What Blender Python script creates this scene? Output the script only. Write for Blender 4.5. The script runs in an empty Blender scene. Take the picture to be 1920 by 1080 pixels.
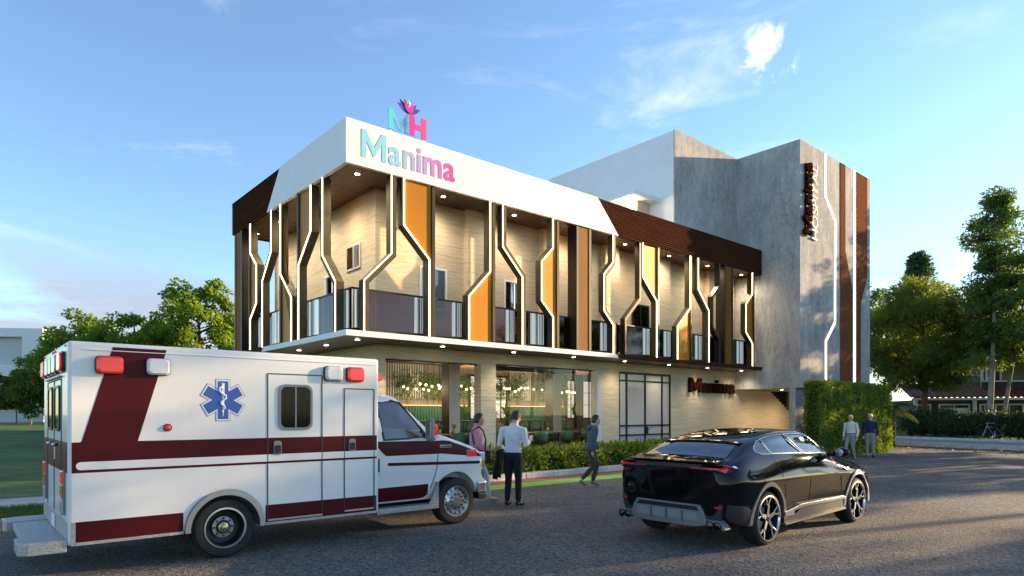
import bpy, bmesh, math, random
import numpy as np
from mathutils import Vector, Matrix, noise as mnoise

R = math.radians
PI = math.pi
scene = bpy.context.scene
col = scene.collection

# ------------------------------------------------------------------ camera, sky, sun, exposure
CAM_H = 1.75
cam_d = bpy.data.cameras.new('camera')
cam = bpy.data.objects.new('camera', cam_d)
col.objects.link(cam)
cam.location = (0, 0, CAM_H)
cam.rotation_euler = (R(90), 0, 0)
cam_d.sensor_width = 36.0
cam_d.lens = 36.0 * 1220.0 / 1920.0
cam_d.shift_y = (775.5 - 540.0) / 1920.0
cam_d.clip_start = 0.1
cam_d.clip_end = 3000
scene.camera = cam

SUN_AZ = R(23)          # measured from +X towards +Y
SUN_EL = R(12.5)
sun_dir = Vector((math.cos(SUN_AZ) * math.cos(SUN_EL), math.sin(SUN_AZ) * math.cos(SUN_EL), math.sin(SUN_EL)))
sun_d = bpy.data.lights.new('sun', 'SUN')
sun_d.energy = 3.6
sun_d.angle = R(0.6)
sun_d.color = (1.0, 0.77, 0.50)
sun = bpy.data.objects.new('sun', sun_d)
col.objects.link(sun)
sun.location = (60, 30, 30)
sun.rotation_euler = (-sun_dir).to_track_quat('-Z', 'Y').to_euler()

world = bpy.data.worlds.new('World')
scene.world = world
world.use_nodes = True
wn = world.node_tree.nodes
wl = world.node_tree.links
for n in list(wn):
    wn.remove(n)


def wnode(t, **kw):
    n = wn.new(t)
    for k, v in kw.items():
        setattr(n, k, v)
    return n


w_out = wnode('ShaderNodeOutputWorld')
w_bg = wnode('ShaderNodeBackground')
w_bg.inputs['Strength'].default_value = 0.12
w_sky = wnode('ShaderNodeTexSky', sky_type='NISHITA')
w_sky.sun_disc = False
w_sky.sun_elevation = SUN_EL
w_sky.sun_rotation = PI / 2 - SUN_AZ
w_sky.altitude = 100
w_sky.air_density = 1.0
w_sky.dust_density = 0.15
w_sky.ozone_density = 4.2
w_tc = wnode('ShaderNodeTexCoord')


def wmath(op, a, b=None, clamp=False):
    n = wnode('ShaderNodeMath', operation=op)
    n.use_clamp = clamp
    for i, s in enumerate((a, b)):
        if s is None:
            continue
        if isinstance(s, (int, float)):
            n.inputs[i].default_value = s
        else:
            wl.new(s, n.inputs[i])
    return n.outputs[0]


def wnoise(scale, detail, rough, stretch, seed=0.0, dist=0.0):
    mp = wnode('ShaderNodeMapping')
    mp.inputs['Scale'].default_value = stretch
    mp.inputs['Location'].default_value = (seed, seed * 0.7, seed * 1.3)
    wl.new(w_tc.outputs['Generated'], mp.inputs['Vector'])
    n = wnode('ShaderNodeTexNoise')
    n.inputs['Scale'].default_value = scale
    n.inputs['Detail'].default_value = detail
    n.inputs['Roughness'].default_value = rough
    n.inputs['Distortion'].default_value = dist
    wl.new(mp.outputs['Vector'], n.inputs['Vector'])
    return n.outputs['Fac']


def wrange(sock, a, b, lo=0.0, hi=1.0, smooth=True):
    n = wnode('ShaderNodeMapRange')
    n.interpolation_type = 'SMOOTHSTEP' if smooth else 'LINEAR'
    n.inputs['From Min'].default_value = a
    n.inputs['From Max'].default_value = b
    n.inputs['To Min'].default_value = lo
    n.inputs['To Max'].default_value = hi
    wl.new(sock, n.inputs['Value'])
    return n.outputs['Result']


def wspot(d, inner, outer):
    """mask that is 1 around direction d (inner / outer in degrees)"""
    v = Vector(d).normalized()
    dp = wnode('ShaderNodeVectorMath', operation='DOT_PRODUCT')
    wl.new(w_tc.outputs['Generated'], dp.inputs[0])
    dp.inputs[1].default_value = v
    return wrange(dp.outputs['Value'], math.cos(R(outer)), math.cos(R(inner)))


# clouds: thin cirrus all over, a low bank, and small cumulus puffs
cirrus = wmath('MULTIPLY', wrange(wnoise(2.6, 8, 0.62, (1.0, 1.0, 3.4), 3.1, 0.5), 0.54, 0.86), 0.24)
puff_n = wnoise(17.0, 9, 0.60, (1, 1, 0.85), 9.4, 0.5)
puff_m = wspot((0.393, 1.0, 0.55), 0.0, 2.9)
puff = wmath('MULTIPLY', wrange(wmath('ADD', puff_n, wmath('MULTIPLY', puff_m, 0.06)), 0.53, 0.72), wrange(puff_m, 0.05, 0.6))
sep = wnode('ShaderNodeSeparateXYZ')
wl.new(w_tc.outputs['Generated'], sep.inputs[0])
low_band = wmath('MULTIPLY', wrange(sep.outputs['Z'], 0.03, 0.11), wrange(sep.outputs['Z'], 0.24, 0.13))
bank_n = wnoise(4.2, 8, 0.6, (1, 1, 3.0), 1.7, 0.3)
bank_s = wspot((-0.66, 1.0, 0.178), 3.0, 15.0)
bank = wmath('MULTIPLY', wmath('MULTIPLY', wrange(wmath('ADD', bank_n, wmath('MULTIPLY', bank_s, 0.12)), 0.50, 0.66), low_band), 0.75)
cl_white = wmath('ADD', wmath('ADD', cirrus, wmath('MULTIPLY', puff, 0.34)), 0.0, True)
mixA = wnode('ShaderNodeMix', data_type='RGBA')
wl.new(bank, mixA.inputs['Factor'])
wl.new(w_sky.outputs['Color'], mixA.inputs['A'])
mixA.inputs['B'].default_value = (1.25, 1.30, 1.80, 1)
mixB = wnode('ShaderNodeMix', data_type='RGBA')
wl.new(cl_white, mixB.inputs['Factor'])
wl.new(mixA.outputs['Result'], mixB.inputs['A'])
mixB.inputs['B'].default_value = (8.0, 7.8, 7.6, 1)
wl.new(mixB.outputs['Result'], w_bg.inputs['Color'])
wl.new(w_bg.outputs['Background'], w_out.inputs['Surface'])

scene.view_settings.view_transform = 'Standard'
scene.view_settings.look = 'None'
scene.view_settings.exposure = 1.78
scene.view_settings.gamma = 1.0
scene.view_settings.use_curve_mapping = False
scene.view_settings.use_white_balance = True      # camera set for open shade
scene.view_settings.white_balance_temperature = 7700
scene.view_settings.white_balance_tint = 11
scene.render.engine = 'CYCLES'
scene.cycles.use_denoising = True
scene.cycles.max_bounces = 8
scene.cycles.transparent_max_bounces = 16
scene.cycles.caustics_reflective = False
scene.cycles.caustics_refractive = False
scene.cycles.sample_clamp_indirect = 6.0
scene.cycles.use_light_tree = True

# ------------------------------------------------------------------ frame of the street: u along the facade, v into the block
TH = math.atan2(1220.0, 2383.0 - 960.0)
C0 = Vector(((648.75 - 960) / 1220 * 16.5, 16.5, 0))
DU = Vector((math.cos(TH), math.sin(TH), 0))
DV = Vector((-math.sin(TH), math.cos(TH), 0))


def W(u, v, z=0.0):
    return C0 + DU * u + DV * v + Vector((0, 0, z))


def L(x, y):
    d = Vector((x, y, 0)) - C0
    return d.dot(DU), d.dot(DV)


# ------------------------------------------------------------------ materials
MAT = {}


def mat(name, c, rough=0.6, metal=0.0, var=0.0, vscale=8.0, stretch=(1, 1, 1), bump=0.0, bscale=60.0,
        coat=0.0, trans=0.0, emit=None, estr=0.0, spec=0.5, ior=1.45, alpha=1.0, c2=None, lo=0.35, hi=0.65):
    m = bpy.data.materials.new(name)
    m.use_nodes = True
    nt = m.node_tree
    b = nt.nodes['Principled BSDF']
    b.inputs['Base Color'].default_value = (*c, 1)
    b.inputs['Roughness'].default_value = rough
    b.inputs['Metallic'].default_value = metal
    b.inputs['Coat Weight'].default_value = coat
    b.inputs['Coat Roughness'].default_value = 0.04
    b.inputs['Transmission Weight'].default_value = trans
    b.inputs['Specular IOR Level'].default_value = spec
    b.inputs['IOR'].default_value = ior
    b.inputs['Alpha'].default_value = alpha
    if emit:
        b.inputs['Emission Color'].default_value = (*emit, 1)
        b.inputs['Emission Strength'].default_value = estr
    tc = mp = None
    if var or bump or c2:
        tc = nt.nodes.new('ShaderNodeTexCoord')
        mp = nt.nodes.new('ShaderNodeMapping')
        mp.inputs['Scale'].default_value = stretch
        nt.links.new(tc.outputs['Object'], mp.inputs['Vector'])
    if var or c2:
        n = nt.nodes.new('ShaderNodeTexNoise')
        n.inputs['Scale'].default_value = vscale
        n.inputs['Detail'].default_value = 7
        n.inputs['Roughness'].default_value = 0.62
        nt.links.new(mp.outputs['Vector'], n.inputs['Vector'])
        r = nt.nodes.new('ShaderNodeValToRGB')
        a = c2 if c2 else tuple(x * (1 - var) for x in c)
        d = c if c2 else tuple(min(1, x * (1 + var)) for x in c)
        r.color_ramp.elements[0].color = (*a, 1)
        r.color_ramp.elements[1].color = (*d, 1)
        r.color_ramp.elements[0].position = lo
        r.color_ramp.elements[1].position = hi
        nt.links.new(n.outputs['Fac'], r.inputs['Fac'])
        nt.links.new(r.outputs['Color'], b.inputs['Base Color'])
    if bump:
        n2 = nt.nodes.new('ShaderNodeTexNoise')
        n2.inputs['Scale'].default_value = bscale
        n2.inputs['Detail'].default_value = 4
        nt.links.new(mp.outputs['Vector'], n2.inputs['Vector'])
        bp = nt.nodes.new('ShaderNodeBump')
        bp.inputs['Strength'].default_value = bump
        bp.inputs['Distance'].default_value = 0.02
        nt.links.new(n2.outputs['Fac'], bp.inputs['Height'])
        nt.links.new(bp.outputs['Normal'], b.inputs['Normal'])
    MAT[name] = m
    return m


def leaf_mat(name, c1, c2, trans=0.45, scale=1.3):
    m = bpy.data.materials.new(name)
    m.use_nodes = True
    nt = m.node_tree
    for n in list(nt.nodes):
        nt.nodes.remove(n)
    out = nt.nodes.new('ShaderNodeOutputMaterial')
    tc = nt.nodes.new('ShaderNodeTexCoord')
    n = nt.nodes.new('ShaderNodeTexNoise')
    n.inputs['Scale'].default_value = scale
    n.inputs['Detail'].default_value = 5
    nt.links.new(tc.outputs['Object'], n.inputs['Vector'])
    r = nt.nodes.new('ShaderNodeValToRGB')
    r.color_ramp.elements[0].position = 0.35
    r.color_ramp.elements[1].position = 0.68
    r.color_ramp.elements[0].color = (*c1, 1)
    r.color_ramp.elements[1].color = (*c2, 1)
    nt.links.new(n.outputs['Fac'], r.inputs['Fac'])
    d = nt.nodes.new('ShaderNodeBsdfPrincipled')
    d.inputs['Roughness'].default_value = 0.55
    d.inputs['Specular IOR Level'].default_value = 0.35
    nt.links.new(r.outputs['Color'], d.inputs['Base Color'])
    t = nt.nodes.new('ShaderNodeBsdfTranslucent')
    hs = nt.nodes.new('ShaderNodeMix')
    hs.data_type = 'RGBA'
    hs.blend_type = 'MULTIPLY'
    hs.inputs['Factor'].default_value = 1.0
    hs.inputs['B'].default_value = (2.1, 1.9, 0.6, 1)
    nt.links.new(r.outputs['Color'], hs.inputs['A'])
    nt.links.new(hs.outputs['Result'], t.inputs['Color'])
    mx = nt.nodes.new('ShaderNodeMixShader')
    mx.inputs['Fac'].default_value = trans
    nt.links.new(d.outputs[0], mx.inputs[1])
    nt.links.new(t.outputs[0], mx.inputs[2])
    nt.links.new(mx.outputs[0], out.inputs['Surface'])
    MAT[name] = m
    return m


def glass_mat(name, tint, refl=0.25, rough=0.02, k=1.0):
    """thin pane: tinted see-through plus a mirror coat (one sheet, no refraction)"""
    m = bpy.data.materials.new(name)
    m.use_nodes = True
    nt = m.node_tree
    for n in list(nt.nodes):
        nt.nodes.remove(n)
    out = nt.nodes.new('ShaderNodeOutputMaterial')
    tr = nt.nodes.new('ShaderNodeBsdfTransparent')
    tr.inputs['Color'].default_value = (*tint, 1)
    gl = nt.nodes.new('ShaderNodeBsdfGlossy')
    gl.inputs['Roughness'].default_value = rough
    gl.inputs['Color'].default_value = (0.95, 0.95, 0.95, 1)
    fr = nt.nodes.new('ShaderNodeFresnel')
    fr.inputs['IOR'].default_value = 1.5
    ma = nt.nodes.new('ShaderNodeMath')
    ma.operation = 'MULTIPLY_ADD'
    ma.inputs[1].default_value = k
    ma.inputs[2].default_value = refl
    ma.use_clamp = True
    nt.links.new(fr.outputs[0], ma.inputs[0])
    mx = nt.nodes.new('ShaderNodeMixShader')
    nt.links.new(ma.outputs[0], mx.inputs['Fac'])
    nt.links.new(tr.outputs[0], mx.inputs[1])
    nt.links.new(gl.outputs[0], mx.inputs[2])
    nt.links.new(mx.outputs[0], out.inputs['Surface'])
    MAT[name] = m
    return m


def emit_mat(name, c, s):
    return mat(name, c, 0.5, emit=c, estr=s)


# ------------------------------------------------------------------ mesh building
class MB:
    def __init__(s):
        s.v = []
        s.f = []
        s.mi = []

    def add(s, verts, faces, mi=0):
        k = len(s.v)
        s.v += [tuple(p) for p in verts]
        s.f += [tuple(i + k for i in f) for f in faces]
        s.mi += [mi] * len(faces)
        return s

    def box(s, x0, x1, y0, y1, z0, z1, mi=0):
        if x0 > x1: x0, x1 = x1, x0
        if y0 > y1: y0, y1 = y1, y0
        if z0 > z1: z0, z1 = z1, z0
        return s.add([(x0, y0, z0), (x1, y0, z0), (x1, y1, z0), (x0, y1, z0), (x0, y0, z1), (x1, y0, z1), (x1, y1, z1), (x0, y1, z1)],
                     [(0, 3, 2, 1), (4, 5, 6, 7), (0, 1, 5, 4), (1, 2, 6, 5), (2, 3, 7, 6), (3, 0, 4, 7)], mi)

    def _prism(s, A, B, mi):
        n = len(A)
        fs = [tuple(range(n - 1, -1, -1)), tuple(range(n, 2 * n))]
        fs += [(i, (i + 1) % n, n + (i + 1) % n, n + i) for i in range(n)]
        return s.add(A + B, fs, mi)

    def pxz(s, poly, y0, y1, mi=0):
        return s._prism([(x, y0, z) for x, z in poly], [(x, y1, z) for x, z in poly], mi)

    def pyz(s, poly, x0, x1, mi=0):
        return s._prism([(x0, y, z) for y, z in poly], [(x1, y, z) for y, z in poly], mi)

    def pxy(s, poly, z0, z1, mi=0):
        return s._prism([(x, y, z0) for x, y in poly], [(x, y, z1) for x, y in poly], mi)

    def tube(s, pts, r, n=8, mi=0, cap=True, flat=1.0):
        pts = [Vector(p) for p in pts]
        rs = r if isinstance(r, (list, tuple)) else [r] * len(pts)
        rings = []
        ref = None
        for i, p in enumerate(pts):
            t = (pts[min(i + 1, len(pts) - 1)] - pts[max(i - 1, 0)])
            if t.length < 1e-9:
                t = Vector((0, 0, 1))
            t.normalize()
            if ref is None:
                ref = Vector((0, 0, 1)) if abs(t.z) < 0.9 else Vector((1, 0, 0))
            a = t.cross(ref)
            if a.length < 1e-6:
                a = t.cross(Vector((0, 1, 0)))
            a.normalize()
            b = a.cross(t).normalized()
            ref = b
            rings.append([p + a * (math.cos(2 * PI * k / n) * rs[i]) + b * (math.sin(2 * PI * k / n) * rs[i] * flat) for k in range(n)])
        vs = [q for ring in rings for q in ring]
        fs = []
        for i in range(len(rings) - 1):
            for k in range(n):
                fs.append((i * n + k, i * n + (k + 1) % n, (i + 1) * n + (k + 1) % n, (i + 1) * n + k))
        if cap:
            fs.append(tuple(range(n - 1, -1, -1)))
            fs.append(tuple((len(rings) - 1) * n + k for k in range(n)))
        return s.add(vs, fs, mi)

    def lathe(s, prof, c=(0, 0, 0), axis='z', n=24, mi=0, close=False, cap=True):
        """prof: list of (radius, along)"""
        vs = []
        for r, h in prof:
            for k in range(n):
                a = 2 * PI * k / n
                p = (r * math.cos(a), r * math.sin(a), h)
                if axis == 'y':
                    p = (p[0], p[2], p[1])
                elif axis == 'x':
                    p = (p[2], p[0], p[1])
                vs.append((p[0] + c[0], p[1] + c[1], p[2] + c[2]))
        fs = []
        m = len(prof)
        for i in range(m - 1 if not close else m):
            j = (i + 1) % m
            for k in range(n):
                fs.append((i * n + k, i * n + (k + 1) % n, j * n + (k + 1) % n, j * n + k))
        if not close and cap:
            if prof[0][0] > 1e-6:
                fs.append(tuple(range(n - 1, -1, -1)))
            if prof[-1][0] > 1e-6:
                fs.append(tuple((m - 1) * n + k for k in range(n)))
        return s.add(vs, fs, mi)

    def ball(s, c, r, n=12, m=8, mi=0):
        rx, ry, rz = r if isinstance(r, (list, tuple)) else (r, r, r)
        vs = [(c[0], c[1], c[2] - rz)]
        for i in range(1, m):
            t = PI * i / m
            for k in range(n):
                a = 2 * PI * k / n
                vs.append((c[0] + rx * math.sin(t) * math.cos(a), c[1] + ry * math.sin(t) * math.sin(a), c[2] - rz * math.cos(t)))
        vs.append((c[0], c[1], c[2] + rz))
        fs = [(0, 1 + (k + 1) % n, 1 + k) for k in range(n)]
        for i in range(m - 2):
            for k in range(n):
                a = 1 + i * n
                fs.append((a + k, a + (k + 1) % n, a + n + (k + 1) % n, a + n + k))
        e = len(vs) - 1
        a = 1 + (m - 2) * n
        fs += [(e, a + k, a + (k + 1) % n) for k in range(n)]
        return s.add(vs, fs, mi)

    def grid(s, rows, mi=0, closed=False):
        n = len(rows[0])
        vs = [p for r in rows for p in r]
        fs = []
        for i in range(len(rows) - 1):
            for k in range(n if closed else n - 1):
                fs.append((i * n + k, i * n + (k + 1) % n, (i + 1) * n + (k + 1) % n, (i + 1) * n + k))
        return s.add(vs, fs, mi)

    def mesh(s, name, o=(0, 0, 0), recalc=True):
        me = bpy.data.meshes.new(name)
        ox, oy, oz = o
        me.from_pydata([(x - ox, y - oy, z - oz) for x, y, z in s.v], [], s.f)
        if any(s.mi):
            me.polygons.foreach_set('material_index', s.mi)
        if recalc:
            bm = bmesh.new()
            bm.from_mesh(me)
            bmesh.ops.recalc_face_normals(bm, faces=bm.faces)
            bm.to_mesh(me)
            bm.free()
        return me

    def build(s, name, m, parent=None, o=(0, 0, 0), smooth=False, bevel=0.0, seg=2, recalc=True, sub=0):
        me = s.mesh(name, o, recalc)
        for x in (m if isinstance(m, (list, tuple)) else [m]):
            me.materials.append(MAT[x] if isinstance(x, str) else x)
        ob = bpy.data.objects.new(name, me)
        col.objects.link(ob)
        if parent is not None:
            ob.parent = parent
        if smooth:
            me.polygons.foreach_set('use_smooth', [True] * len(me.polygons))
            if smooth != 'all':
                try:
                    me.set_sharp_from_angle(angle=R(smooth if isinstance(smooth, (int, float)) and smooth > 1 else 40))
                except Exception:
                    pass
        if sub:
            md = ob.modifiers.new('sub', 'SUBSURF')
            md.levels = sub
            md.render_levels = sub
        if bevel:
            md = ob.modifiers.new('bevel', 'BEVEL')
            md.width = bevel
            md.segments = seg
            md.limit_method = 'ANGLE'
            md.angle_limit = R(35)
        return ob


def tag(o, label=None, cat=None, group=None, kind=None):
    if label: o['label'] = label
    if cat: o['category'] = cat
    if group: o['group'] = group
    if kind: o['kind'] = kind
    return o


def empty(name, loc, rz=0.0):
    e = bpy.data.objects.new(name, None)
    e.empty_display_size = 0.3
    col.objects.link(e)
    e.location = loc
    e.rotation_euler = (0, 0, rz)
    return e


def thing(name, label, cat, loc=(0, 0, 0), rz=0.0, group=None):
    return tag(empty(name, loc, rz), label, cat, group)


def site(name, label, cat, u=0.0, v=0.0, z=0.0, rz=0.0, group=None):
    """a thing standing in the street frame"""
    return thing(name, label, cat, W(u, v, z), TH + rz, group)


def struct(ob, par=None):
    ob['kind'] = 'structure'
    return ob


def dup(root, loc=None, rz=None, label=None):
    r = root.copy()
    col.objects.link(r)
    if loc is not None:
        r.location = loc
    if rz is not None:
        r.rotation_euler = (0, 0, rz)
    if label:
        r['label'] = label
    for ch in list(root.children):
        c = ch.copy()
        col.objects.link(c)
        c.parent = r
        for g in list(ch.children):
            d = g.copy()
            col.objects.link(d)
            d.parent = c
    return r


def copy_part(ob, dx, dy, dz=0.0, rz=None):
    c = ob.copy()
    col.objects.link(c)
    c.location = ob.location + Vector((dx, dy, dz))
    if rz is not None:
        c.rotation_euler = (0, 0, rz)
    for g in list(ob.children):
        d = g.copy()
        col.objects.link(d)
        d.parent = c
    return c

# ------------------------------------------------------------------ palette
def asphalt_mat():
    m = mat('asphalt', (0.06, 0.06, 0.065), 0.8)
    nt = m.node_tree
    b = nt.nodes['Principled BSDF']
    tc = nt.nodes.new('ShaderNodeTexCoord')
    big = nt.nodes.new('ShaderNodeTexNoise')
    big.inputs['Scale'].default_value = 0.35
    big.inputs['Detail'].default_value = 6
    big.inputs['Roughness'].default_value = 0.65
    fine = nt.nodes.new('ShaderNodeTexVoronoi')
    fine.inputs['Scale'].default_value = 34
    gr = nt.nodes.new('ShaderNodeTexNoise')
    gr.inputs['Scale'].default_value = 85
    gr.inputs['Detail'].default_value = 3
    for n in (big, fine, gr):
        nt.links.new(tc.outputs['Object'], n.inputs['Vector'])
    r1 = nt.nodes.new('ShaderNodeValToRGB')
    r1.color_ramp.elements[0].position = 0.38
    r1.color_ramp.elements[1].position = 0.66
    r1.color_ramp.elements[0].color = (0.072, 0.070, 0.071, 1)
    r1.color_ramp.elements[1].color = (0.135, 0.129, 0.123, 1)
    nt.links.new(big.outputs['Fac'], r1.inputs['Fac'])
    r2 = nt.nodes.new('ShaderNodeValToRGB')
    r2.color_ramp.elements[0].position = 0.0
    r2.color_ramp.elements[1].position = 1.0
    r2.color_ramp.elements[0].color = (0.16, 0.16, 0.16, 1)
    r2.color_ramp.elements[1].color = (2.9, 2.75, 2.5, 1)
    nt.links.new(fine.outputs['Color'], r2.inputs['Fac'])
    mx = nt.nodes.new('ShaderNodeMix')
    mx.data_type = 'RGBA'
    mx.blend_type = 'MULTIPLY'
    mx.inputs['Factor'].default_value = 1.0
    nt.links.new(r1.outputs['Color'], mx.inputs['A'])
    nt.links.new(r2.outputs['Color'], mx.inputs['B'])
    nt.links.new(mx.outputs['Result'], b.inputs['Base Color'])
    ad = nt.nodes.new('ShaderNodeMath')
    nt.links.new(fine.outputs['Distance'], ad.inputs[0])
    nt.links.new(gr.outputs['Fac'], ad.inputs[1])
    bp = nt.nodes.new('ShaderNodeBump')
    bp.inputs['Strength'].default_value = 1.0
    bp.inputs['Distance'].default_value = 0.03
    nt.links.new(ad.outputs[0], bp.inputs['Height'])
    nt.links.new(bp.outputs['Normal'], b.inputs['Normal'])


def travertine_mat():
    m = mat('travertine', (0.6, 0.5, 0.36), 0.7, spec=0.25)
    nt = m.node_tree
    b = nt.nodes['Principled BSDF']
    tc = nt.nodes.new('ShaderNodeTexCoord')
    outs = []
    for sc_, st, dt in ((2.2, (0.35, 0.35, 9.0), 0.8), (6.0, (0.5, 0.5, 16.0), 0.4)):
        mp = nt.nodes.new('ShaderNodeMapping')
        mp.inputs['Scale'].default_value = st
        nt.links.new(tc.outputs['Object'], mp.inputs['Vector'])
        n = nt.nodes.new('ShaderNodeTexNoise')
        n.inputs['Scale'].default_value = sc_
        n.inputs['Detail'].default_value = 8
        n.inputs['Roughness'].default_value = 0.65
        n.inputs['Distortion'].default_value = dt
        nt.links.new(mp.outputs['Vector'], n.inputs['Vector'])
        outs.append(n.outputs['Fac'])
    av = nt.nodes.new('ShaderNodeMath')
    av.operation = 'ADD'
    nt.links.new(outs[0], av.inputs[0])
    nt.links.new(outs[1], av.inputs[1])
    hv = nt.nodes.new('ShaderNodeMath')
    hv.operation = 'MULTIPLY'
    hv.inputs[1].default_value = 0.5
    nt.links.new(av.outputs[0], hv.inputs[0])
    r = nt.nodes.new('ShaderNodeValToRGB')
    e = r.color_ramp.elements
    e[0].position = 0.36
    e[0].color = (0.34, 0.235, 0.135, 1)
    e[1].position = 0.60
    e[1].color = (0.70, 0.60, 0.44, 1)
    x = e.new(0.46)
    x.color = (0.58, 0.47, 0.32, 1)
    nt.links.new(hv.outputs[0], r.inputs['Fac'])
    nt.links.new(r.outputs['Color'], b.inputs['Base Color'])
    bp = nt.nodes.new('ShaderNodeBump')
    bp.inputs['Strength'].default_value = 0.25
    bp.inputs['Distance'].default_value = 0.01
    nt.links.new(hv.outputs[0], bp.inputs['Height'])
    nt.links.new(bp.outputs['Normal'], b.inputs['Normal'])


def concrete_mat():
    m = mat('concrete', (0.3, 0.3, 0.3), 0.9, spec=0.05)
    nt = m.node_tree
    b = nt.nodes['Principled BSDF']
    tc = nt.nodes.new('ShaderNodeTexCoord')
    outs = []
    for sc_, st in ((0.55, (1, 1, 0.8)), (2.4, (1.6, 1.6, 0.35)), (9.0, (1, 1, 0.6))):
        mp = nt.nodes.new('ShaderNodeMapping')
        mp.inputs['Scale'].default_value = st
        nt.links.new(tc.outputs['Object'], mp.inputs['Vector'])
        n = nt.nodes.new('ShaderNodeTexNoise')
        n.inputs['Scale'].default_value = sc_
        n.inputs['Detail'].default_value = 9
        n.inputs['Roughness'].default_value = 0.68
        n.inputs['Distortion'].default_value = 0.6
        nt.links.new(mp.outputs['Vector'], n.inputs['Vector'])
        outs.append(n.outputs['Fac'])
    s = outs[0]
    for o_ in outs[1:]:
        a = nt.nodes.new('ShaderNodeMath')
        nt.links.new(s, a.inputs[0])
        nt.links.new(o_, a.inputs[1])
        s = a.outputs[0]
    r = nt.nodes.new('ShaderNodeValToRGB')
    mr = nt.nodes.new('ShaderNodeMapRange')
    mr.inputs['From Min'].default_value = 1.15
    mr.inputs['From Max'].default_value = 1.85
    nt.links.new(s, mr.inputs['Value'])
    r.color_ramp.elements[0].color = (0.23, 0.23, 0.225, 1)
    r.color_ramp.elements[1].color = (0.53, 0.52, 0.50, 1)
    nt.links.new(mr.outputs['Result'], r.inputs['Fac'])
    nt.links.new(r.outputs['Color'], b.inputs['Base Color'])
    bp = nt.nodes.new('ShaderNodeBump')
    bp.inputs['Strength'].default_value = 0.15
    bp.inputs['Distance'].default_value = 0.02
    nt.links.new(s, bp.inputs['Height'])
    nt.links.new(bp.outputs['Normal'], b.inputs['Normal'])


def gradient_mat(name, stops, axis=0, lo=0.0, hi=1.0, wash=0.0):
    """a printed colour run across a sign (stops: position, colour)"""
    m = mat(name, stops[0][1], 0.4)
    nt = m.node_tree
    b = nt.nodes['Principled BSDF']
    tc = nt.nodes.new('ShaderNodeTexCoord')
    sp = nt.nodes.new('ShaderNodeSeparateXYZ')
    nt.links.new(tc.outputs['Object'], sp.inputs[0])
    mr = nt.nodes.new('ShaderNodeMapRange')
    mr.inputs['From Min'].default_value = lo
    mr.inputs['From Max'].default_value = hi
    src = sp.outputs[axis]
    if wash:
        n = nt.nodes.new('ShaderNodeTexNoise')
        n.inputs['Scale'].default_value = 5.0
        n.inputs['Detail'].default_value = 5
        nt.links.new(tc.outputs['Object'], n.inputs['Vector'])
        a = nt.nodes.new('ShaderNodeMath')
        a.operation = 'MULTIPLY_ADD'
        a.inputs[1].default_value = wash
        nt.links.new(n.outputs['Fac'], a.inputs[0])
        nt.links.new(src, a.inputs[2])
        src = a.outputs[0]
    nt.links.new(src, mr.inputs['Value'])
    r = nt.nodes.new('ShaderNodeValToRGB')
    e = r.color_ramp.elements
    e[0].position, e[0].color = stops[0][0], (*stops[0][1], 1)
    e[1].position, e[1].color = stops[-1][0], (*stops[-1][1], 1)
    for p, c in stops[1:-1]:
        x = e.new(p)
        x.color = (*c, 1)
    nt.links.new(mr.outputs['Result'], r.inputs['Fac'])
    nt.links.new(r.outputs['Color'], b.inputs['Base Color'])


asphalt_mat()
travertine_mat()
concrete_mat()
mat('white_paint', (0.80, 0.79, 0.77), 0.5, var=0.03, vscale=1.5)
mat('grey_paint', (0.55, 0.55, 0.55), 0.5, var=0.03)
mat('brown_slat', (0.088, 0.034, 0.020), 0.9, spec=0.0, var=0.25, vscale=3, stretch=(0.3, 0.3, 6))
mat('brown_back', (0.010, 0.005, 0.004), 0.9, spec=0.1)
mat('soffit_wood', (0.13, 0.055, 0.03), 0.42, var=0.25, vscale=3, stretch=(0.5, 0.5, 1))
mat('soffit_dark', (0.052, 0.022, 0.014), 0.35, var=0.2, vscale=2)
mat('bronze', (0.075, 0.060, 0.034), 0.5, 0.3, spec=0.15, var=0.15, vscale=4)
mat('dark_bronze', (0.035, 0.026, 0.018), 0.4, 0.5)
mat('amber_panel', (0.40, 0.150, 0.010), 0.42, 0.35, spec=0.2, var=0.10, vscale=1.2, stretch=(1, 1, 0.5))
mat('amber_column', (0.24, 0.095, 0.012), 0.6, spec=0.1, var=0.12, vscale=2, stretch=(1, 1, 0.3))
mat('terracotta', (0.185, 0.072, 0.038), 1.0, spec=0.0, var=0.18, vscale=6, stretch=(4, 4, 0.3))
emit_mat('led', (1.0, 0.82, 0.50), 1.9)
emit_mat('led_cool', (1.0, 0.94, 0.84), 1.6)
emit_mat('lamp_disc', (1.0, 0.88, 0.66), 8.0)
mat('lamp_ring', (0.7, 0.68, 0.64), 0.4)
glass_mat('rail_glass', (0.42, 0.24, 0.14), 0.01, 0.05)
glass_mat('window_glass', (0.94, 0.95, 0.95), 0.02)
glass_mat('clear_pane', (0.97, 0.98, 0.97), 0.0, k=0.05)
glass_mat('dark_glass', (0.06, 0.055, 0.05), 0.06)
mat('interior_dark', (0.02, 0.017, 0.015), 0.8)
mat('curtain', (0.62, 0.60, 0.56), 0.8, var=0.1, vscale=5, stretch=(8, 8, 0.3))
mat('door_pane', (0.50, 0.47, 0.43), 0.12, var=0.05, vscale=1)
mat('black_metal', (0.02, 0.02, 0.02), 0.4, 0.3)
mat('sign_brown', (0.030, 0.009, 0.006), 1.0, var=0.1, spec=0.0)
mat('sign_white', (0.70, 0.70, 0.69), 0.7, spec=0.2)
mat('kerb_stone', (0.50, 0.485, 0.46), 0.8, var=0.22, vscale=6, bump=0.2)
mat('paving', (0.30, 0.30, 0.32), 0.85, var=0.15, vscale=4, bump=0.15)
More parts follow.
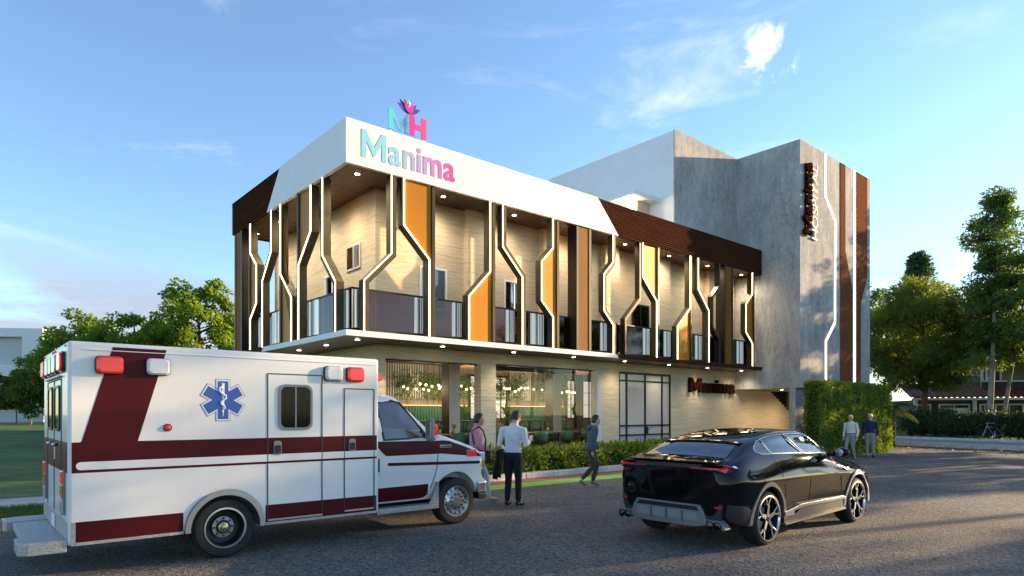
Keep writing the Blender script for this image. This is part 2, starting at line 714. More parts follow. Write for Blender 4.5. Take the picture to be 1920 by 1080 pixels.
mat('red_paint', (0.24, 0.062, 0.045), 0.7, var=0.3, vscale=5)
mat('green_paint', (0.13, 0.46, 0.05), 0.6, var=0.15, vscale=5)
mat('soil', (0.06, 0.045, 0.03), 0.95, var=0.4, vscale=12, bump=0.5)
mat('lawn', (0.055, 0.105, 0.02), 0.9, var=0.4, vscale=1.1, bump=0.6, bscale=30)
mat('ground_cover', (0.06, 0.08, 0.03), 0.95, var=0.4, vscale=0.5)

# ------------------------------------------------------------------ the setting: ground, street, kerbs
struct(MB().pxy([(-600, -300), (600, -300), (600, 900), (-600, 900)], -0.5, -0.05).build('ground', 'ground_cover'))


def uv_sheet(name, poly, z, m, thick=None, bevel=0.0):
    """a sheet given by its (u, v) outline"""
    pts = [W(u, v) for u, v in poly]
    b = MB()
    if thick:
        b.pxy([(p.x, p.y) for p in pts], z - thick, z)
    else:
        b.add([(p.x, p.y, z) for p in pts], [tuple(range(len(pts)))])
    return b.build(name, m, bevel=bevel)


# right-hand cross street kerb: base line in plan (world)
KR0 = Vector((20.9, 35.6, 0))
KR1 = Vector((25.2, 27.2, 0))
KRD = (KR1 - KR0).normalized()
KRN = Vector((-KRD.y, KRD.x, 0))
if KRN.x < 0:
    KRN = -KRN


def KR(s, w, z=0.0):
    """along the right kerb (s=0 at KR0, positive towards the viewer), w metres behind it"""
    return KR0 + KRD * s + KRN * w + Vector((0, 0, z))


struct(MB().pxy([(-60, -40), (90, -40), (90, 70), (-60, 70)], -0.04, 0.0).build('road', 'asphalt'))

KV = -2.3      # kerb face of the planting bed in front of the facade
for name, v0, v1, m in (('red_band', KV - 0.66, KV - 0.01, 'red_paint'), ('green_band', KV - 1.40, KV - 0.67, 'green_paint')):
    struct(uv_sheet(name, [(-2.4, v0), (14.9, v0), (14.9, v1), (-2.4, v1)], 0.004, m))


def kerb_run(name, u0, u1, v, width, h, step=1.0, m='kerb_stone'):
    root = empty(name, W(u0, v), TH)
    root['kind'] = 'structure'
    n = max(1, int(round((u1 - u0) / step)))
    d = (u1 - u0) / n
    me = None
    for i in range(n):
        if me is None:
            ob = MB().box(0.004, d - 0.004, 0, width, 0, h).build('kerb_stone', m, root, bevel=0.018)
            me = ob
        else:
            ob = me.copy()
            col.objects.link(ob)
        ob.location = (i * d, random.uniform(-0.006, 0.006), random.uniform(-0.006, 0.004))
    return root


kerb_run('kerb', -3.0, 15.2, KV, 0.32, 0.16)
kerb_run('kerb', -24.0, -3.02, -3.05, 0.28, 0.17, 1.0)
struct(uv_sheet('planting_bed', [(-3.0, KV + 0.33), (15.2, KV + 0.33), (15.2, -0.5), (-3.0, -0.5)], 0.12, 'soil', 0.12))
struct(uv_sheet('forecourt', [(-2.9, -0.5), (20.6, -0.5), (20.6, 1.4), (-2.9, 1.4)], 0.10, 'paving', 0.10))
# left: grass verge, footway, sloping lawn
struct(uv_sheet('footway', [(-24, -1.30), (-3.02, -1.30), (-3.02, 0.40), (-24, 0.40)], 0.13, 'paving', 0.12))
struct(uv_sheet('verge', [(-24, -2.77), (-3.02, -2.77), (-3.02, -1.31), (-24, -1.31)], 0.12, 'lawn', 0.11))


def lawn_z(u, v):
    t = max(0.0, min(1.0, (v - 1.5) / 22.0))
    return 0.12 + 1.15 * (t * t * (3 - 2 * t)) + 0.10 * math.sin(u * 0.31) * t


b = MB()
rows = []
for j in range(30):
    v = 0.41 + (j / 29.0) ** 1.4 * 60
    rows.append([W(u, v, lawn_z(u, v)) for u in np.linspace(-60, 26, 44)])
b.grid(rows)
struct(b.build('lawn', 'lawn', smooth='all'))

# right: pavement beyond the cross street with its kerb and low wall
root = empty('kerb', KR(-14, 0), 0)
root['kind'] = 'structure'
ang = math.atan2(KRD.y, KRD.x)
k0 = None
for i in range(34):
    if k0 is None:
        ob = k0 = MB().box(0.004, 0.996, 0, 0.30, 0, 0.24).build('kerb_stone', 'kerb_stone', root, bevel=0.02)
    else:
        ob = k0.copy()
        col.objects.link(ob)
    p = KRD * i
    ob.location = p
    ob.rotation_euler = (0, 0, ang)
p4 = [KR(-14, 0.305), KR(26, 0.305), KR(26, 5.2), KR(-14, 5.2)]
struct(MB().pxy([(p.x, p.y) for p in p4], 0.0, 0.20).build('pavement', 'paving'))
p4 = [KR(-14, 5.6), KR(26, 5.6), KR(26, 40), KR(-14, 40)]
struct(MB().pxy([(p.x, p.y) for p in p4], 0.0, 0.30).build('garden_ground', 'lawn'))
ob = MB()
p4 = [KR(-14, 5.21), KR(26, 5.21), KR(26, 5.55), KR(-14, 5.55)]
ob.pxy([(p.x, p.y) for p in p4], 0.0, 0.34)
tag(ob.build('garden_wall', 'kerb_stone', bevel=0.02), 'low pale kerb-like garden wall running under the dark hedge', 'wall')

# ------------------------------------------------------------------ main building
ZS, ZB, ZF, ZT = 3.893, 3.745, 8.14, 9.285       # slab top, slab bottom, fascia bottom, fascia top
UE, VE = 20.72, 8.95                             # facade lengths
WU, WV = 1.6, 1.4                                # wall faces set back
bld = site('clinic_building', 'two-storey cream stone building with white wrap-around fascia and glowing balcony screens', 'building')


def part(b, name, m, parent=None, **kw):
    return b.build(name, m, parent or bld, **kw)


# ground floor wall with the openings left free
g = MB()
WT = 0.35
for u0, u1, z0, z1 in ((WU, 1.92, 0.05, ZB), (1.92, 5.42, 3.36, ZB), (1.92, 5.42, 0.05, 0.35), (5.42, 6.04, 0.05, ZB), (6.04, 10.98, 3.40, ZB),
                       (6.04, 10.98, 0.05, 0.35), (11.26, 12.28, 0.05, ZB), (12.28, 15.69, 3.41, ZB), (15.69, 20.86, 0.05, ZB), (10.98, 11.26, 3.40, ZB)):
    g.box(u0, u1, WV, WV + WT, z0, z1)
g.box(WU, WU + WT, WV + WT, 8.6, 0.05, ZB)
g.box(WU, 20.86, 8.6, 8.95, 0.05, ZB)
part(g, 'ground_wall', 'travertine')
part(MB().box(10.985, 11.255, WV - 0.03, WV + 0.3, 0.1, 3.395), 'window_post', 'grey_paint')
# stair wall under the tower, its top edge cut as steps
st = [(20.862, 0.05), (26.4, 0.05), (26.4, 1.80)]
x, z = 26.4, 1.80
for i in range(9):
    x -= 0.275
    st.append((x, z))
    z += 0.142
    st.append((x, z))
st += [(20.862, z)]
part(MB().pxz(st, WV, 1.70), 'stair_wall', 'travertine')
part(MB().box(20.87, 26.45, 1.705, 1.76, 0.05, 2.895), 'stair_shade_sheet', 'interior_dark')  # added near-black sheet in place of the shaded underside of the stair
# floor slab, soffits
part(MB().box(0.06, UE - 0.02, 0.06, VE - 0.06, ZB + 0.03, ZS - 0.01), 'floor_slab', 'grey_paint')
e = MB()
e.pxz([(0, ZB), (10.62, ZB), (10.40, ZS), (0, ZS)], 0.0, 0.055)
part(e, 'slab_edge', 'white_paint')
e = MB()
e.pyz([(0.056, ZB), (6.0, ZB), (5.8, ZS), (0.056, ZS)], 0.0, 0.055)
part(e, 'slab_edge', 'white_paint')
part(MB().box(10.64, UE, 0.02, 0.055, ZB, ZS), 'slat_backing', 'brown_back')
s0 = None
for i in range(117):
    u = 10.66 + i * 0.0862
    if s0 is None:
        s0 = part(MB().box(0, 0.05, -0.018, 0.02, ZB, ZS), 'slab_slat', 'brown_slat')
        ob = s0
    else:
        ob = s0.copy()
        col.objects.link(ob)
    ob.location = (u, 0, 0)
part(MB().box(0.0, 0.055, 6.02, VE, ZB, ZS), 'slab_edge', 'brown_slat')
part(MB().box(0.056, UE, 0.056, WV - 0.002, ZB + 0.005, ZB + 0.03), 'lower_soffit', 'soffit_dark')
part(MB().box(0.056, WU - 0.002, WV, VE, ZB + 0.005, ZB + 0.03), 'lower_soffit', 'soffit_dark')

# upper wall
uw = MB()
uw.box(WU, 20.70, WV, WV + 0.3, ZS, ZF + 0.4)
uw.box(WU, WU + 0.3, WV + 0.3, 9.1, ZS, ZF + 0.4)
uw.box(WU, 20.7, 8.8, 9.1, ZS, ZF + 0.4)
part(uw, 'upper_wall', 'travertine')
for u0, u1 in ((4.72, 5.5), (7.98, 8.38), (11.2, 12.0), (14.53, 15.3), (18.2, 18.9)):
    part(MB().box(u0, u1, WV - 0.25, WV - 0.002, ZS, ZF + 0.06), 'pilaster', 'travertine')

# fascia: white folded band, brown boarded ends
f = MB()
f.pxz([(0, ZF), (10.60, ZF), (9.47, ZT), (0, ZT)], 0.0, 0.10)
part(f, 'white_fascia', 'white_paint')
f = MB()
f.pyz([(0.101, ZF), (5.52, ZF), (4.40, ZT), (0.101, ZT)], 0.0, 0.10)
part(f, 'white_fascia', 'white_paint')
NSL = 14
zs = np.linspace(ZF, ZT, NSL + 1)
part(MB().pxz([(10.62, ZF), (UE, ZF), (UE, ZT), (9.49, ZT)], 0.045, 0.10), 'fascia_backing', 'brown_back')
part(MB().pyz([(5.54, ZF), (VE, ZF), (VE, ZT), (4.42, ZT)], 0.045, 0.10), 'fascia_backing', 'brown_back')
for i in range(NSL):
    za, zb = zs[i], zs[i + 1] - 0.034
    cut = lambda z, lo, hi: lo + (hi - lo) * (z - ZF) / (ZT - ZF)
    part(MB().pxz([(cut(za, 10.64, 9.51), za), (UE, za), (UE, zb), (cut(zb, 10.64, 9.51), zb)], 0.008, 0.044), 'fascia_slat', 'brown_slat')
    part(MB().pyz([(cut(za, 5.56, 4.44), za), (VE, za), (VE, zb), (cut(zb, 5.56, 4.44), zb)], 0.008, 0.044), 'fascia_slat', 'brown_slat')
part(MB().box(0.11, UE - 0.01, 0.11, VE, ZT - 0.10, ZT - 0.03), 'roof', 'grey_paint')
part(MB().box(0.101, UE, VE + 0.0, VE + 0.1, ZF, ZT), 'rear_fascia', 'brown_slat')
part(MB().box(UE - 0.09, UE - 0.004, 0.11, 1.2, ZF, ZT - 0.1), 'end_fascia', 'brown_slat')

# boarded upper soffit: mitred boards round the corner
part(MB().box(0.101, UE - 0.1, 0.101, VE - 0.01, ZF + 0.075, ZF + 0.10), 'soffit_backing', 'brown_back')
SP = 0.098
for i in range(15):
    o = 0.12 + i * SP
    w = SP - 0.026
    if o + w > WV:
        o2 = min(o + w, WU - 0.003)
    part(MB().pxy([(o, o), (UE - 0.1, o), (UE - 0.1, min(o + w, WV - 0.004)), (min(o + w, WU), min(o + w, WV - 0.004))], ZF + 0.03, ZF + 0.074), 'soffit_board', 'soffit_wood') if o < WV - 0.03 else None
    if o < WU - 0.03:
        e = min(o + w, WU - 0.004)
        part(MB().pxy([(o, o + 0.004), (e, e + 0.004), (e, VE - 0.02), (o, VE - 0.02)], ZF + 0.03, ZF + 0.074), 'soffit_board', 'soffit_wood')

# recessed downlights with their lamps
LP_UP = [(0.65, 0.65), (0.65, 2.58), (0.65, 4.46), (0.65, 6.35), (0.65, 8.25)] + [(3.43 + 2.77 * i, 0.65) for i in range(7)]
LP_LO = [(0.68, 0.70), (0.68, 2.63), (0.68, 4.60), (0.68, 6.5)] + [(3.47 + 2.79 * i, 0.74) for i in range(7)]


def downlight(u, v, z, watts, cone):
    d = MB().lathe([(0.035, 0.0), (0.075, 0.0), (0.078, 0.01), (0.078, 0.03), (0.035, 0.03)], (u, v, z - 0.012), n=20, close=True)
    d = part(d, 'downlight', 'lamp_ring', smooth=True)
    MB().lathe([(0.0, 0.0), (0.062, 0.0), (0.062, 0.012), (0.0, 0.012)], (u, v, z - 0.016), n=16).build('lamp_disc', 'lamp_disc', d)
    ld = bpy.data.lights.new('downlight_lamp', 'SPOT')
    ld.energy = watts
    ld.color = (1.0, 0.88, 0.70)
    ld.spot_size = R(cone)
    ld.spot_blend = 1.0
    ld.shadow_soft_size = 0.30
    lo = bpy.data.objects.new('downlight_lamp', ld)
    col.objects.link(lo)
    lo.parent = d
    lo.location = (u, v, z - 0.05)


for u, v in LP_UP:
    downlight(u, v, ZF + 0.03, 105, 170)
for u, v in LP_LO:
    downlight(u, v, ZB + 0.005, 55, 140)


# ------------------------------------------------------------------ balcony screens: bent bronze fins with a light line, amber panels
def offset_poly(pts, d):
    """shift an open (a, z) line sideways by d (mitred)"""
    out = []
    n = len(pts)
    for i, (x, z) in enumerate(pts):
        ns = []
        for a, c in ((i - 1, i), (i, i + 1)):
            if a < 0 or c >= n:
                continue
            dx, dz = pts[c][0] - pts[a][0], pts[c][1] - pts[a][1]
            l = math.hypot(dx, dz)
            ns.append((-dz / l, dx / l))
        if len(ns) == 2:
            mx, mz = ns[0][0] + ns[1][0], ns[0][1] + ns[1][1]
            k = d * 2 / (mx * mx + mz * mz)
            out.append((x + mx * k, z + mz * k))
        else:
            out.append((x + ns[0][0] * d, z + ns[0][1] * d))
    return out


def ribbon(pts, d0, d1, y0, y1, left=False):
    a = offset_poly(pts, d0)
    c = offset_poly(pts, d1)
    b = MB()
    n = len(pts)
    for i in range(n - 1):
        q = [a[i], a[i + 1], c[i + 1], c[i]]
        A = [(x, y0, z) for x, z in q]
        B = [(x, y1, z) for x, z in q]
        if left:
            A = [(y, x, z) for x, y, z in A]
            B = [(y, x, z) for x, y, z in B]
        b.add(A + B, [(0, 1, 2, 3), (7, 6, 5, 4), (0, 4, 5, 1), (3, 2, 6, 7)] + ([(0, 3, 7, 4)] if i == 0 else []) + ([(1, 5, 6, 2)] if i == n - 2 else []))
    return b


F0, F1 = 0.035, 0.26
Z_ = (8.14, 6.855, 6.04, 5.21, 3.893)


def fin(pts, left=False, led=True, width=0.18, side=1, wl_=0.024, lo_=0.0, deep=False):
    """pts run from top to bottom; side=+1 puts the light line on the low-coordinate edge"""
    # walking downwards, the positive offset points to +a
    d0, d1 = (-0.03, width - 0.03) if side > 0 else (-(width - 0.03), 0.03)
    o = part(ribbon(pts, d0, d1, F0, F1, left), 'light_fin', 'bronze' if led else 'dark_bronze')
    if led:
        ribbon(pts, lo_ - wl_ / 2, lo_ + wl_ / 2, F0 - 0.022, F0 - 0.002 if not deep else F0 + 0.042, left).build('light_line', 'led', o)
    return o


def panel(pts, post, left=False, pw=0.10):
    """amber sheet between a bent light line and a straight post (post = near edge, width pw away from the sheet)"""
    s = 1 if post > pts[0][0] else -1
    o = fin(pts, left, True, 0.045, s, lo_=s * 0.036, deep=True)
    poly = [(x + s * 0.060, z) for x, z in offset_poly(pts, 0.0)] + [(post, pts[-1][1]), (post, pts[0][1])]
    b = MB()
    if left:
        b.pyz(poly, F0 + 0.05, F0 + 0.075)
    else:
        b.pxz(poly, F0 + 0.05, F0 + 0.075)
    b.build('amber_panel', 'amber_panel', o)
    q = MB()
    if left:
        q.box(F0, F1, post + s * 0.002, post + s * pw, Z_[4], Z_[0])
    else:
        q.box(post + s * 0.002, post + s * pw, F0, F1, Z_[4], Z_[0])
    q.build('panel_post', 'dark_bronze', o)
    return o


def zig(a0, a1):
    return [(a0, Z_[0]), (a0, Z_[1]), (a1, Z_[2]), (a1, Z_[4])]


def zig_low(a0, a1):
    return [(a0, Z_[0]), (a0, 6.03), (a1, 5.21), (a1, Z_[4])]


def bulge(a0, a1):
    return [(a0, Z_[0]), (a0, 7.17), (a1, 6.67), (a1, 5.385), (a0 + 0.01, 4.91), (a0 + 0.01, Z_[4])]


fin(zig_low(1.33, 0.52))
panel(zig(1.68, 2.50), 2.63)
panel(zig_low(4.67, 3.88), 4.81)
fin(zig(5.20, 6.00))
panel(bulge(7.30, 6.80), 7.53)
fin(bulge(10.33, 9.84))
fin(zig_low(11.86, 11.02), led=False, width=0.10)
panel(zig(11.99, 12.83), 12.95)
panel(zig_low(15.04, 14.17), 15.12)
fin(zig(15.64, 16.42), side=-1)
fin(bulge(17.23, 16.70), led=False, width=0.10)
panel(bulge(19.88, 19.33), 20.02)
fin(zig_low(1.45, 0.67), True)
panel(zig(2.19, 3.04), 3.11, True)
panel(zig_low(4.42, 3.57), 4.46, True)
fin(zig(5.21, 5.98), True)
panel(bulge(7.08, 6.50), 7.21, True)


def column(a0, a1, left=False):
    q = MB()
    c = MB()
    for x0, x1, bb in ((a0, a0 + 0.11, q), (a0 + 0.112, a1 - 0.112, c), (a1 - 0.11, a1, q)):
        if left:
            bb.box(F0 if bb is q else F0 + 0.02, F1 + 0.2, x0, x1, Z_[4], Z_[0])
        else:
            bb.box(x0, x1, F0 if bb is q else F0 + 0.02, F1 + 0.2, Z_[4], Z_[0])
    o = part(c, 'amber_column', 'amber_column')
    q.build('column_edge', 'dark_bronze', o)


column(8.46, 9.19)
column(17.62, 18.32)
column(8.0, 8.76, True)

# balcony railing: smoked glass sheets between posts
RO = 0.34
RT = 5.06
rl = MB().box(RO - 0.025, UE - 0.1, RO - 0.025, RO + 0.025, RT - 0.045, RT)
rl.box(RO - 0.025, RO + 0.025, RO + 0.026, VE - 0.2, RT - 0.045, RT)
part(rl, 'top_rail', 'dark_bronze')
rl = MB().box(RO - 0.03, UE - 0.1, RO - 0.03, RO + 0.03, ZS, ZS + 0.10)
rl.box(RO - 0.03, RO + 0.03, RO + 0.031, VE - 0.2, ZS, ZS + 0.10)
part(rl, 'bottom_rail', 'dark_bronze')
edges_u = [RO + 0.03, 2.60, 4.80, 6.55, 8.50, 10.6, 12.9, 15.1, 17.6, 20.0, UE - 0.12]
for a, c in zip(edges_u[:-1], edges_u[1:]):
    part(MB().box(a + 0.008, c - 0.008, RO - 0.005, RO + 0.005, ZS + 0.10, RT - 0.045), 'glass_sheet', 'rail_glass')
edges_v = [RO + 0.03, 2.2, 3.5, 4.9, 6.3, 7.9, VE - 0.22]
for a, c in zip(edges_v[:-1], edges_v[1:]):
    part(MB().box(RO - 0.005, RO + 0.005, a + 0.008, c - 0.008, ZS + 0.10, RT - 0.045), 'glass_sheet', 'rail_glass')


mat('streak_metal', (0.80, 0.74, 0.66), 0.34, 0.65)  # cream tone of the pale reflection streaks on the railing glass


def reflection_bars(a, c, left=False):
    # added half-round bars standing in for reflection streaks on the glass
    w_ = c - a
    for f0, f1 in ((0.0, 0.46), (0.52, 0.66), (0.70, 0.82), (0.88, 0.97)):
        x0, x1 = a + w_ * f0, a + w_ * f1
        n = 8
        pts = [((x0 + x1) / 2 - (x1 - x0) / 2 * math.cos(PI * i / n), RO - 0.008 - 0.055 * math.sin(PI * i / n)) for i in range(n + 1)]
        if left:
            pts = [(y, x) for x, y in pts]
        part(MB().pxy(pts, ZS + 0.11, RT - 0.06), 'reflection_bar', 'streak_metal', smooth=50)


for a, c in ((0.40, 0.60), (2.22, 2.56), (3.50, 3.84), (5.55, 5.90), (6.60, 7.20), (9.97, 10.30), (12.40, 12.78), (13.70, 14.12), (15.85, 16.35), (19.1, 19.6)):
    reflection_bars(a, c)
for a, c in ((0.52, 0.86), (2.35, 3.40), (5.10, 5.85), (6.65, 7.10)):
    reflection_bars(a, c, True)

# ------------------------------------------------------------------ upper windows and doors
def window_u(u0, u1, z0, z1, fm, split=0, pane='dark_glass', curtain=False, fw=0.06, name='window'):
    y = WV
    fr = MB().box(u0, u0 + fw, y - 0.05, y - 0.003, z0, z1).box(u1 - fw, u1, y - 0.05, y - 0.003, z0, z1)
    fr.box(u0 + fw, u1 - fw, y - 0.05, y - 0.003, z1 - fw, z1).box(u0 + fw, u1 - fw, y - 0.05, y - 0.003, z0, z0 + fw)
    o = part(fr, name, fm)
    n = split + 1
    d = (u1 - u0 - 2 * fw) / n
    MB().box(u0 + fw, u1 - fw, y - 0.010, y - 0.003, z0 + fw, z1 - fw).build('blind' if curtain else 'reveal', 'curtain' if curtain else 'interior_dark', o)
    for i in range(n):
        a = u0 + fw + d * i
        MB().box(a + 0.012, a + d - 0.012, y - 0.03, y - 0.024, z0 + fw, z1 - fw).build('pane', 'window_glass', o)
    for i in range(1, n):
        a = u0 + fw + d * i
        MB().box(a - 0.022, a + 0.022, y - 0.045, y - 0.0105, z0 + fw, z1 - fw).build('mullion', fm, o)
    return o


def window_v(v0, v1, z0, z1, fm, split=0, fw=0.06, name='window'):
    x = WU
    fr = MB().box(x - 0.05, x - 0.003, v0, v0 + fw, z0, z1).box(x - 0.05, x - 0.003, v1 - fw, v1, z0, z1)
    fr.box(x - 0.05, x - 0.003, v0 + fw, v1 - fw, z1 - fw, z1).box(x - 0.05, x - 0.003, v0 + fw, v1 - fw, z0, z0 + fw)
    o = part(fr, name, fm)
    MB().box(x - 0.010, x - 0.003, v0 + fw, v1 - fw, z0 + fw, z1 - fw).build('reveal', 'interior_dark', o)
    MB().box(x - 0.03, x - 0.024, v0 + fw + .01, v1 - fw - .01, z0 + fw, z1 - fw).build('pane', 'window_glass', o)
    return o


w = window_u(3.07, 4.06, 4.91, 6.21, 'white_paint', 1, curtain=True)
window_u(6.37, 7.27, 4.95, 6.22, 'white_paint', 1)
window_u(9.49, 10.3, 4.95, 6.21, 'white_paint', 1)
window_u(13.05, 14.14, ZS + 0.02, 6.17, 'dark_bronze', 1, curtain=True, name='balcony_door')
window_v(4.08, 4.65, 4.85, 6.18, 'white_paint')
window_v(6.13, 7.25, 4.82, 6.2, 'white_paint')
# small louvred window on the left wall
x = WU
fr = MB()
v0, v1, z0, z1 = 2.26, 3.17, 6.08, 6.83
for a, c in ((v0, v0 + 0.05), (v1 - 0.05, v1), (2.67, 2.72)):
    fr.box(x - 0.04, x - 0.003, a, c, z0, z1)
fr.box(x - 0.04, x - 0.003, v0 + .05, v1 - .05, z0, z0 + 0.05)
fr.box(x - 0.04, x - 0.003, v0 + .05, v1 - .05, z1 - 0.05, z1)
o = part(fr, 'louvre_window', 'grey_paint')
MB().box(x - 0.01, x - 0.004, v0 + .05, v1 - .05, z0 + .05, z1 - .05).build('reveal', 'interior_dark', o)
l0 = None
for i in range(8):
    zc = z0 + 0.085 + i * 0.083
    MB().add([(x - 0.035, 2.725, zc - 0.02), (x - 0.035, 3.115, zc - 0.02), (x - 0.012, 3.115, zc + 0.03), (x - 0.012, 2.725, zc + 0.03),
              (x - 0.031, 2.725, zc - 0.024), (x - 0.031, 3.115, zc - 0.024), (x - 0.008, 3.115, zc + 0.026), (x - 0.008, 2.725, zc + 0.026)],
             [(0, 1, 2, 3), (7, 6, 5, 4), (0, 4, 5, 1), (1, 5, 6, 2), (2, 6, 7, 3), (3, 7, 4, 0)]).build('slat', 'brown_slat', o)
for i in range(5):
    a = 2.33 + i * 0.075
    MB().box(x - 0.03, x - 0.015, a, a + 0.012, z0 + .05, z1 - .05).build('bar', 'grey_paint', o)
MB().box(x - 0.02, x - 0.016, 2.32, 2.66, z0 + 0.06, z1 - 0.06).build('pane', 'window_glass', o)

# ground floor double door with side and top lights
D0, D1, DZ = 12.28, 15.69, 3.41
mull = MB()
y0, y1 = WV + 0.02, WV + 0.10
for a in (D0, 12.74, 13.92, 15.05, D1 - 0.09):
    mull.box(a, a + 0.09, y0, y1, 0.1, DZ)
cells = [(D0 + 0.09, 12.74), (12.83, 13.92), (14.01, 15.05), (15.14, D1 - 0.09)]
for a, c in cells:
    for z0, z1 in ((DZ - 0.09, DZ - 0.001), (3.03, 3.09), (1.24, 1.30), (0.86, 0.92), (0.1, 0.18)):
        mull.box(a, c, y0 + 0.004, y1 - 0.004, z0, z1)
door = part(mull, 'glazed_door', 'black_metal')
for a, c in cells:
    for z0, z1 in ((3.09, DZ - 0.09), (1.30, 3.03), (0.92, 1.24), (0.18, 0.86)):
        MB().box(a, c, WV + 0.05, WV + 0.062, z0, z1).build('pane', 'door_pane', door)
MB().box(13.965, 14.10, WV - 0.02, WV + 0.015, 0.93, 1.22).box(14.05, 14.22, WV - 0.045, WV - 0.03, 1.10, 1.125).build('handle', 'black_metal', door)

# ------------------------------------------------------------------ concrete tower and the block behind
UT, VT, VS, UR = 20.78, -1.75, 1.27, 28.46
ZC = 13.87
tow = site('concrete_tower', 'tall grey concrete tower with vertical light lines and terracotta strips', 'building')
tb = MB().box(UT, UR, VT, 8.0, 2.9, ZC)
tb.build('tower_body', 'concrete', tow)
MB().box(UT, 27.5, -1.55, -1.26, 0.02, 2.897).build('tower_base_wall', 'concrete', tow)
MB().box(26.6, 27.5, -1.255, 6.0, 0.02, 2.897).build('tower_base_wall', 'concrete', tow)
T0 = VT - 0.012
MB().pxz([(24.86, 2.95), (26.21, 2.95), (26.21, 7.97), (25.41, 9.69), (25.41, ZC - 0.03), (24.86, ZC - 0.03)], T0 - 0.02, VT - 0.003).build('terracotta_strip', 'terracotta', tow)
MB().pxz([(26.76, 2.95), (27.24, 2.95), (27.24, 7.29), (28.04, 8.75), (28.04, ZC - 0.03), (26.76, ZC - 0.03)], T0 - 0.02, VT - 0.003).build('terracotta_strip', 'terracotta', tow)
ribbon([(23.25, ZC - 0.02), (23.25, 11.87), (24.28, 10.92), (24.28, 6.09), (23.31, 5.13), (23.31, 2.93)], -0.05, 0.05, VT - 0.03, VT - 0.004).build('light_line', 'led_cool', tow)
ribbon([(26.52, ZC - 0.02), (26.52, 2.93)], -0.075, 0.075, VT - 0.03, VT - 0.004).build('light_line', 'led_cool', tow)

for uu, vv in ((22.0, -0.3), (24.4, -0.2)):
    dl = MB().lathe([(0.035, 0.0), (0.075, 0.0), (0.078, 0.01), (0.078, 0.03), (0.035, 0.03)], (uu, vv, 2.868), n=20, close=True).build('downlight', 'lamp_ring', tow, smooth=True)
    MB().lathe([(0.0, 0.0), (0.062, 0.0), (0.062, 0.012), (0.0, 0.012)], (uu, vv, 2.864), n=16).build('lamp_disc', 'lamp_disc', dl)
    ld = bpy.data.lights.new('downlight_lamp', 'SPOT')
    ld.energy = 90
    ld.color = (1.0, 0.82, 0.58)
    ld.spot_size = R(165)
    ld.spot_blend = 1.0
    ld.shadow_soft_size = 0.1
    lo = bpy.data.objects.new('downlight_lamp', ld)
    col.objects.link(lo)
    lo.parent = dl
    lo.location = (uu, vv, 2.83)

UB = 15.757
blk = site('rear_block', 'tall white rendered block with grey concrete front behind the clinic roof', 'building')
MB().box(UB + 0.03, UT - 0.003, VS + 0.05, 9.0, 9.4, ZC - 0.02).build('render_wall', 'white_paint', blk)
MB().box(UB, UT - 0.002, VS, VS + 0.048, 9.2, ZC).build('front_slab', 'concrete', blk)
c = MB().box(14.1, UB + 0.029, 2.1, 4.9, 10.98, 11.16)
cn = c.build('canopy', 'white_paint', blk)
MB().box(14.9, UB + 0.02, 2.6, 4.85, 9.3, 10.977).build('stair_head', 'travertine', blk)
for vv in (2.35, 4.2):
    MB().lathe([(0, 0), (0.06, 0), (0.06, 0.01), (0, 0.01)], (14.6, vv, 10.966), n=14).build('lamp_disc', 'lamp_disc', cn)
ld = bpy.data.lights.new('canopy_lamp', 'POINT')
ld.energy = 25
ld.color = (1, 0.85, 0.62)
ld.shadow_soft_size = 0.08
lo = bpy.data.objects.new('canopy_lamp', ld)
col.objects.link(lo)
lo.parent = cn
lo.location = (14.6, 2.9, 10.85)


# ------------------------------------------------------------------ signs
def glyph(ch, size, bold=0.0, extr=0.02, shear=0.0):
    cu = bpy.data.curves.new('letter', 'FONT')
    cu.body = ch
    cu.size = size
    cu.offset = bold
    cu.extrude = extr
    cu.shear = shear
    cu.resolution_u = 6
    o = bpy.data.objects.new('letter_tmp', cu)
    col.objects.link(o)
    bpy.context.view_layer.update()
    dg = bpy.context.evaluated_depsgraph_get()
    me = bpy.data.meshes.new_from_object(o.evaluated_get(dg))
    bpy.data.objects.remove(o)
    bpy.data.curves.remove(cu)
    return me


